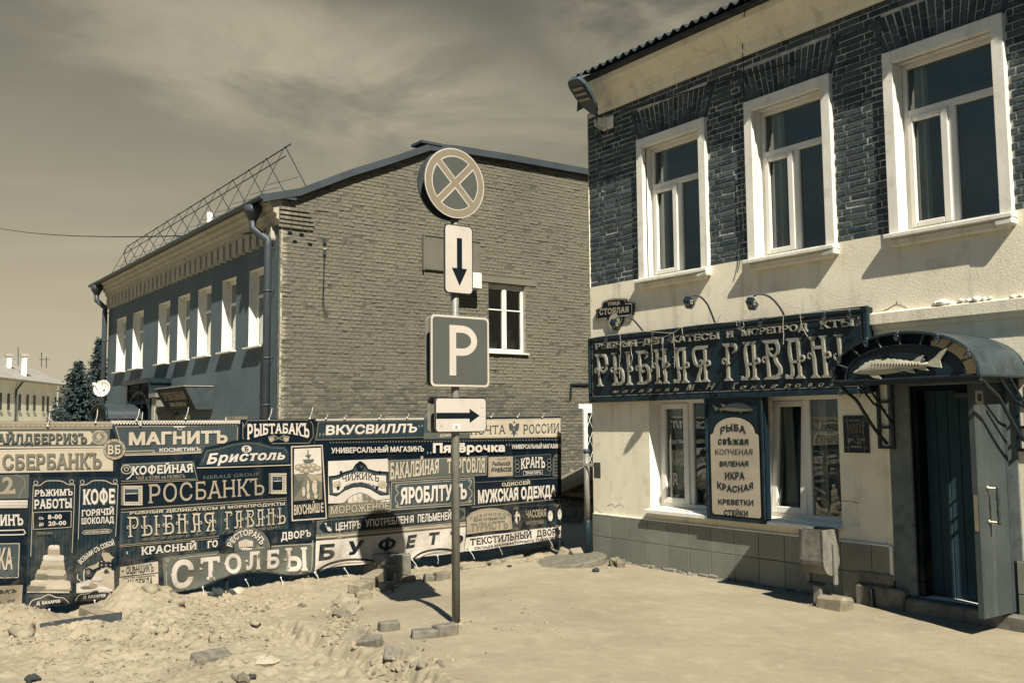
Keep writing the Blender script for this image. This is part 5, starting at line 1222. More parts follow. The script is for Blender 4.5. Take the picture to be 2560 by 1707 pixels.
    for lab, base, path, box in zip(labs, ((480, 415), (1070, 350), (1635, 288)),
            [((480, 415), (440, 365), (395, 318), (345, 297), (290, 298), (258, 318)), ((1070, 350), (1040, 270), (1005, 195), (955, 140), (900, 125), (870, 142)), ((1635, 288), (1600, 225), (1545, 160), (1490, 125), (1430, 115), (1390, 130))], ((250, 362), (855, 182), (1368, 190))):
        n = len(path); pts = [RY(*k2(*p), YR - .06 - .42 * (i / (n - 1))) for i, p in enumerate(path)]
        t = thing('gooseneck_lamp', lab, 'sign lamp', pts[0], 'gooseneck lamps over the shop sign')
        m = MB('iron_grey'); m.tube(smooth([tuple(p) for p in pts], 4), .013, 8); m.build('arm', t, True)
        c = RY(*k2(*box), YR - .52); m = MB('iron_dark')
        aim = Vector((-.15, .75, -.65)).normalized(); r_ = Vector((1, 0, 0)); r_ = (r_ - aim * r_.dot(aim)).normalized(); u_ = r_.cross(aim)
        hs = .047; F = [c + aim * .06 + r_ * sx * hs + u_ * sy * hs for sx, sy in ((-1, -1), (1, -1), (1, 1), (-1, 1))]; B = [c - aim * .07 + r_ * sx * hs * .8 + u_ * sy * hs * .8 for sx, sy in ((-1, -1), (1, -1), (1, 1), (-1, 1))]
        m.add(F + B, [(4, 5, 6, 7)] + [(i, (i + 1) % 4, 4 + (i + 1) % 4, 4 + i) for i in range(4)])
        for i in range(4):
            a, b = F[i], F[(i + 1) % 4]
            for k in range(5): 
                p, q = a + (b - a) * (k + .15) / 5, a + (b - a) * (k + .85) / 5; m.add([p, q, q + aim * .014, (p + q) / 2 + aim * .02, p + aim * .014], [(0, 1, 2, 3, 4)])
        m.add([p - aim * .01 for p in F], [(0, 1, 2, 3)], 'lamp_lens'); hd = m.build('lamp_head', t)
        m = MB('wood_letter')
        for fc in ((0, 1), (1, 2), (2, 3), (3, 0)):
            ctr = (F[fc[0]] + F[fc[1]] + B[fc[0]] + B[fc[1]]) / 4; ax = (F[fc[1]] - F[fc[0]]).normalized(); ay = aim; nn = ax.cross(ay).normalized()
            if nn.dot(ctr - c) < 0: nn = -nn
            for s1, s2 in ((1, 0), (-1, 0), (0, 1), (0, -1)): m.lathe(ctr + nn * .004 + ax * s1 * .022 + ay * s2 * .022, nn, [(.014, 0), (.012, .004)], 8)
        m.build('ornament', hd)
shop_sign()

def small_signs():
    # street name plaque
    t = thing('street_name_plaque', 'small dark street name plaque with a stepped outline and pale rim by the building corner', 'street sign', (-10.28, YR, 3.4))
    pl = PlaneY(YR - .02); Pp = [(105, 240), (148, 225), (160, 178), (210, 158), (268, 150), (318, 150), (352, 155), (355, 192), (410, 190), (410, 285), (325, 297), (322, 330), (305, 368), (262, 392), (215, 375), (192, 335), (190, 315), (105, 325)]
    P = [pl.un(k2(*p)) for p in Pp]; c = sum(P) / len(P)
    m = MB('sign_dark'); m.prism([pl.to3(*p, .02) for p in P], (0, .03, 0), 'sign_black'); m.build('plate', t)
    m = MB('pr_cream'); ribbon(m, pl, [c + (p - c) * .93 for p in P], .011, 'pr_cream', .023, closed=True)
    lt = lambda s, q, st, mt='pr_cream': letter(m, pl, s, [pl.un(k2(*p)) for p in q], mt, st, .024)
    lt('УЛИЦА', [(202, 182), (305, 172), (304, 200), (204, 211)], 'bold'); lt('СТОЯЛАЯ', [(137, 236), (375, 216), (376, 262), (136, 288)], 'bserif')
    cc = pl.un(k2(256, 342)); polyf(m, pl, ell(cc[0], cc[1], .125, .125, 28), 'pr_cream', .0235); letter(m, pl, '1', [cc + np.array(v) for v in ((-.07, .05), (-.025, .05), (-.025, -.06), (-.07, -.06))], 'sign_black', 'bold', .026); m.build('lettering', t)
    # menu board between the shop windows
    t = thing('menu_board', 'tall dark framed menu board with an arched cream panel between the two shop windows', 'menu board', (-8.09, YR, .75))
    Yb = YR - .10; pl = PlaneY(Yb); u = lambda x, y: pl.un(k3(x, y))
    q = [u(1050, 78), u(1497, 62), u(1526, 1047), u(1075, 998)]
    x0, x1 = (q[0][0] + q[3][0]) / 2, (q[1][0] + q[2][0]) / 2; z0, z1 = (q[2][1] + q[3][1]) / 2, (q[0][1] + q[1][1]) / 2 - .005
    m = MB('sign_dark'); m.box(x0, x1, Yb, YR - .003, z0, z1); m.build('board', t)
    m = MB('frame_dark'); w = .035
    for a, b, c_, d in ((x0, x1, z0, z0 + w), (x0, x0 + w, z0 + w, z1), (x1 - w, x1, z0 + w, z1)): m.cbox(a, b, Yb - .02, Yb + .02, c_, d, .005)
    m.build('frame', t)
    a, b = x0 + .085, x1 - .075; zt = z1 - .25; zb = z0 + .065; cx = (a + b) / 2
    sh = [(a, zb + .03), (a + .02, zb), (b - .02, zb), (b, zb + .03), (b, zt - .24), (b - .012, zt - .215), (b - .05, zt - .205)] + [(cx + (b - a - .11) / 2 * math.cos(tt), zt - .20 + .20 * math.sin(tt)) for tt in np.linspace(.05, math.pi - .05, 14)] + [(a + .05, zt - .205), (a + .012, zt - .215), (a, zt - .24)]
    cc = np.array((cx, (zt + zb) / 2)); m = MB('pr_deep'); polyf(m, pl, [cc + (np.array(p) - cc) * np.array((1.045, 1.02)) for p in sh], 'pr_deep', .003)
    polyf(m, pl, sh, 'pr_cream', .006); m.build('menu_panel', t)
    m = MB('pr_deep')
    def L(s, pts, st, bend=0.): m = MB(); letter(m, pl, s, [u(*p) for p in pts], 'pr_teal', st, .010, bend); m.build('lettering', t)
    def arc(s, cx_, cy_, r0, r1, a0, a1): C = u(cx_, cy_); sc_ = np.linalg.norm(u(cx_ + 100, cy_) - C) / 100; letter_arc(m, pl, s, C, r0 * sc_, r1 * sc_, a0, a1, 'pr_teal', 'bserif', .010)
    L('РЫБА', [(1172, 305), (1372, 300), (1374, 352), (1174, 358)], 'bserif', .55)
    L('свѣжая', [(1156, 375), (1394, 378), (1394, 432), (1156, 432)], 'bserif'); L('КОПЧЕНАЯ', [(1134, 468), (1424, 468), (1424, 510), (1134, 508)], 'serif'); L('ВЯЛЕНАЯ', [(1170, 560), (1390, 558), (1390, 600), (1170, 600)], 'bold')
    L('ИКРА', [(1208, 645), (1362, 642), (1364, 698), (1210, 697)], 'bserif'); L('КРАСНАЯ', [(1148, 712), (1428, 718), (1430, 768), (1150, 762)], 'bserif', -.65); L('КРЕВЕТКИ', [(1158, 850), (1428, 858), (1430, 900), (1160, 890)], 'bold'); L('СТЕЙКИ', [(1202, 932), (1388, 940), (1390, 984), (1202, 975)], 'bserif')
    m.build('lettering', t)
    m = MB('fish_wood'); B = lambda pts, mt, d: m.add([pl.to3(*u(*p), d) for p in pts], [tuple(range(len(pts)))], mt)
    top = [(1150, 152), (1190, 148), (1240, 122), (1300, 112), (1360, 120), (1400, 140), (1428, 160)]; bot = [(1150, 158), (1200, 168), (1260, 176), (1330, 178), (1390, 174), (1415, 170), (1428, 164)]
    strip(m, pl, [u(*p) for p in top], [u(*p) for p in bot], 'pr_mid', .012, 20, 3); strip(m, pl, [u(*p) for p in [(1150, 157), (1260, 150), (1340, 158), (1428, 163)]], [u(*(x, y + 1)) for x, y in bot], 'pr_olive', .014, 20, 2)
    B([(1155, 152), (1105, 118), (1130, 148), (1138, 178), (1158, 160)], 'pr_olive', .013); B([(1195, 148), (1178, 115), (1218, 134)], 'pr_olive', .013); B([(1330, 176), (1325, 192), (1360, 174)], 'pr_olive', .013); B([(1180, 160), (1172, 184), (1198, 166)], 'pr_olive', .013); m.build('fish_picture', t)
    # hours plaque
    t = thing('hours_plaque', 'small dark opening hours plaque with a pale scalloped outline left of the door canopy bracket', 'plaque', (-6.3, YR, 1.88))
    pl = PlaneY(YR - .012); u = lambda x, y: pl.un(kD(x, y)); q = [u(208, 940), u(410, 934), u(418, 1226), u(226, 1230)]
    x0, x1, z0, z1 = (q[0][0] + q[3][0]) / 2, (q[1][0] + q[2][0]) / 2, (q[2][1] + q[3][1]) / 2, (q[0][1] + q[1][1]) / 2
    m = MB('sign_black'); m.box(x0, x1, YR - .016, YR - .001, z0, z1, 'sign_dark'); m.build('plate', t)
    m = MB('pr_tan'); w, h = x1 - x0, z1 - z0
    o = []; r = .045
    for cx_, cz, s in ((x1 - .015, z1 - .015, 180), (x0 + .015, z1 - .015, 270), (x0 + .015, z0 + .015, 0), (x1 - .015, z0 + .015, 90)):
        for k in range(7): tt = R(s + 90 - 90 * k / 6) if True else 0; o.append((cx_ + r * math.cos(tt), cz + r * math.sin(tt)))
    o = [np.array(p) for p in o]; seq = o[0:7][::-1] + o[7:14][::-1] + o[14:21][::-1] + o[21:28][::-1]
    ribbon(m, pl, seq, .004, 'pr_tan', .007, closed=True)
    def L(s, fx0, fx1, fy0, fy1, st):
        letter(m, pl, s, [np.array((x0 + w * fx0, z1 - h * fy0)), np.array((x0 + w * fx1, z1 - h * fy0)), np.array((x0 + w * fx1, z1 - h * fy1)), np.array((x0 + w * fx0, z1 - h * fy1))], 'pr_cream', st, .008)
    L('МАГАЗИНЪ', .28, .70, .10, .135, 'serif'); art_text(m, pl, 'РЫБНАЯ', [np.array((x0 + w * a, z1 - h * b)) for a, b in ((.13, .19), (.86, .19), (.86, .32), (.13, .32))], 'pr_tan', .008); art_text(m, pl, 'ГАВАНЬ', [np.array((x0 + w * a, z1 - h * b)) for a, b in ((.20, .34), (.83, .34), (.83, .47), (.20, .47))], 'pr_tan', .008)
    L('ЧАСЫ РАБОТЫ', .36, .64, .53, .56, 'sans'); L('9', .17, .27, .60, .76, 'serif'); L('00', .28, .42, .60, .68, 'serif'); L('-', .45, .52, .63, .73, 'serif'); L('21', .54, .70, .60, .76, 'serif'); L('00', .71, .86, .60, .68, 'serif'); L('БЕЗ ВЫХОДНЫХ', .30, .72, .81, .855, 'bold')
    m.build('lettering', t)
small_signs()

def canopy():
    dep = .92; Yf = YR - dep
    t = thing('door_canopy', 'dark arched metal canopy with a pale carved fish over the shop door', 'canopy', (-5.17, YR, 2.45))
    pl = PlaneY(Yf); u = lambda x, y: pl.un(kD(x, y))
    a, b = u(140, 672), u(1285, 622); zb = (a[1] + b[1]) / 2; x0, x1 = a[0], b[0]; cx = (x0 + x1) / 2; w = (x1 - x0) / 2; ht = u(715, 284)[1] - zb
    arc = lambda k, n=28, s=1., hh=1.: [(cx + w * s * math.cos(math.pi - math.pi * i / n), zb + ht * hh * math.sin(math.pi * i / n) ** .82) for i in range(n + 1)]
    A = arc(0)
    m = MB('canopy_sheet')
    for (xa, za), (xb, zb_) in zip(A, A[1:]):
        m.quad((xa, Yf - .03, za + .012), (xb, Yf - .03, zb_ + .012), (xb, YR - .01, zb_ + .012), (xa, YR - .01, za + .012)); m.quad((xa, Yf - .03, za), (xb, Yf - .03, zb_), (xb, YR - .01, zb_), (xa, YR - .01, za), 'iron_dark')
    m.build('roof_sheet', t, True)
    m = MB('iron_dark'); m.tube([(x, Yf - .02, z) for x, z in A], .016, 6); In = arc(0, 28, .82, .74); m.tube([(x, Yf, z) for x, z in In], .010, 6)
    m.tube([(x0 - .02, Yf - .01, zb), (x1 + .02, Yf - .01, zb)], .018, 6); m.tube([(x, YR - .03, z) for x, z in A], .014, 6)
    for s in (x0, x1): m.tube([(s, Yf, zb), (s, YR, zb)], .016, 6)
    for i in (3, 7, 11, 14, 17, 21, 25): m.tube([(A[i][0], Yf - .005, A[i][1]), (In[i][0], Yf - .005, In[i][1])], .012, 6, 'iron_grey')
    m.box(x0, x1, Yf - .01, Yf + .04, zb - .05, zb - .01, 'iron_dark'); m.build('frame', t)
    m = MB('pr_deep'); ribbon(m, PlaneY(Yf + .03), [((a_[0] + b_[0]) / 2, (a_[1] + b_[1]) / 2) for a_, b_ in zip(A[2:19], In[2:19])], w * .19, 'pr_deep', 0); m.build('arch_shade_infill', t)  # added dark infill, stands in for the shaded wall behind the arch
    m = MB('sign_dark'); P = In + []; m.prism([(x, Yf + .012, z) for x, z in P], (0, .015, 0)); m.build('tympanum', t)
    # carved sturgeon
    pf = PlaneY(Yf - .012); v = lambda x, y: pf.un(kD(x, y))
    top = [(298, 600), (340, 570), (385, 528), (430, 510), (500, 498), (570, 494), (640, 498), (700, 506), (760, 514), (830, 518), (890, 520)]
    bot = [(298, 604), (350, 612), (420, 614), (480, 618), (560, 612), (640, 600), (720, 582), (800, 566), (850, 558), (890, 552)]
    m = MB('fish_wood'); n = 26; At, Bt = resample([v(*p) for p in top], n), resample([v(*p) for p in bot], n)
    saw = [np.array((0, .008 if i % 2 else 0)) for i in range(n + 1)]; vs = []; nv = 6
    for j in range(nv + 1):
        for i in range(n + 1):
            f = j / nv; p = Bt[i] * (1 - f) + (At[i] + (saw[i] if j == nv else 0)) * f; vs.append(pf.to3(*p, .012 + .022 * math.sin(math.pi * f) * min(1, (i + 2) / 6)))
    m.add(vs, [(j * (n + 1) + i, j * (n + 1) + i + 1, (j + 1) * (n + 1) + i + 1, (j + 1) * (n + 1) + i) for j in range(nv) for i in range(n)])
    for p in ([(870, 526), (925, 490), (985, 430), (1035, 404), (1010, 450), (975, 505), (990, 562), (930, 556), (880, 548)], [(760, 514), (800, 480), (846, 464), (842, 486), (856, 498), (840, 519)], [(410, 612), (455, 640), (524, 652), (490, 612)], [(690, 584), (735, 600), (782, 602), (765, 578)], [(780, 566), (830, 580), (888, 584), (860, 558)]):
        m.prism([pf.to3(*v(*q), .014) for q in p], (0, .014, 0))
    m.build('carved_fish', t)
    m = MB('iron_dark'); e = v(352, 588); polyf(m, pf, ell(e[0], e[1], .008, .008, 8), 'iron_dark', .034)
    for k in range(16): q = v(455 + k * 24, 540 - abs(k - 6) * .4); polyf(m, pf, ell(q[0], q[1], .007, .018, 6), 'pr_mid', .0365)
    m.build('fish_marks', t)
    # brackets
    for s, xw in ((x0 + .02, -5.93), (x1 - .02, -4.42)):
        m = MB('iron_dark'); xw = s + .0
        for dx in (-.085, .085):
            m.box(xw + dx - .016, xw + dx + .016, YR - .035, YR - .003, zb - .72, zb + .02)
        for z in (zb - .72, zb - .50, zb - .22): m.box(xw - .085, xw + .085, YR - .036, YR - .006, z, z + .03)
        for dx in (-.085, .085): m.tube([(xw + dx, Yf + .42, zb - .01), (xw + dx, YR - .03, zb - .45)] if dx > 0 else [(xw, Yf + .40, zb - .01), (xw, YR - .25, zb - .22), (xw, YR - .03, zb - .30)], .013, 6)
        m.tube(smooth([(xw, Yf + .03, zb - .01), (xw, Yf + .18, zb - .10), (xw, Yf + .36, zb - .19), (xw, Yf + .50, zb - .33), (xw, Yf + .68, zb - .50), (xw, YR - .02, zb - .66)], 4), .018, 8)
        m.build('bracket', t)
    g = thing('bulb_garland', 'row of clear bulbs clipped round the front arch of the door canopy', 'string lights', (cx, Yf - .05, zb + .2))
    m = MB('cable'); m.tube([(x, Yf - .035, z - .005) for x, z in A], .005, 5); m.build('wire', g)
    for i in (2, 5, 10, 14, 19, 24):
        x, z = A[i]; m = MB('bulb_glass', 'iron_grey'); m.lathe((x, Yf - .05, z - .01), (0, -.3, -1), [(.010, 0), (.026, .022), (.032, .044), (.026, .062), (.010, .076), (.002, .078)], 12, 'bulb_glass'); m.lathe((x, Yf - .05, z - .01), (0, .3, 1), [(.013, -.006), (.013, .025)], 8, 'iron_grey'); m.build('bulb', g, True)
canopy()

def street_lamp():
    # LED lamp head on a short arm at the top corner
    t = thing('street_lamp', 'flat grey LED street lamp on a short arm at the top corner of the shop', 'street lamp', (-10.55, YR, 6.4))
    base = RY(*kL(1010, 1090), YR - .06); 
    m = MB('plaster_white'); c = RY(*kL(1080, 1170), YR - .03)
    m.cbox(c.x - .11, c.x + .13, YR - .035, YR - .004, c.z - .09, c.z + .1, .008); m.prism([(c.x - .02, YR - .03, c.z - .09), (c.x - .02, YR - .20, c.z - .04), (c.x - .02, YR - .20, c.z + .06), (c.x - .02, YR - .03, c.z + .1)], (.012, 0, 0)); m.prism([(c.x - .1, YR - .03, c.z - .09), (c.x - .1, YR - .20, c.z - .04), (c.x - .1, YR - .20, c.z + .06), (c.x - .1, YR - .03, c.z + .1)], (.012, 0, 0)); m.build('wall_bracket', t)
    # head: tilted up, pointing out to the left and towards the street
    k0 = RY(*kL(850, 960), YR - .22); k1_ = RY(*kL(430, 285), YR - .70)
    ax = (k1_ - k0).normalized(); Lh = (k1_ - k0).length
    cr_ = Vector((1, 0, 0)) * 1.0; cr_ = (cr_ - ax * cr_.dot(ax)).normalized(); nn = ax.cross(cr_).normalized()
    if nn.z > 0: nn = -nn
    P = lambda a, s, o: k0 + ax * a + cr_ * s + nn * o
    m = MB('iron_grey'); m.tube([Vector((c.x - .05, YR - .12, c.z)), P(.02, 0, 0), P(.12, 0, 0)], .03, 10); m.build('arm', t, True)
    out = [(.0, .05), (.16, .13), (.34, .165), (Lh - .12, .165), (Lh - .03, .13), (Lh, .09)]
    m = MB('lamp_body'); ring = [(a, w) for a, w in out] + [(a, -w) for a, w in out[::-1]]
    f = [P(a, w, .035) for a, w in ring]; bk = [P(a * .98 + .01, w * .92, -.035) for a, w in ring]; n = len(ring)
    m.add(f + bk, [tuple(range(n)), tuple(range(2 * n - 1, n - 1, -1))] + [(i, n + i, n + (i + 1) % n, (i + 1) % n) for i in range(n)]); h = m.build('lamp_head', t)
    for k in range(3):
        a0 = .24 + k * (Lh - .34) / 3; a1 = a0 + (Lh - .34) / 3 - .02
        m = MB('lamp_lens'); V = [P(a0, -.13, .037), P(a1, -.13, .037), P(a1, .13, .037), P(a0, .13, .037)]; m.prism(V, nn * .008, 'iron_grey'); W = [P(a0 + .02, -.11, .047), P(a1 - .02, -.11, .047), P(a1 - .02, .11, .047), P(a0 + .02, .11, .047)]; m.prism(W, nn * .004, 'lamp_lens'); m.build('lens', h)
    m = MB('cable_light'); q = [RY(*kL(*p), YR - .04) for p in ((920, 1100), (925, 1300), (960, 1390), (1030, 1415), (1085, 1370), (1095, 1300), (1050, 1285))]; m.tube(smooth([tuple(p) for p in q], 4), .006, 5)
    q = RY(*kL(930, 1370), YR - .03); m.cbox(q.x - .05, q.x + .06, YR - .05, YR - .01, q.z - .03, q.z + .02, .008, 'iron_dark'); m.build('cable', t)
street_lamp()

def corner_post():
    # utility marker post in front of the corner
    b = RG(1470, 1396); x, y = b.x, b.y; z0 = H(x, y)
    t = thing('marker_post', 'rusty grey marker post with a small dark utility plate at the shop corner', 'post', (x, y, z0))
    m = MB('galv'); zt = RD(*kI(318, 385), (b - Vector((0, 0, EYE))).dot(Vector(AX[2]))).z
    m.tube([(x, y, z0 - .1), (x, y, .56), (x, y, .58)], [.062, .062, .05], 12, 'iron_dark'); m.tube([(x, y, .55), (x, y, zt)], [.043, .043], 12, 'galv'); m.lathe((x, y, zt), (0, 0, 1), [(.047, -.06), (.047, 0), (.01, .005)], 12, 'iron_grey'); m.build('pole', t, True)
    pl = PlaneY(y - .05); q = [pl.un(kI(*p)) for p in ((392, 505), (448, 508), (454, 655), (392, 652))]; x0, x1 = q[0][0] + .0, (q[1][0] + q[2][0]) / 2; z1, z2 = (q[0][1] + q[1][1]) / 2, (q[2][1] + q[3][1]) / 2
    m = MB('iron_grey'); m.box(x0, x1, y - .055, y - .045, z2, z1); m.box(x, x0 + .02, y - .045, y - .03, z1 - .06, z1 - .02, 'plaster_trim'); p = m.build('plate', t)
    m = MB('pr_olive'); v = lambda a, b_: np.array((x0 + (x1 - x0) * a, z1 + (z2 - z1) * b_))
    for s, a in (('6-10', (.1, .1, .85, .2)), ('-1,0', (.1, .25, .8, .36)), ('12,5', (.45, .68, .9, .82))): letter(m, pl, s, [v(a[0], a[1]), v(a[2], a[1]), v(a[2], a[3]), v(a[0], a[3])], 'pr_olive', 'bold', .007)
    ribbon(m, pl, [v(.15, .5), v(.85, .5)], .006, 'pr_olive', .007); ribbon(m, pl, [v(.5, .5), v(.5, .66)], .006, 'pr_olive', .007); m.build('lettering', p)
corner_post()

def litter_bin():
    t = thing('litter_bin', 'weathered concrete litter bin with a rounded bottom on a single post by the shop wall', 'litter bin', (-6.52, 8.98, 0))
    p = RG(*kH(510, 1255)); px, py = p.x, p.y
    # bin body: U profile in Y-Z, long side along X
    xa = RY(*kH(222, 400), py - .17).x; xb = RY(*kH(568, 400), py - .17).x; zt = RY(*kH(400, 140), py - .17).z; zb = RY(*kH(430, 780), py - .05).z
    y0, y1 = py - .17, py + .13; h = zt - zb; r = (y1 - y0) / 2
    prof = [(y0, zt), (y0 + .005, zt - h * .35)] + [((y0 + y1) / 2 - r * math.cos(s), zb + .18 - .18 * math.sin(s)) for s in np.linspace(.12, math.pi - .12, 12)] + [(y1 - .005, zt - h * .35), (y1, zt)]
    m = MB('concrete')
    for (ya, za), (yb, zc) in zip(prof, prof[1:]):
        m.quad((xa, ya, za), (xb, ya, za), (xb, yb, zc), (xa, yb, zc)); s = .03
        cy = (y0 + y1) / 2; m.quad((xa + s, ya + (cy - ya) * .15, za + .01), (xb - s, ya + (cy - ya) * .15, za + .01), (xb - s, yb + (cy - yb) * .15, zc + .01), (xa + s, yb + (cy - yb) * .15, zc + .01))
    m.prism([(xb, y, z) for y, z in prof], (-.035, 0, 0)); m.prism([(xa, y, z) for y, z in prof], (.035, 0, 0))
    m.build('bin_body', t)
    m = MB('galv'); yb_ = y0 + .19
    m.cbox(xb + .002, xb + .03, yb_ - .03, yb_ + .03, zb - .10, zt - .15, .005); m.cbox(xa - .03, xa - .002, yb_ - .03, yb_ + .03, zb - .10, zt - .15, .005); m.cbox(xa - .03, xb + .03, yb_ - .03, yb_ + .03, zb - .13, zb - .10, .005, 'iron_dark'); m.build('cradle', t)
    m = MB('galv'); m.cbox(px - .045, px + .045, py - .03, py + .05, -.1, zb - .13, .006); m.build('post', t)
    m = MB('concrete'); q = RG(*kH(700, 1290)); m.cbox(q.x - .16, q.x + .20, q.y - .10, q.y + .14, -.1, .13, .03, 'kerb', None, .02); m.build('base_block', t)
litter_bin()
# ================================================================== BANNER FENCE
def wave(y, z):
    low = max(0., (.75 - z) / .75)
    return .006 * math.sin(3.1 * y + 1.2 * z) +   .016 * low * math.sin(9 * y + 6 * z + 1.5) +   .034 * low * low * math.sin(6.3 * y - 9 * z) + .004 * math.sin(11 * y)
FP = PlaneX(XF, wave)
class Sign:
    """one printed sign of the collage: a sheet with its shapes, and its lettering as a sub-part"""
    def __init__(s, banner, k): s.b = banner; s.k = k; s.m = MB(); s.t = MB(); s.tt = []; s.lay = 0.
    def u(s, p): return FP.un(s.k(*p))
    def Q(s, q): return [s.u(p) for p in (rect4(q) if not isinstance(q[0], (tuple, list)) else q)]
    def d(s): s.lay += .0004; return .003 + s.lay
    def fill(s, q, mat, line=None, w=.012, inset=.02):
        Q = s.Q(q); gridq(s.m, FP, Q, mat, s.d())
        if line: frame4(s.m, FP, Q, w, line, s.d(), inset)
        return s
    def strip(s, top, bot, mat): strip(s.m, FP, [s.u(p) for p in top], [s.u(p) for p in bot], mat, s.d()); return s
    def poly(s, pts, mat): polyf(s.m, FP, [s.u(p) for p in pts], mat, s.d()); return s
    def line(s, pts, w, mat, sm=True, closed=False):
        P = [s.u(p) for p in pts]; P = smooth(P, 4) if sm else resample(P, max(2, int(6 * len(P)))); ribbon(s.m, FP, P, w, mat, s.d(), closed=closed); return s
    def ellipse(s, cx, cy, rx, ry, mat, n=24): s.lay -= .00030; return s.poly(ell(cx, cy, rx, ry, n), mat)
    def ring(s, cx, cy, rx, ry, w, mat): ribbon(s.m, FP, [s.u(p) for p in ell(cx, cy, rx, ry, 28)], w, mat, s.d(), closed=True); return s
    def text(s, txt, q, mat, style='bold', bend=0., shadow=None, off=(.008, -.010), sag=0.):
        Q = s.Q(q); t = MB(); dd = s.d() + .0008
        if shadow: letter(t, FP, txt, [p + np.array(off) for p in Q], shadow, style, dd, bend, sag=sag)
        letter(t, FP, txt, Q, mat, style, dd + .0018, bend, sag=sag); s.lay += .0012; s.tt.append(t); return s
    def end(s, label=None):
        o = s.m.build('printed_sign', s.b)
        if label: o['label'] = label
        for t in s.tt + [s.t]: t.build('lettering', o)
def tie(b, x, y, dx=6, dy=30, k=None):
    p = FP.un((x, y)); q = FP.un((x + dx, y + dy)); m = MB('plastic_white')
    m.tube([FP.to3(p[0], p[1], .02), FP.to3((p[0] + q[0]) / 2 + .005, (p[1] + q[1]) / 2, .045), FP.to3(q[0], q[1], .05)], .0042, 5); m.cbox(*[c + e for c in FP.to3(p[0], p[1], .025) for e in (-.009, .009)], .002); m.build('cable_tie', b)

def fence_frame():
    t = thing('mesh_fence', 'dark wire mesh fence whose rails and feet show under the printed banners', 'fence', (XF - .06, 5, 0))
    y0, y1 = -1.2, FP.un((1402, 1100))[0]
    for z in (.16, 1.1, 2.05):
        m = MB('iron_dark'); m.tube([(XF - .05, y0, z), (XF - .05, y1, z)], .018, 6); m.build('rail', t)
    for y in np.linspace(y0, y1 - .02, 5):
        m = MB('iron_dark'); m.tube([(XF - .05, y, -.2), (XF - .05, y, 2.09)], .025, 8); m.build('post', t)
    m = MB('iron_dark')
    for y in np.arange(y0, y1, .1): m.tube([(XF - .05, y, .02), (XF - .05, y, 2.06)], .003, 4, None, False)
    for z in np.arange(.05, 2.05, .1): m.tube([(XF - .05, y0, z), (XF - .05, y1, z)], .003, 4, None, False)
    m.build('wire_mesh', t)
fence_frame()

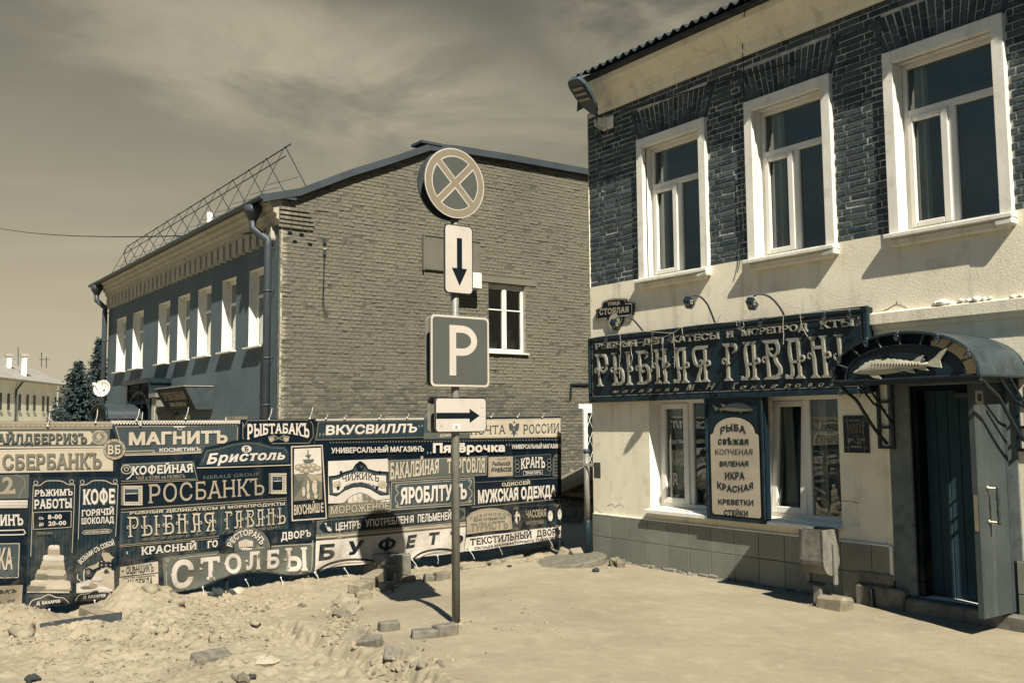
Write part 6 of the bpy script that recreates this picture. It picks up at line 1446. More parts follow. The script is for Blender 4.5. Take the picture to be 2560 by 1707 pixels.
def banner_left():
    b = thing('banner', 'left fence banner printed with a tiered cake and tall coffee panels', 'banner', (XF, 1.5, 0), 'printed banners on the fence'); k = kA
    m = MB(); strip(m, FP, [FP.un(k(*p)) for p in ((-380, 96), (0, 95), (430, 96), (862, 96))], [FP.un(k(*p)) for p in ((-380, 1500), (0, 1470), (180, 1455), (520, 1432), (700, 1405), (840, 1392))], 'pr_deep', 0, 60, 30); m.build('banner_sheet', b)
    s = Sign(b, k); s.fill([(-380, 97), (815, 97), (815, 148), (-380, 156)], 'pr_tan')
    for y, mt in ((118, 'pr_olive'), (138, 'pr_grey')): s.line([(-380, y), (0, y), (815, y)], .008, mt, False)
    for x in range(6, 810, 36): s.ellipse(x, 129, 5, 4, 'pr_grey', 6)
    s.end()
    s = Sign(b, k); s.fill([(-380, 160), (800, 152), (792, 276), (-380, 282)], 'pr_grey').fill([(-380, 170), (650, 167), (648, 262), (-380, 266)], 'pr_cream').ellipse(650, 214, 22, 46, 'pr_cream')
    s.line([(-380, 290), (0, 286), (760, 280)], .018, 'pr_cream', False)
    s.ellipse(722, 212, 58, 50, 'pr_cream').ring(722, 212, 50, 43, .008, 'pr_grey').ellipse(720, 212, 44, 38, 'pr_olive'); s.text('6', [(702, 180), (736, 180), (736, 222), (702, 222)], 'pr_cream', 'bserif').text('КОРПУСЪ', [(690, 226), (752, 224), (750, 238), (692, 240)], 'pr_cream', 'bold')
    s.text('ВАЙЛДБЕРРИЗЪ', [(-78, 185), (628, 181), (628, 253), (-78, 258)], 'pr_grey', 'bserif', 0, 'pr_dark'); s.end()
    s = Sign(b, k); s.fill([(-380, 306), (820, 288), (820, 455), (-380, 478)], 'pr_cream').text('СБЕРБАНКЪ', [(15, 335), (735, 322), (735, 438), (15, 448)], 'pr_olive', 'bserif', 0, 'pr_teal'); 
    for x in range(10, 815, 13): s.ellipse(x, 448 - x * .012, 2.2, 2.2, 'pr_tan', 5); s.ellipse(x, 312 - x * .02, 2.2, 2.2, 'pr_tan', 5)
    s.end()
    s = Sign(b, k); s.lay = .012; s.ellipse(828, 298, 80, 75, 'pr_deep', 28).ring(828, 298, 71, 66, .03, 'pr_tan').ellipse(828, 298, 60, 56, 'pr_grey', 28)
    for i in range(10): s.ellipse(828 + 71 * math.cos(i * .63), 298 + 66 * math.sin(i * .63), 4, 4, 'pr_deep', 6)
    s.text('ВБ', [(782, 268), (872, 266), (872, 332), (782, 336)], 'pr_cream', 'bserif', 0, 'pr_dark'); s.end()
    s = Sign(b, k); s.fill([(-380, 490), (212, 480), (206, 655), (-380, 664)], 'pr_grey'); s.line([(110, 482), (170, 510), (180, 560), (150, 610), (135, 652)], .014, 'pr_olive'); s.text('2', [(8, 492), (98, 490), (112, 620), (0, 624)], 'pr_tan', 'bserif'); s.end()
    s = Sign(b, k); s.fill([(-380, 672), (200, 666), (198, 722), (-380, 726)], 'pr_white')
    for y in (684, 700, 712): s.line([(-380, y + 4), (0, y + 1), (198, y)], .006, 'pr_olive', False)
    s.end()
    s = Sign(b, k); s.fill([(-380, 742), (200, 735), (190, 866), (-380, 878)], 'pr_dark').text('МАГАЗИНЪ', [(-272, 778), (165, 768), (168, 848), (-272, 858)], 'pr_white', 'bserif', 0, 'pr_teal').line([(-380, 896), (100, 884), (172, 880), (188, 914), (100, 917), (-380, 926)], .012, 'pr_white', False); s.end()
    s = Sign(b, k); s.fill([(-380, 940), (195, 922), (170, 1265), (-380, 1290)], 'pr_deep').fill([(-380, 990), (140, 980), (130, 1225), (-380, 1240)], 'pr_mid', 'pr_cream', .008, 0).text('БУЛОЧНАЯ РКА'[-3:], [(-60, 1012), (94, 1010), (90, 1168), (-60, 1176)], 'pr_cream', 'bold', 0, 'pr_deep'); s.end()
    s = Sign(b, k); s.fill([(-380, 1305), (166, 1280), (156, 1450), (-380, 1490)], 'pr_tan').text('ЧЕЛОВѢКЪ'[-3:], [(-10, 1318), (124, 1310), (120, 1336), (-12, 1346)], 'pr_teal', 'bital').text('46', [(52, 1386), (112, 1380), (108, 1404), (50, 1410)], 'pr_grey', 'ital').text('ч', [(-10, 1400), (14, 1398), (12, 1416), (-12, 1418)], 'pr_grey', 'ital'); s.end()
    # opening hours with the cake
    s = Sign(b, k); s.fill([(215, 500), (560, 496), (522, 1428), (188, 1450)], 'pr_dark')
    for i in range(12): s.line([(222 + i * 28, 505), (206 + i * 27.5, 1000), (192 + i * 27, 1440)], .010, 'pr_teal', False)
    s.line([(240, 560), (232, 800), (222, 1075)], .006, 'pr_cream', False).line([(541, 556), (532, 800), (520, 1050)], .006, 'pr_cream', False)
    s.line([(240, 560), (290, 558), (330, 530), (390, 525), (450, 530), (490, 552), (540, 553)], .009, 'pr_cream').ring(258, 540, 14, 14, .006, 'pr_cream').ring(518, 532, 14, 14, .006, 'pr_cream')
    s.text('РѢЖИМЪ', [(250, 592), (525, 583), (525, 632), (248, 640)], 'pr_white', 'bserif').text('РАБОТЫ', [(245, 662), (520, 652), (520, 722), (245, 730)], 'pr_white', 'bserif')
    s.fill([(240, 755), (515, 745), (512, 862), (240, 878)], 'pr_deep', 'pr_cream', .006, 0).text('съ', [(280, 782), (314, 781), (314, 806), (280, 807)], 'pr_white', 'bold').text('8-00', [(345, 770), (445, 766), (445, 802), (345, 804)], 'pr_white', 'bserif').text('до', [(280, 824), (314, 822), (314, 850), (280, 852)], 'pr_white', 'bold').text('20-00', [(345, 818), (476, 812), (476, 845), (345, 852)], 'pr_white', 'bserif')
    s.text('ПЕРЕРЫВЪ 14:00-14:30', [(262, 897), (495, 888), (495, 905), (262, 918)], 'pr_olive', 'bserif')
    for (x0, x1, y0, y1, mt) in ((192, 514, 1268, 1338, 'pr_olive'), (216, 508, 1236, 1312, 'pr_cream'), (250, 482, 1182, 1250, 'pr_olive'), (262, 474, 1160, 1212, 'pr_cream'), (288, 466, 1122, 1176, 'pr_tan'), (298, 462, 1098, 1140, 'pr_cream'), (308, 460, 1058, 1108, 'pr_white'), (342, 430, 1000, 1066, 'pr_tan'), (352, 424, 992, 1020, 'pr_white')):
        rx = (x1 - x0) / 2; cx = (x0 + x1) / 2; e = rx * .14
        s.poly([(cx + rx * math.cos(a), y1 - e + e * math.sin(a)) for a in np.linspace(0, math.pi, 12)] + [(cx + rx * .97 * math.cos(a), y0 + e + e * math.sin(a)) for a in np.linspace(math.pi, 2 * math.pi, 12)], mt)
        for i in range(int(rx / 9)): s.ellipse(cx - rx + 9 + i * 18, y1 - e * .3, 9, 7, 'pr_cream', 7)
    for i in range(5): s.ellipse(360 + i * 14, 1002 - (4 if i % 2 else 0), 11, 11, 'pr_white', 8)
    s.strip([(205, 1372), (290, 1362), (345, 1350), (410, 1352), (480, 1356)], [(196, 1446), (290, 1440), (345, 1436), (410, 1432), (498, 1428)], 'pr_deep').line([(200, 1440), (230, 1390), (290, 1372), (345, 1348), (400, 1366), (455, 1372), (496, 1410)], .009, 'pr_cream').text('Д. БАХАРЕВ', [(258, 1398), (430, 1380), (430, 1402), (258, 1420)], 'pr_white', 'bold'); s.end('opening hours panel with a tiered cake')
    # coffee panel with the girl pouring
    s = Sign(b, k); s.fill([(566, 500), (860, 498), (836, 1388), (540, 1412)], 'pr_dark')
    for i in range(10): s.line([(575 + i * 29, 505), (562 + i * 29, 1000), (550 + i * 28.5, 1400)], .010, 'pr_teal', False)
    s.line([(580, 560), (572, 800), (566, 950)], .006, 'pr_cream', False).line([(856, 556), (845, 800), (838, 930)], .006, 'pr_cream', False).line([(580, 558), (630, 552), (670, 528), (720, 524), (770, 528), (810, 548), (856, 552)], .009, 'pr_cream').ring(596, 536, 14, 14, .006, 'pr_cream').ring(836, 530, 14, 14, .006, 'pr_cream')
    s.text('КОФЕ', [(600, 588), (832, 582), (832, 690), (600, 698)], 'pr_white', 'bserif', 0, 'pr_olive').text('ГОРЯЧІЙ', [(590, 738), (826, 722), (826, 770), (590, 784)], 'pr_white', 'bserif').text('ШОКОЛАД', [(588, 796), (824, 783), (824, 830), (588, 842)], 'pr_white', 'bserif')
    s.line([(592, 900), (610, 886), (790, 876), (812, 888), (795, 904), (610, 914)], .006, 'pr_cream', False, True).text('И МНОГО ДРУГИХЪ НАПИТКОВЪ', [(612, 893), (792, 884), (792, 898), (612, 907)], 'pr_white', 'bold')
    s.text('ВОЗЬМИ СЪ СОБОЙ', [(560, 1105), (822, 955), (828, 992), (584, 1132)], 'pr_white', 'bold', .55)
    s.poly([(548, 1268), (640, 1240), (700, 1262), (790, 1300), (830, 1330), (550, 1338)], 'pr_white').poly([(700, 1180), (770, 1150), (826, 1180), (830, 1320), (760, 1300), (640, 1262)], 'pr_cream').poly([(720, 1100), (770, 1080), (822, 1110), (824, 1190), (760, 1200), (715, 1150)], 'pr_deep')
    for i in range(9): s.ellipse(735 + (i % 3) * 32, 1110 + (i // 3) * 26, 7, 6, 'pr_tan', 6)
    s.poly([(735, 1060), (745, 1030), (790, 1020), (826, 1040), (822, 1085), (790, 1112), (752, 1104)], 'pr_tan').poly([(740, 1045), (770, 1015), (820, 1018), (832, 1060), (815, 1078), (790, 1050), (765, 1042)], 'pr_deep').poly([(716, 1110), (690, 1130), (640, 1146), (606, 1168), (612, 1184), (660, 1172), (712, 1150)], 'pr_tan')
    s.ellipse(640, 1190, 38, 34, 'pr_deep').ellipse(634, 1186, 14, 18, 'pr_olive').line([(606, 1170), (602, 1220), (606, 1280)], .010, 'pr_white').line([(560, 1200), (556, 1230), (586, 1256)], .010, 'pr_cream').poly([(572, 1292), (600, 1304), (650, 1304), (676, 1288), (640, 1282)], 'pr_olive').ellipse(700, 1236, 40, 16, 'pr_white').ellipse(670, 1284, 34, 18, 'pr_tan')
    s.strip([(570, 1340), (640, 1330), (690, 1322), (740, 1318), (805, 1326)], [(545, 1400), (640, 1398), (690, 1394), (740, 1390), (822, 1384)], 'pr_deep').line([(546, 1395), (570, 1352), (630, 1342), (690, 1318), (740, 1330), (790, 1334), (812, 1372)], .009, 'pr_cream').text('Д. БАХАРЕВ', [(600, 1358), (765, 1344), (765, 1366), (600, 1380)], 'pr_white', 'bold'); s.end('coffee panel with a girl pouring')
    for x, y in ((238, 1043), (118, 1052), (350, 1050)): tie(b, x, y + 12, 4, -32)
    for x, y in ((120, 1520), (236, 1500)): tie(b, x, y, 3, 26)
banner_left()

def banner_mid():
    b = thing('banner', 'middle fence banner, crowded with small printed signs above big arched restaurant lettering', 'banner', (XF, 4.6, 0), 'printed banners on the fence'); k = kB
    m = MB(); strip(m, FP, [FP.un(k(*p)) for p in ((25, 100), (600, 98), (1080, 96), (1690, 88))], [FP.un(k(*p)) for p in ((70, 1640), (440, 1550), (540, 1512), (760, 1470), (960, 1375), (1120, 1342), (1300, 1340), (1560, 1368), (1665, 1345))], 'pr_deep', 0, 60, 30); m.build('banner_sheet', b)
    s = Sign(b, k); s.fill([(25, 103), (1080, 99), (1080, 128), (25, 138)], 'pr_white')
    for i in range(44): x = 34 + i * 24; s.poly([(x, 137), (x + 12, 118), (x + 22, 136)], 'pr_deep'); s.ellipse(x + 23, 112, 4, 4, 'pr_deep', 6)
    s.end('white lace edging')
    s = Sign(b, k); s.fill([(30, 145), (1075, 136), (1068, 360), (118, 388)], 'pr_teal'); s.fill([(60, 150), (1060, 142), (1052, 345), (130, 372)], 'pr_mid', 'pr_tan', .010, 0); s.line([(135, 384), (500, 374), (760, 362)], .012, 'pr_cream', False); s.line([(142, 352), (378, 344), (378, 362), (358, 362)], .008, 'pr_cream', False); s.line([(535, 152), (630, 150)], .016, 'pr_white', False).ring(584, 162, 18, 14, .006, 'pr_white')
    s.text('МАГНИТЪ', [(170, 196), (975, 180), (975, 286), (170, 304)], 'pr_cream', 'heavy', 0, 'pr_dark').text('КОСМЕТИКЪ', [(418, 326), (755, 318), (755, 348), (418, 356)], 'pr_white', 'bold'); s.end()
    s = Sign(b, k); s.fill([(1088, 92), (1690, 86), (1686, 290), (1088, 297)], 'pr_deep'); s.line([(1102, 115), (1110, 160), (1140, 100), (1400, 98), (1640, 95), (1672, 130), (1676, 230), (1640, 284), (1400, 288), (1130, 290), (1102, 240)], .006, 'pr_tan', False, True)
    s.text('РЫБТАБАКЪ', [(1135, 128), (1642, 122), (1642, 248), (1135, 262)], 'pr_white', 'bserif', 0., None, sag=.38)
    for x, dx in ((1335, 1), (1455, -1)): s.poly([(x - 24, 236), (x + 24, 236), (x + 18, 268), (x, 276), (x - 18, 268)], 'pr_tan').ellipse(x, 236, 24, 7, 'pr_deep', 10).line([(x + 14 * dx, 262), (x + 60 * dx, 245), (x + 110 * dx, 216)], .014, 'pr_olive'); s.ring(x, 236, 24, 7, .005, 'pr_cream')
    s.end('black sign with crossed pipes')
    s = Sign(b, k); s.lay = .006
    T_ = [(722, 480), (785, 318), (900, 300), (1010, 268), (1110, 254), (1230, 258), (1340, 290), (1462, 292), (1492, 352)]; B_ = [(722, 490), (900, 482), (1100, 474), (1300, 466), (1490, 458)]
    s.strip(T_, B_, 'pr_deep').strip([(742, 462), (795, 336), (905, 318), (1015, 286), (1112, 272), (1225, 276), (1335, 308), (1450, 312), (1476, 360)], [(742, 472), (900, 466), (1100, 458), (1300, 450), (1476, 444)], 'pr_teal').line([(770, 440), (805, 348), (910, 332), (1018, 300), (1114, 286), (1220, 290), (1330, 322), (1440, 326), (1462, 366)], .006, 'pr_olive', False)
    s.ellipse(1130, 333, 41, 29, 'pr_white').text('Б', [(1115, 314), (1146, 314), (1146, 352), (1115, 352)], 'pr_deep', 'bold')
    s.text('Бристоль', [(800, 372), (1445, 345), (1445, 420), (800, 458)], 'pr_white', 'bital', .1, 'pr_dark'); s.line([(722, 487), (1100, 477), (1490, 463)], .012, 'pr_cream', False); s.end()
    s = Sign(b, k); s.fill([(106, 440), (700, 412), (740, 590), (96, 608)], 'pr_deep').fill([(112, 452), (702, 428), (734, 580), (102, 602)], 'pr_mid').fill([(112, 500), (716, 478), (734, 580), (102, 602)], 'pr_dark').line([(118, 462), (690, 436), (726, 570)], .006, 'pr_tan', False).line([(110, 596), (726, 576)], .006, 'pr_tan', False)
    s.ring(150, 500, 42, 34, .010, 'pr_cream').ring(150, 498, 18, 14, .008, 'pr_cream').text('КОФЕЙНАЯ', [(195, 474), (690, 452), (694, 520), (190, 546)], 'pr_white', 'bserif').line([(150, 580), (180, 560), (205, 520), (215, 480)], .014, 'pr_white').text('ЧАЙ и КОФЕ на РАЗВѢСЪ', [(228, 556), (626, 538), (626, 566), (228, 584)], 'pr_tan', 'serif'); s.end()
    s = Sign(b, k); s.strip([(104, 620), (420, 604), (735, 588), (765, 520), (1100, 500), (1460, 478)], [(104, 812), (420, 790), (800, 766), (1100, 745), (1460, 722)], 'pr_deep'); s.line([(104, 616), (735, 586)], .006, 'pr_tan', False); s.line([(104, 826), (700, 785), (1460, 733)], .014, 'pr_olive', False); s.line([(104, 850), (700, 806), (1460, 748)], .008, 'pr_tan', False)
    s.text('NERALE GROUP', [(775, 549), (1232, 521), (1232, 550), (775, 580)], 'pr_grey', 'serif').text('РОСБАНКЪ', [(330, 622), (1272, 568), (1275, 705), (330, 776)], 'pr_tan', 'thin')
    for (x0, y0, x1, y1) in ((106, 632, 282, 792), (1312, 530, 1455, 698)):
        s.fill((x0, y0, x1, y1), 'pr_tan'); s.fill((x0 + 26, y0 + 24, x1 - 30, y1 - 26), 'pr_mid'); s.fill((x0 + 28, y0 + 70, x1 - 32, y1 - 28), 'pr_deep'); s.line([(x0 + 40, y0 + 66), (x1 - 44, y0 + 62)], .008, 'pr_white', False); s.line([(x0 + 26, y0 + 24), (x1 - 30, y0 + 24), (x1 - 30, y1 - 26), (x0 + 26, y1 - 26)], .008, 'pr_white', False, True)
        for i in range(9):
            f = (i + .5) / 9; s.ellipse(x0 + (x1 - x0) * f, y0 + 8, 10, 8, 'pr_cream', 7).ellipse(x0 + (x1 - x0) * f, y1 - 8, 11, 10, 'pr_cream', 7).ellipse(x1 - 10, y0 + (y1 - y0) * f, 10, 10, 'pr_cream', 7).ellipse(x0 + 8, y0 + (y1 - y0) * f, 9, 10, 'pr_olive', 7).ellipse(x0 + (x1 - x0) * f + 8, y1 - 14, 4, 4, 'pr_grey', 5).ellipse(x1 - 14, y0 + (y1 - y0) * f + 8, 4, 4, 'pr_grey', 5)
    s.end('black bank sign between two ornate frames')
    s = Sign(b, k); s.fill([(100, 858), (1462, 756), (1476, 984), (88, 1120)], 'pr_teal')
    for i in range(40): x = 110 + i * 34; s.line([(x, 858 - (x - 100) * .0749 + 4), (x - 4, 985 - (x - 100) * .0749), (x - 8, 1112 - (x - 100) * .098)], .016, 'pr_dark' if i % 2 else 'pr_mid', False)
    s.text('РЫБНЫЯ ДЕЛИКАТЕСЫ И МОРЕПРОДУКТЫ', [(172, 846), (1443, 764), (1443, 790), (172, 868)], 'pr_cream', 'bserif')
    art_text(s.t, FP, 'РЫБНАЯ', s.Q([(142, 892), (866, 852), (870, 1002), (145, 1056)]), 'pr_deep', .015); art_text(s.t, FP, 'РЫБНАЯ', s.Q([(146, 888), (870, 848), (874, 998), (149, 1052)]), 'pr_cream', .019)
    art_text(s.t, FP, 'ГАВАНЬ', s.Q([(936, 848), (1440, 815), (1442, 944), (936, 992)]), 'pr_deep', .015, 0, .10); art_text(s.t, FP, 'ГАВАНЬ', s.Q([(940, 844), (1444, 811), (1446, 940), (940, 988)]), 'pr_cream', .019, 0, .10)
    s.text('магазинъ М. Н. Гончаровой', [(270, 1056), (1380, 958), (1380, 982), (270, 1082)], 'pr_olive', 'script'); s.line([(92, 1116), (500, 1082), (900, 1042)], .006, 'pr_tan', False); s.end('teal sign with ornate lettering')
    s = Sign(b, k); s.strip([(90, 1136), (500, 1098), (940, 1056)], [(90, 1262), (440, 1212), (900, 1150)], 'pr_dark').strip([(1300, 1020), (1480, 985), (1690, 930)], [(1340, 1112), (1480, 1100), (1690, 1078)], 'pr_dark')
    for i in range(22): x = 100 + i * 37; s.line([(x, 1138 - (x - 90) * .092), (x - 3, 1250 - (x - 90) * .135)], .014, 'pr_teal', False)
    s.line([(90, 1130), (900, 1060)], .006, 'pr_tan', False).text('1', [(146, 1166), (158, 1165), (158, 1188), (146, 1189)], 'pr_white', 'bserif').text('КРАСНЫЙ', [(270, 1132), (720, 1092), (720, 1150), (270, 1198)], 'pr_white', 'bserif').text('ГО', [(806, 1082), (892, 1072), (890, 1128), (806, 1140)], 'pr_white', 'bserif').text('ДВОРЪ', [(1410, 1012), (1655, 990), (1655, 1046), (1410, 1078)], 'pr_white', 'bserif'); s.end()
    # restaurant arch
    s = Sign(b, k); s.lay = .010
    C = FP.un(k(1122, 1150)); Rr = .325
    for r, mt in ((Rr + .02, 'pr_deep'), (Rr, 'pr_olive'), (Rr - .012, 'pr_grey')): polyf(s.m, FP, [(C[0] + r * 1.02 * math.cos(t), C[1] - .02 + r * .92 * math.sin(t)) for t in np.linspace(0, math.pi, 26)], mt, s.d())
    letter_arc(s.t, FP, 'РЕСТОРАНЪ', (C[0], C[1] - .02), .195, .275, R(-72), R(72), 'pr_white', 'bserif', .026)
    s.poly([(1062, 1088), (1120, 1066), (1180, 1082), (1178, 1128), (1064, 1134)], 'pr_cream').poly([(1072, 1094), (1172, 1088), (1170, 1122), (1074, 1128)], 'pr_white')
    for i in range(7): s.fill([(1078 + i * 14, 1096), (1082 + i * 14, 1096), (1082 + i * 14, 1124), (1078 + i * 14, 1124)], 'pr_olive')
    for i in range(9): a = R(200 + i * 17.5); s.line([(1122, 1138), (1122 + 56 * math.cos(a), 1134 - 28 * math.sin(a) * 1.0)], .008, 'pr_white', False)
    s.end('arched restaurant sign with a small pavilion')
    s = Sign(b, k); s.lay = .004; T_ = [(446, 1216), (700, 1184), (900, 1162), (1120, 1140), (1350, 1118), (1690, 1098)]; B_ = [(452, 1545), (530, 1510), (640, 1492), (750, 1468), (860, 1412), (1000, 1362), (1140, 1340), (1300, 1342), (1450, 1362), (1560, 1366), (1668, 1344)]
    s.strip(T_, B_, 'pr_grey').line([(470, 1500), (474, 1236), (700, 1206), (1000, 1178)], .007, 'pr_cream', False).line([(1220, 1140), (1450, 1118), (1672, 1108), (1652, 1330), (1560, 1342)], .007, 'pr_cream', False).line([(500, 1500), (640, 1478), (720, 1454)], .006, 'pr_cream', False)
    s.line([(452, 1540), (640, 1486), (750, 1462), (860, 1406), (1000, 1356), (1140, 1334), (1300, 1336), (1450, 1356), (1560, 1360), (1664, 1340)], .012, 'pr_dark', False)
    s.ring(486, 1240, 12, 10, .006, 'pr_cream').ring(1014, 1162, 12, 10, .006, 'pr_cream').ring(1222, 1132, 12, 10, .006, 'pr_cream').ring(1668, 1112, 10, 9, .006, 'pr_cream')
    for c, x0, x1, ya, yb, yc, yd in (('С', 516, 700, 1240, 1228, 1460, 1480), ('Т', 752, 910, 1218, 1206, 1388, 1400), ('О', 956, 1082, 1192, 1182, 1340, 1346), ('Л', 1120, 1238, 1170, 1162, 1308, 1316), ('Б', 1296, 1400, 1158, 1150, 1300, 1308), ('Ы', 1446, 1620, 1140, 1130, 1322, 1330)): s.text(c, [(x0, ya), (x1, yb), (x1, yc), (x0, yd)], 'pr_white', 'bserif', 0, 'pr_olive', (.012, -.016)); s.ellipse(x0 + 4, (ya + yd) / 2, 13, 9, 'pr_white', 7)
    s.end('grey restaurant sign with an arched foot')
    s = Sign(b, k); s.fill([(100, 1296), (410, 1250), (408, 1338), (100, 1376)], 'pr_cream').fill([(96, 1386), (406, 1346), (405, 1458), (96, 1478)], 'pr_cream').fill([(92, 1488), (404, 1466), (400, 1560), (88, 1600)], 'pr_cream')
    for x, y in ((124, 1330), (395, 1296), (148, 1430), (112, 1528)): s.ellipse(x, y, 10, 10, 'pr_mid', 10)
    s.text('ОЦѢНЩИКЪ', [(150, 1292), (372, 1266), (372, 1332), (150, 1356)], 'pr_dark', 'bold').text('АГЕНТСТВО НЕДВИЖИМОСТИ', [(120, 1384), (380, 1354), (380, 1368), (120, 1396)], 'pr_teal', 'bold').text('НАДЕЖДА', [(165, 1402), (360, 1374), (360, 1438), (165, 1460)], 'pr_dark', 'bserif'); s.end()
    s = Sign(b, k); s.fill([(1494, 310), (1752, 298), (1788, 902), (1500, 922)], 'pr_cream').fill([(1504, 320), (1744, 308), (1778, 892), (1510, 910)], 'pr_deep').fill([(1520, 332), (1738, 322), (1750, 742), (1516, 758)], 'pr_white').strip([(1518, 540), (1600, 530), (1680, 540), (1746, 530)], [(1516, 758), (1600, 752), (1680, 747), (1750, 742)], 'pr_olive')
    s.poly([(1518, 545), (1600, 560), (1570, 660), (1518, 735)], 'pr_grey').poly([(1620, 540), (1745, 540), (1748, 600), (1660, 590)], 'pr_tan')
    for p in (([(1604, 385), (1660, 378), (1648, 402), (1636, 420), (1626, 402)],), ([(1628, 340), (1636, 340), (1638, 380), (1626, 380)],), ([(1588, 420), (1684, 414), (1676, 440), (1640, 452), (1604, 446)],)): s.poly(p[0], 'pr_grey')
    for x, y, r in ((1556, 482, 30), (1600, 470, 26), (1640, 468, 24), (1680, 474, 26), (1712, 490, 24), (1582, 500, 24), (1620, 510, 26), (1664, 500, 24)): s.ellipse(x, y, r, r * .8, 'pr_tan', 10).ellipse(x - 5, y - 6, r * .5, r * .35, 'pr_cream', 8).ring(x, y, r, r * .8, .004, 'pr_grey')
    for x, y, rx, ry in ((1600, 680, 20, 44), (1636, 640, 16, 60), (1692, 640, 34, 66), (1638, 712, 20, 34), (1700, 716, 22, 24)): s.ellipse(x, y, rx, ry, 'pr_grey', 14).ellipse(x - 4, y, rx * .7, ry * .92, 'pr_cream', 14).line([(x - rx, y - ry * .5), (x + rx, y - ry * .52)], .006, 'pr_olive', False)
    s.text('ВКУСНѢЙШIЕ', [(1516, 790), (1755, 770), (1757, 846), (1516, 872)], 'pr_cream', 'bold'); s.end('poster with a still life of vases and sweets')
    for x, y in ((340, 1050), (462, 1046), (671, 1048), (772, 1046)): tie(b, x, y, 6, -28)
    for x, y, dx in ((613, 1448, 10), (700, 1442, 0), (786, 1428, 10), (505, 1466, 0)): tie(b, x, y, dx, 20)
banner_mid()

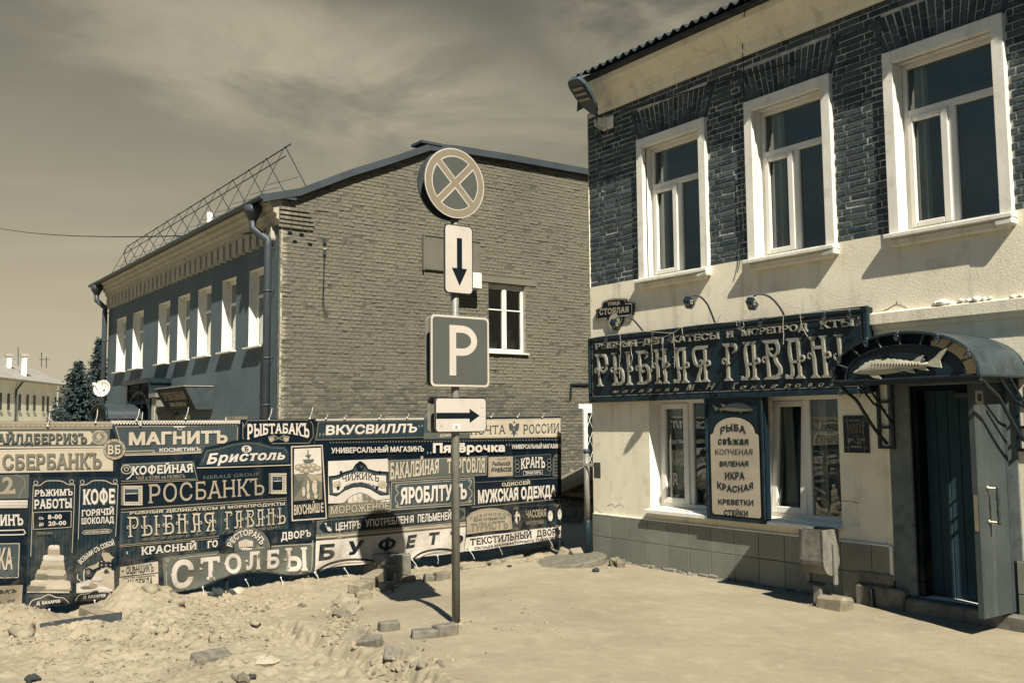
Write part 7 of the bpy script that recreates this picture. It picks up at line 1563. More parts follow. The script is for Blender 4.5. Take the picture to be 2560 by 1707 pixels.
def banner_right():
    b = thing('banner', 'right fence banner with a pale wrinkled buffet strip at its foot, behind the sign post', 'banner', (XF, 8.0, 0), 'printed banners on the fence'); k = kC
    m = MB(); strip(m, FP, [FP.un(k(*p)) for p in ((25, 90), (900, 80), (1300, 76), (2032, 68))], [FP.un(k(*p)) for p in ((12, 1336), (60, 1320), (250, 1290), (500, 1262), (800, 1240), (900, 1212), (1140, 1190), (1250, 1172), (1700, 1118), (2036, 1058))], 'pr_deep', 0, 64, 30); m.build('banner_sheet', b)
    s = Sign(b, k); s.fill([(30, 90), (915, 80), (915, 92), (30, 102)], 'pr_white')
    for i in range(45): x = 34 + i * 19.6; s.ellipse(x + 8, 103 - i * .22, 7, 5, 'pr_deep', 7)
    s.fill([(48, 104), (915, 94), (905, 240), (26, 262)], 'pr_olive').fill([(54, 110), (915, 100), (906, 234), (34, 255)], 'pr_teal').text('„ВКУСВИЛЛЪ“', [(62, 140), (905, 124), (893, 194), (58, 220)], 'pr_white', 'bold', 0, 'pr_olive', (-.006, -.010)); s.end()
    s = Sign(b, k); s.fill([(918, 80), (1282, 78), (1278, 248), (910, 256)], 'pr_mid').fill([(918, 200), (1282, 196), (1278, 240), (910, 246)], 'pr_grey').text('ДОМЪ', [(1040, 212), (1140, 208), (1140, 230), (1040, 234)], 'pr_cream', 'bserif').text('2-й этажъ', [(938, 216), (1005, 214), (1005, 228), (938, 230)], 'pr_olive', 'sans').text('2-й этажъ', [(1170, 210), (1250, 208), (1250, 222), (1170, 224)], 'pr_olive', 'sans'); s.end()
    s = Sign(b, k); s.fill([(1288, 92), (2028, 80), (2028, 236), (1284, 246)], 'pr_cream', 'pr_olive', .006, .01).text('ПОЧТА', [(1290, 146), (1580, 138), (1580, 208), (1290, 216)], 'pr_mid', 'serif').text('РОССИИ', [(1725, 134), (2012, 122), (2012, 200), (1725, 208)], 'pr_mid', 'serif')
    for dx in (-1, 1):
        X = lambda v: 1650 + dx * v
        s.poly([(X(4), 150), (X(18), 120), (X(26), 132), (X(20), 140), (X(14), 160)], 'pr_grey').poly([(X(12), 150), (X(30), 122), (X(42), 128), (X(40), 160), (X(32), 185), (X(16), 178)], 'pr_mid')
        for i in range(4): s.line([(X(16), 165 + i * 6), (X(30 + i * 2), 140 + i * 10), (X(41 - i * 3), 140 + i * 13)], .006, 'pr_grey', False)
        s.line([(X(6), 196), (X(20), 204), (X(26), 216)], .008, 'pr_grey', False)
    s.poly([(1638, 150), (1662, 150), (1666, 190), (1650, 232), (1634, 190)], 'pr_mid').poly([(1642, 160), (1658, 160), (1658, 178), (1650, 188), (1642, 178)], 'pr_olive').poly([(1642, 118), (1658, 118), (1655, 104), (1650, 100), (1645, 104)], 'pr_grey'); s.end('cream post sign with a double-headed eagle')
    s = Sign(b, k); s.fill([(128, 280), (2030, 252), (2030, 362), (128, 408)], 'pr_deep')
    for i in range(80): x = 140 + i * 23.4; s.poly([(x, 276 - i * .3), (x + 16, 276 - i * .3), (x + 8, 288 - i * .3)], 'pr_olive')
    s.text('УНИВЕРСАЛЬНЫЙ МАГАЗИНЪ', [(145, 322), (905, 308), (905, 352), (145, 368)], 'pr_white', 'bold').text('„Пятёрочка“', [(930, 284), (1605, 284), (1605, 354), (930, 366)], 'pr_white', 'heavy').text('УНИВЕРСАЛЬНЫЙ МАГАЗИНЪ', [(1620, 296), (2026, 290), (2026, 326), (1620, 332)], 'pr_white', 'bold'); s.end()
    s = Sign(b, k); s.fill([(130, 432), (620, 412), (638, 762), (132, 778)], 'pr_white')
    ar = lambda o: [(140 - o, 560 - o), (200, 552 - o), (260, 524 - o), (330, 506 - o), (345, 470 - o * .8), (392, 432 - o), (440, 466 - o * .8), (455, 500 - o), (530, 520 - o), (622 + o, 524 - o)]
    lowp = [(140, 700), (200, 712), (260, 668), (330, 640), (400, 634), (470, 652), (530, 690), (560, 705), (630, 700)]
    s.strip(ar(6), [(x, y + 8) for x, y in lowp], 'pr_deep').strip([(146, 568), (200, 562), (262, 534), (334, 514), (352, 480), (392, 446), (432, 478), (450, 510), (528, 530), (614, 534)], [(x, y - 4) for x, y in lowp], 'pr_mid').strip([(165, 586), (212, 578), (266, 548), (338, 528), (366, 522), (392, 522), (420, 522), (446, 524), (526, 546), (604, 550)], [(170, 690), (220, 688), (270, 640), (340, 612), (400, 606), (465, 624), (530, 664), (604, 688)], 'pr_white')
    s.ellipse(392, 482, 32, 34, 'pr_deep').ellipse(402, 476, 12, 12, 'pr_mid'); s.text('ЧИЖИКЪ', [(240, 548), (545, 548), (545, 602), (240, 606)], 'pr_deep', 'serif', .42).text('МАГАЗИНЪ УЛЕТНЫХЪ ЦѢНЪ', [(255, 636), (535, 640), (532, 656), (258, 655)], 'pr_dark', 'bold', 2.0)
    for x in (202, 574): s.ellipse(x, 622, 36, 30, 'pr_cream').ring(x, 622, 28, 22, .005, 'pr_olive').text('163', [(x - 16, 612), (x + 16, 611), (x + 16, 632), (x - 16, 633)], 'pr_olive', 'serif')
    for x in (232, 548): s.line([(x, 515), (x - 18, 640)], .004, 'pr_deep', False).poly([(x - 12, 512), (x + 12, 510), (x + 10, 528), (x - 10, 530)], 'pr_deep').poly([(x - 34, 638), (x - 8, 636), (x - 14, 662), (x - 34, 664)], 'pr_deep')
    s.end('cream shop sign under an arch')
    s = Sign(b, k); s.strip([(134, 798), (262, 776), (290, 745), (330, 714), (392, 694), (450, 710), (490, 742), (525, 758), (642, 742)], [(134, 892), (262, 882), (390, 872), (520, 860), (642, 850)], 'pr_olive').line([(134, 794), (262, 772), (290, 741), (330, 710), (392, 690), (450, 706), (490, 738), (525, 754), (642, 738)], .008, 'pr_dark', False).text('33', [(372, 722), (412, 720), (412, 744), (372, 746)], 'pr_cream', 'bserif').text('ПИНГВИНА', [(328, 757), (454, 750), (454, 766), (328, 773)], 'pr_cream', 'bold').text('МОРОЖЕНОЕ', [(148, 802), (628, 768), (628, 824), (148, 864)], 'pr_cream', 'serif', 0, 'pr_grey'); s.end()
    s = Sign(b, k); s.fill([(622, 424), (1432, 388), (1424, 548), (626, 598)], 'pr_grey', 'pr_tan', .006, .01).text('БАКАЛЕЙНАЯ', [(640, 444), (1034, 414), (1030, 530), (640, 584)], 'pr_cream', 'bserif', 0, 'pr_mid').text('ТОРГОВЛЯ', [(1100, 412), (1412, 402), (1408, 524), (1100, 532)], 'pr_cream', 'bserif', 0, 'pr_mid'); s.end()
    s = Sign(b, k); s.fill([(1436, 394), (1648, 388), (1646, 556), (1434, 566)], 'pr_mid').fill([(1442, 400), (1642, 394), (1640, 550), (1440, 560)], 'pr_tan').text('Родная Газета', [(1508, 408), (1586, 405), (1586, 418), (1508, 421)], 'pr_grey', 'ital').text('Рыбинскія', [(1468, 436), (1620, 430), (1620, 464), (1468, 470)], 'pr_teal', 'bital').text('Извѣстія', [(1458, 484), (1630, 474), (1630, 508), (1458, 516)], 'pr_teal', 'bital').line([(1510, 522), (1560, 514), (1630, 512)], .006, 'pr_teal'); s.end()
    s = Sign(b, k); s.fill([(1655, 386), (1952, 370), (1952, 548), (1655, 562)], 'pr_dark', 'pr_olive', .006, .01)
    for i in range(22): x = 1662 + i * 13; s.line([(x, 388), (x - 4, 552)], .003, 'pr_grey', False)
    s.text('КРАНЪ', [(1704, 412), (1900, 402), (1900, 490), (1704, 500)], 'pr_white', 'bserif', .12).fill([(1725, 514), (1880, 506), (1880, 538), (1725, 546)], 'pr_deep', 'pr_white', .005, 0).text('ТРАКТИРЪ', [(1738, 520), (1868, 512), (1868, 532), (1738, 540)], 'pr_white', 'bold')
    for x, y in ((1672, 440), (1674, 474), (1676, 508), (1930, 430), (1932, 464), (1934, 496)): s.ellipse(x, y, 16, 15, 'pr_deep', 12).ring(x, y, 16, 15, .004, 'pr_cream')
    s.end('dark tavern sign behind netting')
    s = Sign(b, k); s.strip([(1964, 415), (1975, 385), (1998, 372), (2022, 384), (2030, 412)], [(1964, 552), (1975, 556), (1998, 556), (2022, 554), (2030, 552)], 'pr_grey')
    for i, tx in enumerate(('РЫБА', 'СВѢЖАЯ', 'КОПЧЕНАЯ', 'ВЯЛЕНАЯ', 'ИКРА', 'КРАСНАЯ')): s.text(tx, (1974, 400 + i * 25, 2024, 414 + i * 25), 'pr_dark', 'bold')
    s.end()
    s = Sign(b, k); s.fill([(646, 604), (1322, 562), (1328, 786), (640, 834)], 'pr_tan').fill([(652, 610), (1316, 569), (1322, 779), (646, 827)], 'pr_mid').line([(712, 622), (1260, 584)], .006, 'pr_cream', False).line([(720, 806), (1250, 770)], .006, 'pr_cream', False).text('ЯРОБЛТУРЪ', [(720, 648), (1262, 612), (1262, 740), (720, 786)], 'pr_white', 'heavy', 0, 'pr_deep', (.016, -.014))
    for x, y, d in ((690, 622, 1), (1290, 580, -1)): s.line([(x + 20 * d, y - 2), (x - 6 * d, y + 10), (x - 2 * d, y + 40), (x + 14 * d, y + 70), (x - 8 * d, y + 96), (x - 10 * d, y + 130), (x + 12 * d, y + 160), (x - 2 * d, y + 186), (x + 40 * d, y + 184)], .009, 'pr_cream').ring(x + 6 * d, y + 12, 10, 9, .006, 'pr_cream').ring(x + 4 * d, y + 176, 11, 9, .006, 'pr_cream')
    s.end('grey travel sign with twining corners')
    s = Sign(b, k); s.fill([(1326, 610), (2030, 568), (2030, 742), (1300, 806)], 'pr_deep').line([(1330, 606), (1700, 586), (2028, 566)], .007, 'pr_olive', False).line([(1300, 808), (1700, 772), (2030, 740)], .008, 'pr_tan', False).text('ОДИССЕЙ', [(1548, 608), (1780, 590), (1780, 620), (1548, 638)], 'pr_cream', 'bserif').text('МУЖСКАЯ ОДЕЖДА', [(1350, 668), (1990, 624), (1990, 718), (1352, 778)], 'pr_white', 'heavy', 0, 'pr_tan', (.0, -.004)); s.end()
    s = Sign(b, k); s.fill([(40, 918), (1250, 812), (1250, 914), (40, 1046)], 'pr_grey').strip([(62, 960), (80, 930), (130, 916), (700, 866), (1180, 824), (1228, 830), (1240, 852)], [(62, 985), (80, 1012), (130, 1022), (700, 970), (1180, 912), (1228, 896), (1240, 870)], 'pr_dark').line([(108, 940), (125, 975)], .008, 'pr_white', False).poly([(118, 972), (140, 966), (160, 990), (150, 1004), (130, 1000)], 'pr_white').ellipse(112, 942, 9, 7, 'pr_white', 8)
    s.text('ЦЕНТРЪ', [(190, 934), (398, 914), (398, 978), (190, 998)], 'pr_white', 'bold').text('УПОТРЕБЛЕНIЯ', [(432, 906), (828, 872), (828, 932), (432, 968)], 'pr_white', 'bold').text('ПЕЛЬМЕНЕЙ', [(862, 866), (1135, 842), (1135, 908), (862, 932)], 'pr_white', 'bold'); s.end()
    s = Sign(b, k); s.fill([(36, 1036), (1252, 924), (1252, 968), (36, 1076)], 'pr_tan')
    for f, mt in ((.25, 'pr_grey'), (.55, 'pr_cream'), (.85, 'pr_dark')): s.line([(36, 1036 + 40 * f), (640, 980 + 42 * f), (1252, 924 + 44 * f)], .010, mt, False)
    s.end()
    s = Sign(b, k); s.strip([(36, 1084), (400, 1050), (800, 1012), (1252, 970)], [(14, 1334), (60, 1318), (250, 1288), (500, 1260), (800, 1238), (900, 1210), (1140, 1188), (1252, 1172)], 'pr_white')
    for c, x0, x1, ya, yb in (('Б', 52, 188, 1108, 1240), ('У', 282, 420, 1080, 1196), ('Ф', 534, 676, 1058, 1160), ('Е', 768, 850, 1034, 1140), ('Т', 944, 1032, 1012, 1112), ('Ъ', 1116, 1238, 1000, 1110)): s.text(c, [(x0 + 14, ya + 4), (x1 + 10, ya - 6), (x1 - 10, yb - 6), (x0 - 4, yb + 4)], 'pr_deep', 'heavy')
    s.text('"ТАРЕЛОЧКА"', [(545, 1206), (815, 1176), (815, 1204), (545, 1232)], 'pr_deep', 'bold')
    s.line([(20, 1330), (120, 1276), (250, 1240), (380, 1230), (500, 1244), (560, 1262)], .022, 'pr_deep').line([(810, 1236), (880, 1186), (980, 1152), (1080, 1146), (1180, 1168)], .022, 'pr_deep').line([(60, 1330), (160, 1292), (280, 1262), (400, 1254)], .008, 'pr_olive').line([(850, 1236), (920, 1196), (1010, 1172), (1100, 1168)], .008, 'pr_olive'); s.end('pale buffet sign, wrinkled')
    s = Sign(b, k); s.fill([(1254, 812), (1640, 790), (1636, 996), (1252, 1048)], 'pr_deep'); s.lay += .004
    s.strip([(1258, 892), (1300, 848), (1370, 824), (1440, 815), (1520, 818), (1590, 836), (1624, 868)], [(1258, 1030), (1350, 1016), (1440, 1004), (1540, 994), (1630, 984)], 'pr_tan').line([(1268, 1018), (1268, 896), (1310, 858), (1375, 835), (1440, 827), (1515, 830), (1580, 846), (1614, 872), (1620, 974)], .005, 'pr_grey', False)
    s.text('РЫБИНСКОЕ', [(1282, 892), (1612, 862), (1612, 884), (1282, 914)], 'pr_grey', 'wide', 1.0).text('БЮРО ПУТЕШЕСТВIЙ', [(1312, 904), (1574, 884), (1574, 902), (1312, 924)], 'pr_grey', 'bold').text('„ТУРИСТЪ“', [(1266, 942), (1616, 908), (1618, 974), (1266, 1008)], 'pr_olive', 'bold'); s.end('tan arched tourist bureau sign')
    s = Sign(b, k); s.fill([(1640, 800), (2032, 776), (2032, 972), (1640, 1000)], 'pr_deep', 'pr_grey', .005, .012)
    for x, y, rx, ry in ((1678, 892, 24, 52), (1948, 878, 20, 44), (2020, 866, 16, 44)):
        s.ellipse(x, y, rx, ry, 'pr_white').ring(x, y, rx, ry, .006, 'pr_olive').line([(x, y), (x + 4, y - ry * .7)], .005, 'pr_deep', False).line([(x, y), (x - rx * .5, y - ry * .2)], .005, 'pr_deep', False)
        for i in range(12): s.ellipse(x + rx * .8 * math.cos(i * .5236), y + ry * .82 * math.sin(i * .5236), 1.6, 2.4, 'pr_deep', 4)
    s.text('ЧАСОВАЯ', [(1744, 832), (1910, 820), (1910, 884), (1744, 896)], 'pr_tan', 'bold').text('МАСТЕРСКАЯ', [(1750, 922), (1886, 912), (1886, 940), (1750, 950)], 'pr_tan', 'serif')
    for x, y in ((1652, 818), (1654, 984), (1980, 796), (1982, 960)): s.ring(x + 8, y, 12, 9, .005, 'pr_tan').ring(x + 22, y, 7, 6, .004, 'pr_tan')
    s.end('black watchmaker sign with clock faces')
    s = Sign(b, k); s.strip([(1258, 1056), (1640, 1010), (2034, 958)], [(1254, 1170), (1640, 1120), (2036, 1056)], 'pr_white').text('ТЕКСТИЛЬНЫЙ', [(1290, 1066), (1796, 1000), (1798, 1058), (1290, 1120)], 'pr_deep', 'bserif').text('ДВОРЪ', [(1832, 996), (2030, 972), (2030, 1024), (1834, 1050)], 'pr_deep', 'bserif').text('СКЛАДЪ МАНУФАКТУРНЫХЪ ТОВАРОВЪ.', [(1322, 1132), (2000, 1044), (2000, 1062), (1322, 1152)], 'pr_dark', 'bold').text('3', [(1270, 1144), (1280, 1143), (1280, 1156), (1270, 1157)], 'pr_dark', 'bold'); s.end('white textile sign')
    for x, y in ((812, 1046), (858, 1046), (946, 1046), (1015, 1044), (1226, 1042), (1292, 1042), (1353, 1042)): tie(b, x, y, 3, -10)
    for x, y, dx in ((784, 1430, 12), (861, 1420, 8), (933, 1408, 12), (1028, 1398, 8), (1090, 1388, 2), (1174, 1376, 6), (1245, 1366, 10), (1368, 1346, 12)): tie(b, x, y, dx, 20)
banner_right()
# ================================================================== SIGN POST
def sign_post():
    X0, Y0 = -8.257, 5.354; z0 = H(X0, Y0); XP = X0 + .075
    t = thing('sign_post', 'grey steel post carrying four traffic signs, round no-stopping sign on top and parking sign below', 'traffic sign', (X0, Y0, z0))
    m = MB('galv'); m.tube([(X0, Y0, z0 - .1), (X0, Y0, 4.86)], .043, 20); m.lathe((X0, Y0, 4.86), (0, 0, 1), [(.044, 0), (.03, .02), (.003, .025)], 16); m.build('pole', t, True)
    pl = PlaneX(XP); un = lambda p: pl.un(p)
    def sheet(mb, shape, d0, d1, mat, edge=None):
        P = [pl.to3(*p, d1) for p in shape]; mb.add(P, [tuple(range(len(P)))], mat); Bk = [pl.to3(*p, d0) for p in shape]; n = len(P)
        mb.add(P + Bk, [(i, n + i, n + (i + 1) % n, (i + 1) % n) for i in range(n)] + [tuple(range(2 * n - 1, n - 1, -1))], edge or mat)
    def clamp(par, z):
        m = MB('iron_grey'); m.lathe((X0, Y0, z - .02), (0, 0, 1), [(.048, 0), (.048, .04)], 14); m.box(X0, XP - .004, Y0 - .02, Y0 + .02, z - .018, z + .018); m.build('clamp', par)
    # round sign
    cc = (un(kP(204, 205)) ); r = .374; circ = lambda rr, n=56: [(cc[0] + rr * math.cos(2 * math.pi * i / n), cc[1] + rr * math.sin(2 * math.pi * i / n)) for i in range(n)]
    m = MB('sign_white'); sheet(m, circ(r), -.018, .0, 'sign_white', 'sign_back'); polyf(m, pl, circ(r - .013), 'sign_tan', .002)
    for k in range(4):
        a = R(90 * k)
        def sector(ri, w):
            s2 = w * math.sqrt(2); de = math.asin(w / ri); pts = [(s2, 0)] + [(ri * math.cos(q), ri * math.sin(q)) for q in np.linspace(-math.pi / 4 + de, math.pi / 4 - de, 16)]
            return [(cc[0] + x * math.cos(a) - y * math.sin(a), cc[1] + x * math.sin(a) + y * math.cos(a)) for x, y in pts]
        polyf(m, pl, sector(.292, .030), 'sign_white', .004); polyf(m, pl, sector(.280, .043), 'sign_grey', .006)
    o = m.build('no_stopping_sign', t); clamp(t, cc[1] - .2); clamp(t, cc[1] + .2)
    def rect_sign(name, q, rad, rim, face, draw):
        Qp = [un(kP(*p)) for p in q]; y0, y1 = (Qp[0][0] + Qp[3][0]) / 2, (Qp[1][0] + Qp[2][0]) / 2; z0_, z1_ = (Qp[2][1] + Qp[3][1]) / 2, (Qp[0][1] + Qp[1][1]) / 2
        m = MB(face); sheet(m, rrect(y0, y1, z0_, z1_, rad), -.018, 0, rim[0], 'sign_back'); 
        polyf(m, pl, rrect(y0 + rim[1], y1 - rim[1], z0_ + rim[1], z1_ - rim[1], rad * .85), face, .002); draw(m, y0, y1, z0_, z1_); o = m.build(name, t); clamp(t, z0_ + (z1_ - z0_) * .25); clamp(t, z1_ - (z1_ - z0_) * .25); return o, (y0, y1, z0_, z1_)
    F = lambda m, pts, mat, d=.004: m.add([pl.to3(*p, d) for p in pts], [tuple(range(len(pts)))], mat)
    def down(m, a, b, c, d):
        w = b - a; x = (a + b) / 2 + w * .02; F(m, [(x - w * .09, d - .14), (x + w * .09, d - .14), (x + w * .09, c + .27), (x - w * .09, c + .27)], 'sign_black'); F(m, [(x - w * .27, c + .27), (x + w * .27, c + .27), (x, c + .085)], 'sign_black')
    rect_sign('down_arrow_plate', [(145, 419), (296, 428), (298, 786), (152, 780)], .05, ('sign_black', .011), 'sign_white', down)
    def park(m, a, b, c, d):
        w = b - a; h = d - c; x0 = a + w * .31; st = w * .112; zb, zt = c + h * .155, d - h * .135; cr_ = zt - h * .215
        F(m, [(x0, zb), (x0 + st, zb), (x0 + st, zt), (x0, zt)], 'sign_white')
        zm = zt - h * .43; R_ = (zt - zm) / 2; cx = a + w * .52; czz = (zt + zm) / 2; thk = w * .105
        oa = [(cx + (R_ * 1.22) * math.cos(q), czz + R_ * math.sin(q)) for q in np.linspace(math.pi / 2, -math.pi / 2, 18)]; ia = [(cx + (R_ * 1.22 - thk) * math.cos(q), czz + (R_ - thk) * math.sin(q)) for q in np.linspace(math.pi / 2, -math.pi / 2, 18)]
        oa = [(x0 + st, zt)] + oa + [(x0 + st, zm)]; ia = [(x0 + st, zt - thk)] + ia + [(x0 + st, zm + thk)]; n = len(oa)
        m.add([pl.to3(*p, .004) for p in oa + ia], [(i, i + 1, n + i + 1, n + i) for i in range(n - 1)], 'sign_white')
    rect_sign('parking_sign', [(76, 887), (380, 910), (383, 1272), (78, 1262)], .045, ('sign_white', .022), 'sign_grey', park)
    def right(m, a, b, c, d):
        w = b - a; h = d - c; z = (c + d) / 2 - h * .02; F(m, [(a + .012, z - h * .085), (a + w * .66, z - h * .085), (a + w * .66, z + h * .085), (a + .012, z + h * .085)], 'sign_black'); F(m, [(a + w * .66, z - h * .21), (a + w * .86, z), (a + w * .66, z + h * .20)], 'sign_black')
        F(m, [(a + w * .88, d - h * .14), (a + w * .96, d - h * .14), (a + w * .96, d - h * .30), (a + w * .88, d - h * .30)], 'pr_white', .0045); F(m, [(a + w * .89, d - h * .42), (a + w * .97, d - h * .42), (a + w * .97, d - h * .55), (a + w * .89, d - h * .55)], 'pr_white', .0045)
        F(m, [(a + w * .33, c + h * .08), (a + w * .47, c + h * .08), (a + w * .47, c + h * .24), (a + w * .33, c + h * .24)], 'plastic_white', .0045); F(m, [(a + w * .37, c + h * .10), (a + w * .43, c + h * .10), (a + w * .42, c + h * .20), (a + w * .38, c + h * .20)], 'pr_tan', .005)
        m.add([pl.to3(a + w * .12, c + h * .2, .0045)] + [pl.to3(a + w * .12 + .02 * math.cos(q), c + h * .2 + .02 * math.sin(q), .0045) for q in np.linspace(0, 6.28, 12)], [(0, i + 1, (i + 1) % 12 + 1) for i in range(12)], 'pr_cream')
    rect_sign('right_arrow_plate', [(100, 1322), (368, 1327), (368, 1509), (100, 1502)], .04, ('sign_black', .010), 'sign_white', right)
    # the plates bolted to the far side of the post, facing the other way
    for q, rad, dx in (([(56, 905), (352, 925), (352, 1262), (40, 1256)], .045, .17), ([(68, 1328), (338, 1332), (338, 1502), (52, 1500)], .04, .16)):
        pb = PlaneX(XP - dx); Qp = [pb.un(kP(*p)) for p in q]; y0, y1 = Qp[0][0], Qp[1][0]; za, zb = (Qp[2][1] + Qp[3][1]) / 2, (Qp[0][1] + Qp[1][1]) / 2
        m = MB('sign_back'); sh = rrect(y0, y1, za, zb, rad); m.prism([pb.to3(*p, 0) for p in sh], (-.018, 0, 0)); m.tube([pb.to3(*p, -.009) for p in sh + sh[:1]], .014, 6, 'galv'); m.build('reversed_sign', t)
    pb = PlaneX(XP - .15); m = MB('sign_back'); m.prism([(XP - .15, cc[0] + .012 + r * math.cos(q), cc[1] - .0 + r * math.sin(q)) for q in np.linspace(0, 2 * math.pi, 48)[:-1]], (-.02, 0, 0), 'iron_grey'); m.build('reversed_sign', t)
sign_post()

# ================================================================== LOOSE STONES, KERBS, BRICKS
def rockmesh(mb, c, s, mat, seed, flat=.7, n=2):
    rr = random.Random(seed); vs = []; fs = []; nu, nv = 10, 7; a0 = rr.random() * 6
    ph = [rr.random() * 6 for _ in range(6)]
    for j in range(nv + 1):
        for i in range(nu):
            th = math.pi * j / nv; p = 2 * math.pi * i / nu + a0
            d = Vector((math.sin(th) * math.cos(p), math.sin(th) * math.sin(p), math.cos(th)))
            k = 1 + .22 * math.sin(2.1 * d.x * 2 + ph[0]) + .18 * math.sin(3.3 * d.y * 2 + ph[1]) + .15 * math.sin(4 * d.z + ph[2]) + rr.uniform(-.16, .16)
            vs.append(Vector(c) + Vector((d.x * s[0], d.y * s[1], d.z * s[2])) * k)
    for j in range(nv):
        for i in range(nu): fs.append((j * nu + i, j * nu + (i + 1) % nu, (j + 1) * nu + (i + 1) % nu, (j + 1) * nu + i))
    mb.add(vs, fs, mat)
def gp(k, x, y, z=0.):
    p = RG(*k(x, y), z)
    for _ in range(5): p = RG(*k(x, y), H(p.x, p.y))
    return p
GB = 'loose bricks and kerb chunks on the pavement'; GR = 'stones lying in the dug-up sand'
def brick(k, x, y, L, W, Hh, yaw, mat, label, cat='brick', tilt=(0, 0), name='brick', grp=GB, sink=.02):
    p = gp(k, x, y); m = MB(mat); c = Vector((p.x, p.y, p.z + Hh / 2 - sink))
    M = (Matrix.Rotation(R(yaw), 3, 'Z') @ Matrix.Rotation(R(tilt[0]), 3, 'X') @ Matrix.Rotation(R(tilt[1]), 3, 'Y'))
    m.cbox(c.x - L / 2, c.x + L / 2, c.y - W / 2, c.y + W / 2, c.z - Hh / 2, c.z + Hh / 2, .012, mat, (c, M), .007)
    tag(m.build(name, None), label, cat, grp)
def rock(k, x, y, s, mat, label, seed, grp=GR, flat=.6):
    p = gp(k, x, y); m = MB(mat); rockmesh(m, (p.x, p.y, p.z + s * flat * .35), (s, s * .8, s * flat), mat, seed); tag(m.build('rock', None, mat == 'sand'), label, 'stone', grp)
FA = 90 - 0
brick(kF, 532, 850, .21, .11, .11, 78, 'brick_loose', 'single grey brick left of the post base, near the broken edge')
brick(kF, 812, 905, .26, .12, .10, 66, 'brick_loose', 'long brick lying in front of the post base, leftmost of that trio')
brick(kF, 872, 872, .20, .12, .06, 70, 'brick_loose', 'low brick half buried behind the two others at the post base')
brick(kF, 968, 888, .25, .14, .13, 84, 'brick_loose', 'thick brick right against the foot of the sign post')
brick(kF, 388, 965, .22, .13, .10, 40, 'brick_loose', 'tilted brick on the crumbling edge of the pavement', tilt=(12, -8))
brick(kF, 468, 948, .12, .05, .04, 20, 'brick_loose', 'thin brick splinter beside the tilted brick at the crumbling edge', 'brick shard')
brick(kF, 840, 470, .15, .10, .11, 60, 'brick_loose', 'small pale brick before the kerb, left of the post', tilt=(0, 14))
brick(kF, 942, 458, .22, .12, .12, 88, 'brick_loose', 'squared brick standing before the kerb, just left of the post')
brick(kF, 1905, 288, .24, .14, .14, 50, 'kerb', 'left one of two pale bricks beside the marker post', tilt=(0, 25))
brick(kF, 1985, 290, .20, .13, .15, 80, 'kerb', 'brightest one of two pale bricks beside the marker post', tilt=(28, 0))
brick(kG, 1378, 690, .34, .16, .07, 98, 'brick_loose', 'flat half-buried brick in the sand at the bottom left', tilt=(14, 0))
brick(kG, 1855, 745, .22, .16, .04, 70, 'brick_loose', 'thin brown tile piece beside the pale rounded stone')
GK = 'kerb stones along the dug edge'
def kerb(pts, mat, label, h=.14, w=.16):
    a, b = gp(kF, *pts[0]), gp(kF, *pts[1]); d = b - a; d.z = 0; n = Vector((-d.y, d.x, 0)).normalized() * w / 2; m = MB(mat); c = (a + b) / 2; L = d.length
    M = Matrix.Rotation(math.atan2(d.y, d.x), 3, 'Z'); m.cbox(c.x - L / 2, c.x + L / 2, c.y - w / 2, c.y + w / 2, c.z - .10, c.z + h - .03, .02, mat, (c, M), .014); tag(m.build('kerb_stone', None), label, 'kerb', GK)
kerb(((362, 395), (655, 415)), 'concrete', 'big concrete kerb block with a dark notch, below the buffet banner', .30, .30)
kerb(((470, 462), (590, 452)), 'concrete', 'shaded rounded kerb stone under the shadow of the round sign', .22, .22)
kerb(((360, 520), (465, 478)), 'kerb', 'sunlit kerb stone left of the shaded one', .20, .2)
kerb(((470, 545), (560, 535)), 'concrete', 'short dark kerb chunk touching the sign shadow', .14, .16)
kerb(((265, 570), (360, 535)), 'kerb', 'broken pale kerb stone further left along the curve', .16, .18)
kerb(((275, 610), (390, 600)), 'kerb', 'low kerb piece at the tip of the plate shadow', .12, .14)
kerb(((570, 490), (625, 490)), 'kerb', 'small upright kerb end right of the shaded stone', .16, .12)
kerb(((630, 470), (740, 462)), 'kerb', 'short kerb stone where the straight row begins', .10, .14)
for i, (x0, x1) in enumerate(((745, 880), (885, 1010), (1095, 1270), (1275, 1395), (1400, 1560))):
    f = lambda x: 455 - (x - 745) * .205 if x < 1400 else 321 - (x - 1400) * .25
    kerb(((x0, f(x0)), (x1, f(x1))), 'kerb', ['kerb stone left of the post, first of the straight row', 'kerb stone just left of the post in the straight row', 'long kerb stone just right of the post', 'kerb stone second to the right of the post', 'far kerb stone by the rubble near the manhole'][i], .07, .12)
kerb(((1530, 262), (1700, 225)), 'kerb', 'raised pale kerb slab under the textile banner, left one', .12, .25); kerb(((1705, 222), (1850, 196)), 'kerb', 'raised pale kerb slab under the textile banner, right one', .12, .25)
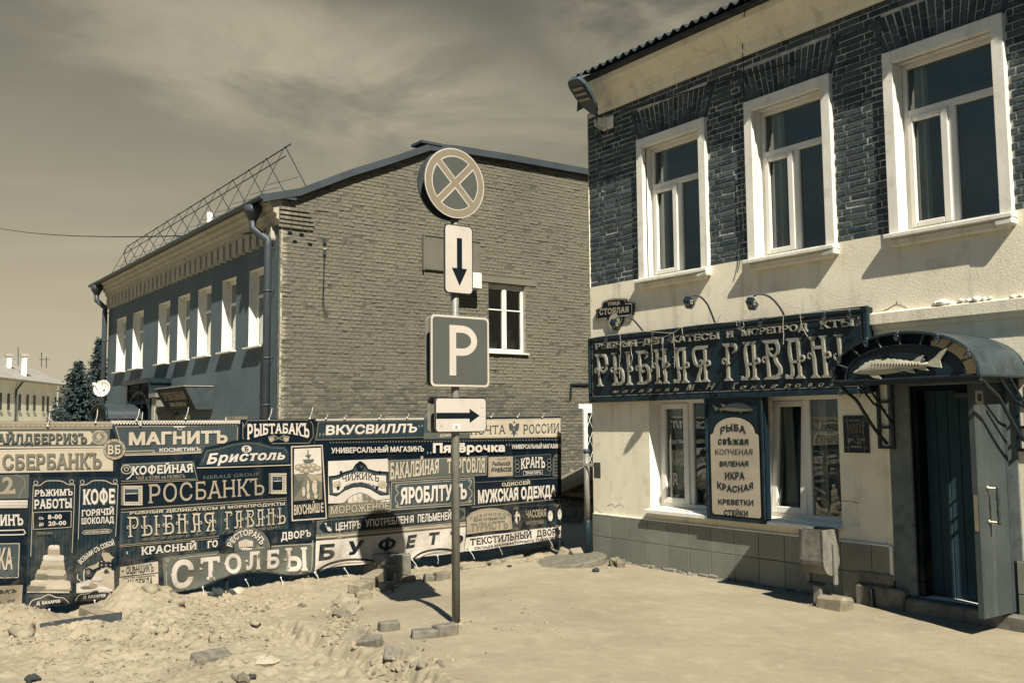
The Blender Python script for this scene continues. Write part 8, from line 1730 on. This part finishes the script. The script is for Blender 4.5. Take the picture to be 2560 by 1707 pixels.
# slabs broken off along the curved edge
brick(kF, 205, 650, .26, .20, .08, 30, 'kerb', 'grey asphalt slab leaning along the curved broken edge', 'slab', (24, 18), 'slab', 'broken slabs along the edge'); brick(kF, 172, 745, .20, .15, .07, 60, 'brick_loose', 'lower asphalt slab with a dark split, on the curved edge', 'slab', (-18, 24), 'slab', 'broken slabs along the edge')
brick(kF, 245, 700, .22, .16, .08, 10, 'kerb', 'pale angular chunk between the two asphalt slabs', 'slab', (30, 10), 'slab', 'broken slabs along the edge')
brick(kF, 260, 915, .30, .2, .07, 35, 'kerb', 'pale flat plaster slab in the rubble left of the bricks', 'slab', (22, -12), 'slab', 'broken slabs along the edge')
brick(kF, 690, 1050, .42, .22, .05, 8, 'kerb', 'thin pale crust slab over the dark crack at the bottom', 'slab', (8, 6), 'slab', 'broken slabs along the edge'); brick(kF, 560, 1075, .16, .14, .10, 50, 'brick_loose', 'dark chunk standing in the crack at the bottom', 'slab', (40, 10), 'slab', 'broken slabs along the edge')
brick(kF, 818, 1165, .26, .08, .07, 118, 'rock', 'dark broken stick of rubble poking out at the bottom edge', 'slab', (10, 35), 'slab', 'broken slabs along the edge'); brick(kF, 940, 1120, .18, .05, .04, -15, 'rock', 'small dark splinter right of the broken stick', 'slab', (0, 12), 'slab', 'broken slabs along the edge')
brick(kF, 740, 1160, .26, .18, .05, 60, 'kerb', 'pale crust lump left of the broken dark stick', 'slab', (14, 10), 'slab', 'broken slabs along the edge')
# stones in the sand
rock(kG, 212, 838, .075, 'rock_dark', 'dark stone near the bottom left corner', 1); rock(kG, 1742, 738, .12, 'rock_white', 'pale rounded stone in the sand, brightest of the stones', 2); rock(kG, 1285, 728, .065, 'rock', 'brown stone below the flat half-buried brick', 3)
rock(kG, 1632, 825, .05, 'rock_dark', 'small dark stone at the bottom edge of the sand', 4); rock(kG, 1575, 845, .08, 'rock', 'brown flat stone cut by the bottom edge', 5); rock(kG, 1245, 572, .09, 'sand', 'round clod half sunk in the middle of the sand', 6)
rock(kG, 1050, 528, .08, 'sand', 'round clod left of the middle of the sand heap', 7); rock(kG, 1405, 575, .07, 'sand', 'clod with a dark undercut in the middle of the sand', 8); rock(kG, 1560, 278, .10, 'rock_white', 'pale stone under the arched foot of the middle banner', 9)
rock(kG, 1415, 285, .12, 'rock_dark', 'black lump in the hollow under the middle banner', 10); rock(kG, 1520, 278, .08, 'rock_dark', 'smaller black lump next to the pale stone under the banner', 11)
rock(kG, 150, 552, .15, 'sand', 'large rounded sand clod left of the dark beam', 12); rock(kG, 985, 275, .13, 'sand', 'cracked top of the sand heap before the middle banner', 13); rock(kG, 1080, 262, .09, 'sand', 'small clod right of the cracked heap top', 14); rock(kG, 1150, 340, .10, 'sand', 'flaky clod right below the sand heap', 15)
rock(kG, 1740, 376, .05, 'rock', 'small stone on the smooth sand right of the heap', 16); rock(kG, 1975, 352, .05, 'rock', 'small stone near the shaded strip below the banner', 17); rock(kG, 1670, 470, .06, 'sand', 'clod with a dark shadow right of the heap', 18); rock(kG, 1842, 508, .06, 'sand', 'clod near the curved broken edge', 19)
rock(kF, 2300, 358, .115, 'rock', 'large brown stone at the foot of the tiled wall', 20, 'stones at the shop corner', .8); rock(kF, 2165, 286, .14, 'rock_dark', 'dark rounded stone leaning on the tiled corner', 21, 'stones at the shop corner', .8); rock(kF, 2135, 398, .06, 'rock_dark', 'small dark stone on the pavement before the manhole', 22, 'stones at the shop corner')
rock(kF, 1400, 325, .07, 'rock', 'small stone in the rubble patch left of the manhole', 23, 'stones at the shop corner'); rock(kF, 1305, 345, .045, 'rock_dark', 'little dark stone on the pavement right of the post', 24, 'stones at the shop corner'); rock(kF, 1465, 358, .035, 'rock_dark', 'tiny dark stone left of the manhole cover', 25, 'stones at the shop corner')
def beam():
    a, b = gp(kG, 270, 500), gp(kG, 795, 430); a.z -= .01; b.z -= .01; d = (b - a); L = d.length; d.normalize(); s = Vector((0, 0, 1)).cross(d).normalized(); u = d.cross(s)
    m = MB('timber_dark'); P = lambda t, x, y: a + d * t + s * x + u * y
    m.prism([P(0, -.10, -.075), P(0, .10, -.075), P(0, .10, .06), P(0, -.09, .075)], d * L, 'timber_dark'); tag(m.build('beam', None), 'long dark beam lying in the sand below the cake panel', 'beam')
    p = gp(kG, 640, 392); m = MB('kerb'); q = gp(kG, 780, 372); dd = q - p; yaw = math.atan2(dd.y, dd.x); c = Vector((p.x, p.y, p.z - .05)); m.cbox(c.x - .36, c.x + .36, c.y - .10, c.y + .10, c.z - .15, c.z + .10, .02, 'kerb', (c, Matrix.Rotation(yaw, 3, 'Z')), .012); tag(m.build('kerb_stone', None), 'pale kerb stone half under the coffee panel, behind the dark beam', 'kerb', GK)
beam()
def manhole():
    p = gp(kF, 1925, 325); m = MB('brick_loose', 'iron_grey'); ax = Vector((-.06, -.10, 1)).normalized(); m.lathe((p.x, p.y, p.z + .02), ax, [(.56, -.08), (.56, .02), (.54, .035), (.50, .03), (.02, .035)], 32); tag(m.build('manhole_cover', None), 'round manhole cover lying slightly tilted beside the marker post', 'manhole cover')
manhole()
def slabs_behind():
    for i, (x, y, X, s, r_, lab) in enumerate(((150, 690, -16.2, (1.0, .8, .16), (16, -22, 20), 'large concrete slab leaning on the rubble behind the fence end'), (200, 760, -16.0, (.8, .6, .14), (4, 6, 40), 'flat concrete slab under the leaning one behind the fence'), (330, 800, -16.0, (.4, .4, .3), (10, 8, 10), 'rough concrete block right of the slabs behind the fence'), (100, 800, -16.2, (.35, .4, .3), (0, 5, 0), 'concrete block at the left foot of the slab heap'), (360, 690, -16.4, (.5, .4, .2), (10, 20, 60), 'slab piece in the gap by the shop corner'))):
        c = RX(*kI(x, y), X); m = MB('kerb'); M = (Matrix.Rotation(R(r_[2]), 3, 'Z') @ Matrix.Rotation(R(r_[0]), 3, 'X') @ Matrix.Rotation(R(r_[1]), 3, 'Y'))
        m.cbox(c.x - s[0], c.x + s[0], c.y - s[1], c.y + s[1], c.z - s[2] / 2, c.z + s[2] / 2, .04, 'concrete' if i == 2 else 'kerb', (c, M), .04); tag(m.build('slab', None), lab, 'slab', 'concrete slabs behind the fence')
    c = RX(*kI(230, 850), -16.2); m = MB('rock'); rockmesh(m, (c.x, c.y, c.z - .55), (1.6, 1.3, .75), 'rock', 77); tag(m.build('rubble_heap', None, True), 'dark earth heap under the concrete slabs behind the fence', 'heap')
slabs_behind()
def gravel():
    m = MB('sand', 'kerb', 'rock', 'rock_dark')
    spots = [(kF, 1600, 300, 200, 40, 60), (kF, 1060, 800, 90, 40, 70), (kF, 2230, 340, 160, 40, 60), (kF, 130, 800, 120, 140, 110), (kF, 300, 880, 140, 90, 90), (kF, 620, 1080, 260, 90, 110), (kF, 200, 640, 120, 90, 60), (kG, 1350, 480, 420, 170, 380), (kG, 700, 560, 480, 150, 260), (kG, 1600, 300, 420, 70, 150), (kG, 150, 500, 160, 120, 90), (kF, 480, 460, 160, 60, 40), (kF, 1500, 700, 600, 300, 60), (kG, 900, 700, 800, 120, 140), (kH, 460, 1245, 140, 40, 30)]
    for k, x, y, sx, sy, n in spots:
        for i in range(int(n * 1.6)):
            p = RG(*k(x + random.gauss(0, sx * .5), y + random.gauss(0, sy * .5))); z = H(p.x, p.y); s = random.choice((.005, .006, .008, .008, .011, .016, .026 if k is kF and x < 700 else .01)) * random.uniform(.7, 1.4)
            M = Matrix.Rotation(random.random() * 6, 3, 'Z'); c = Vector((p.x, p.y, z + s * .3)); m.cbox(c.x - s, c.x + s, c.y - s * .8, c.y + s * .8, c.z - s * .7, c.z + s * .6, s * .35, random.choice(('sand', 'sand', 'sand', 'sand', 'kerb', 'rock')), (c, M @ Matrix.Rotation(random.uniform(-.5, .5), 3, 'X')), s * .3)
    o = m.build('gravel', None); kind(o, 'stuff')
gravel()
bpy.data.objects.remove(_fo)
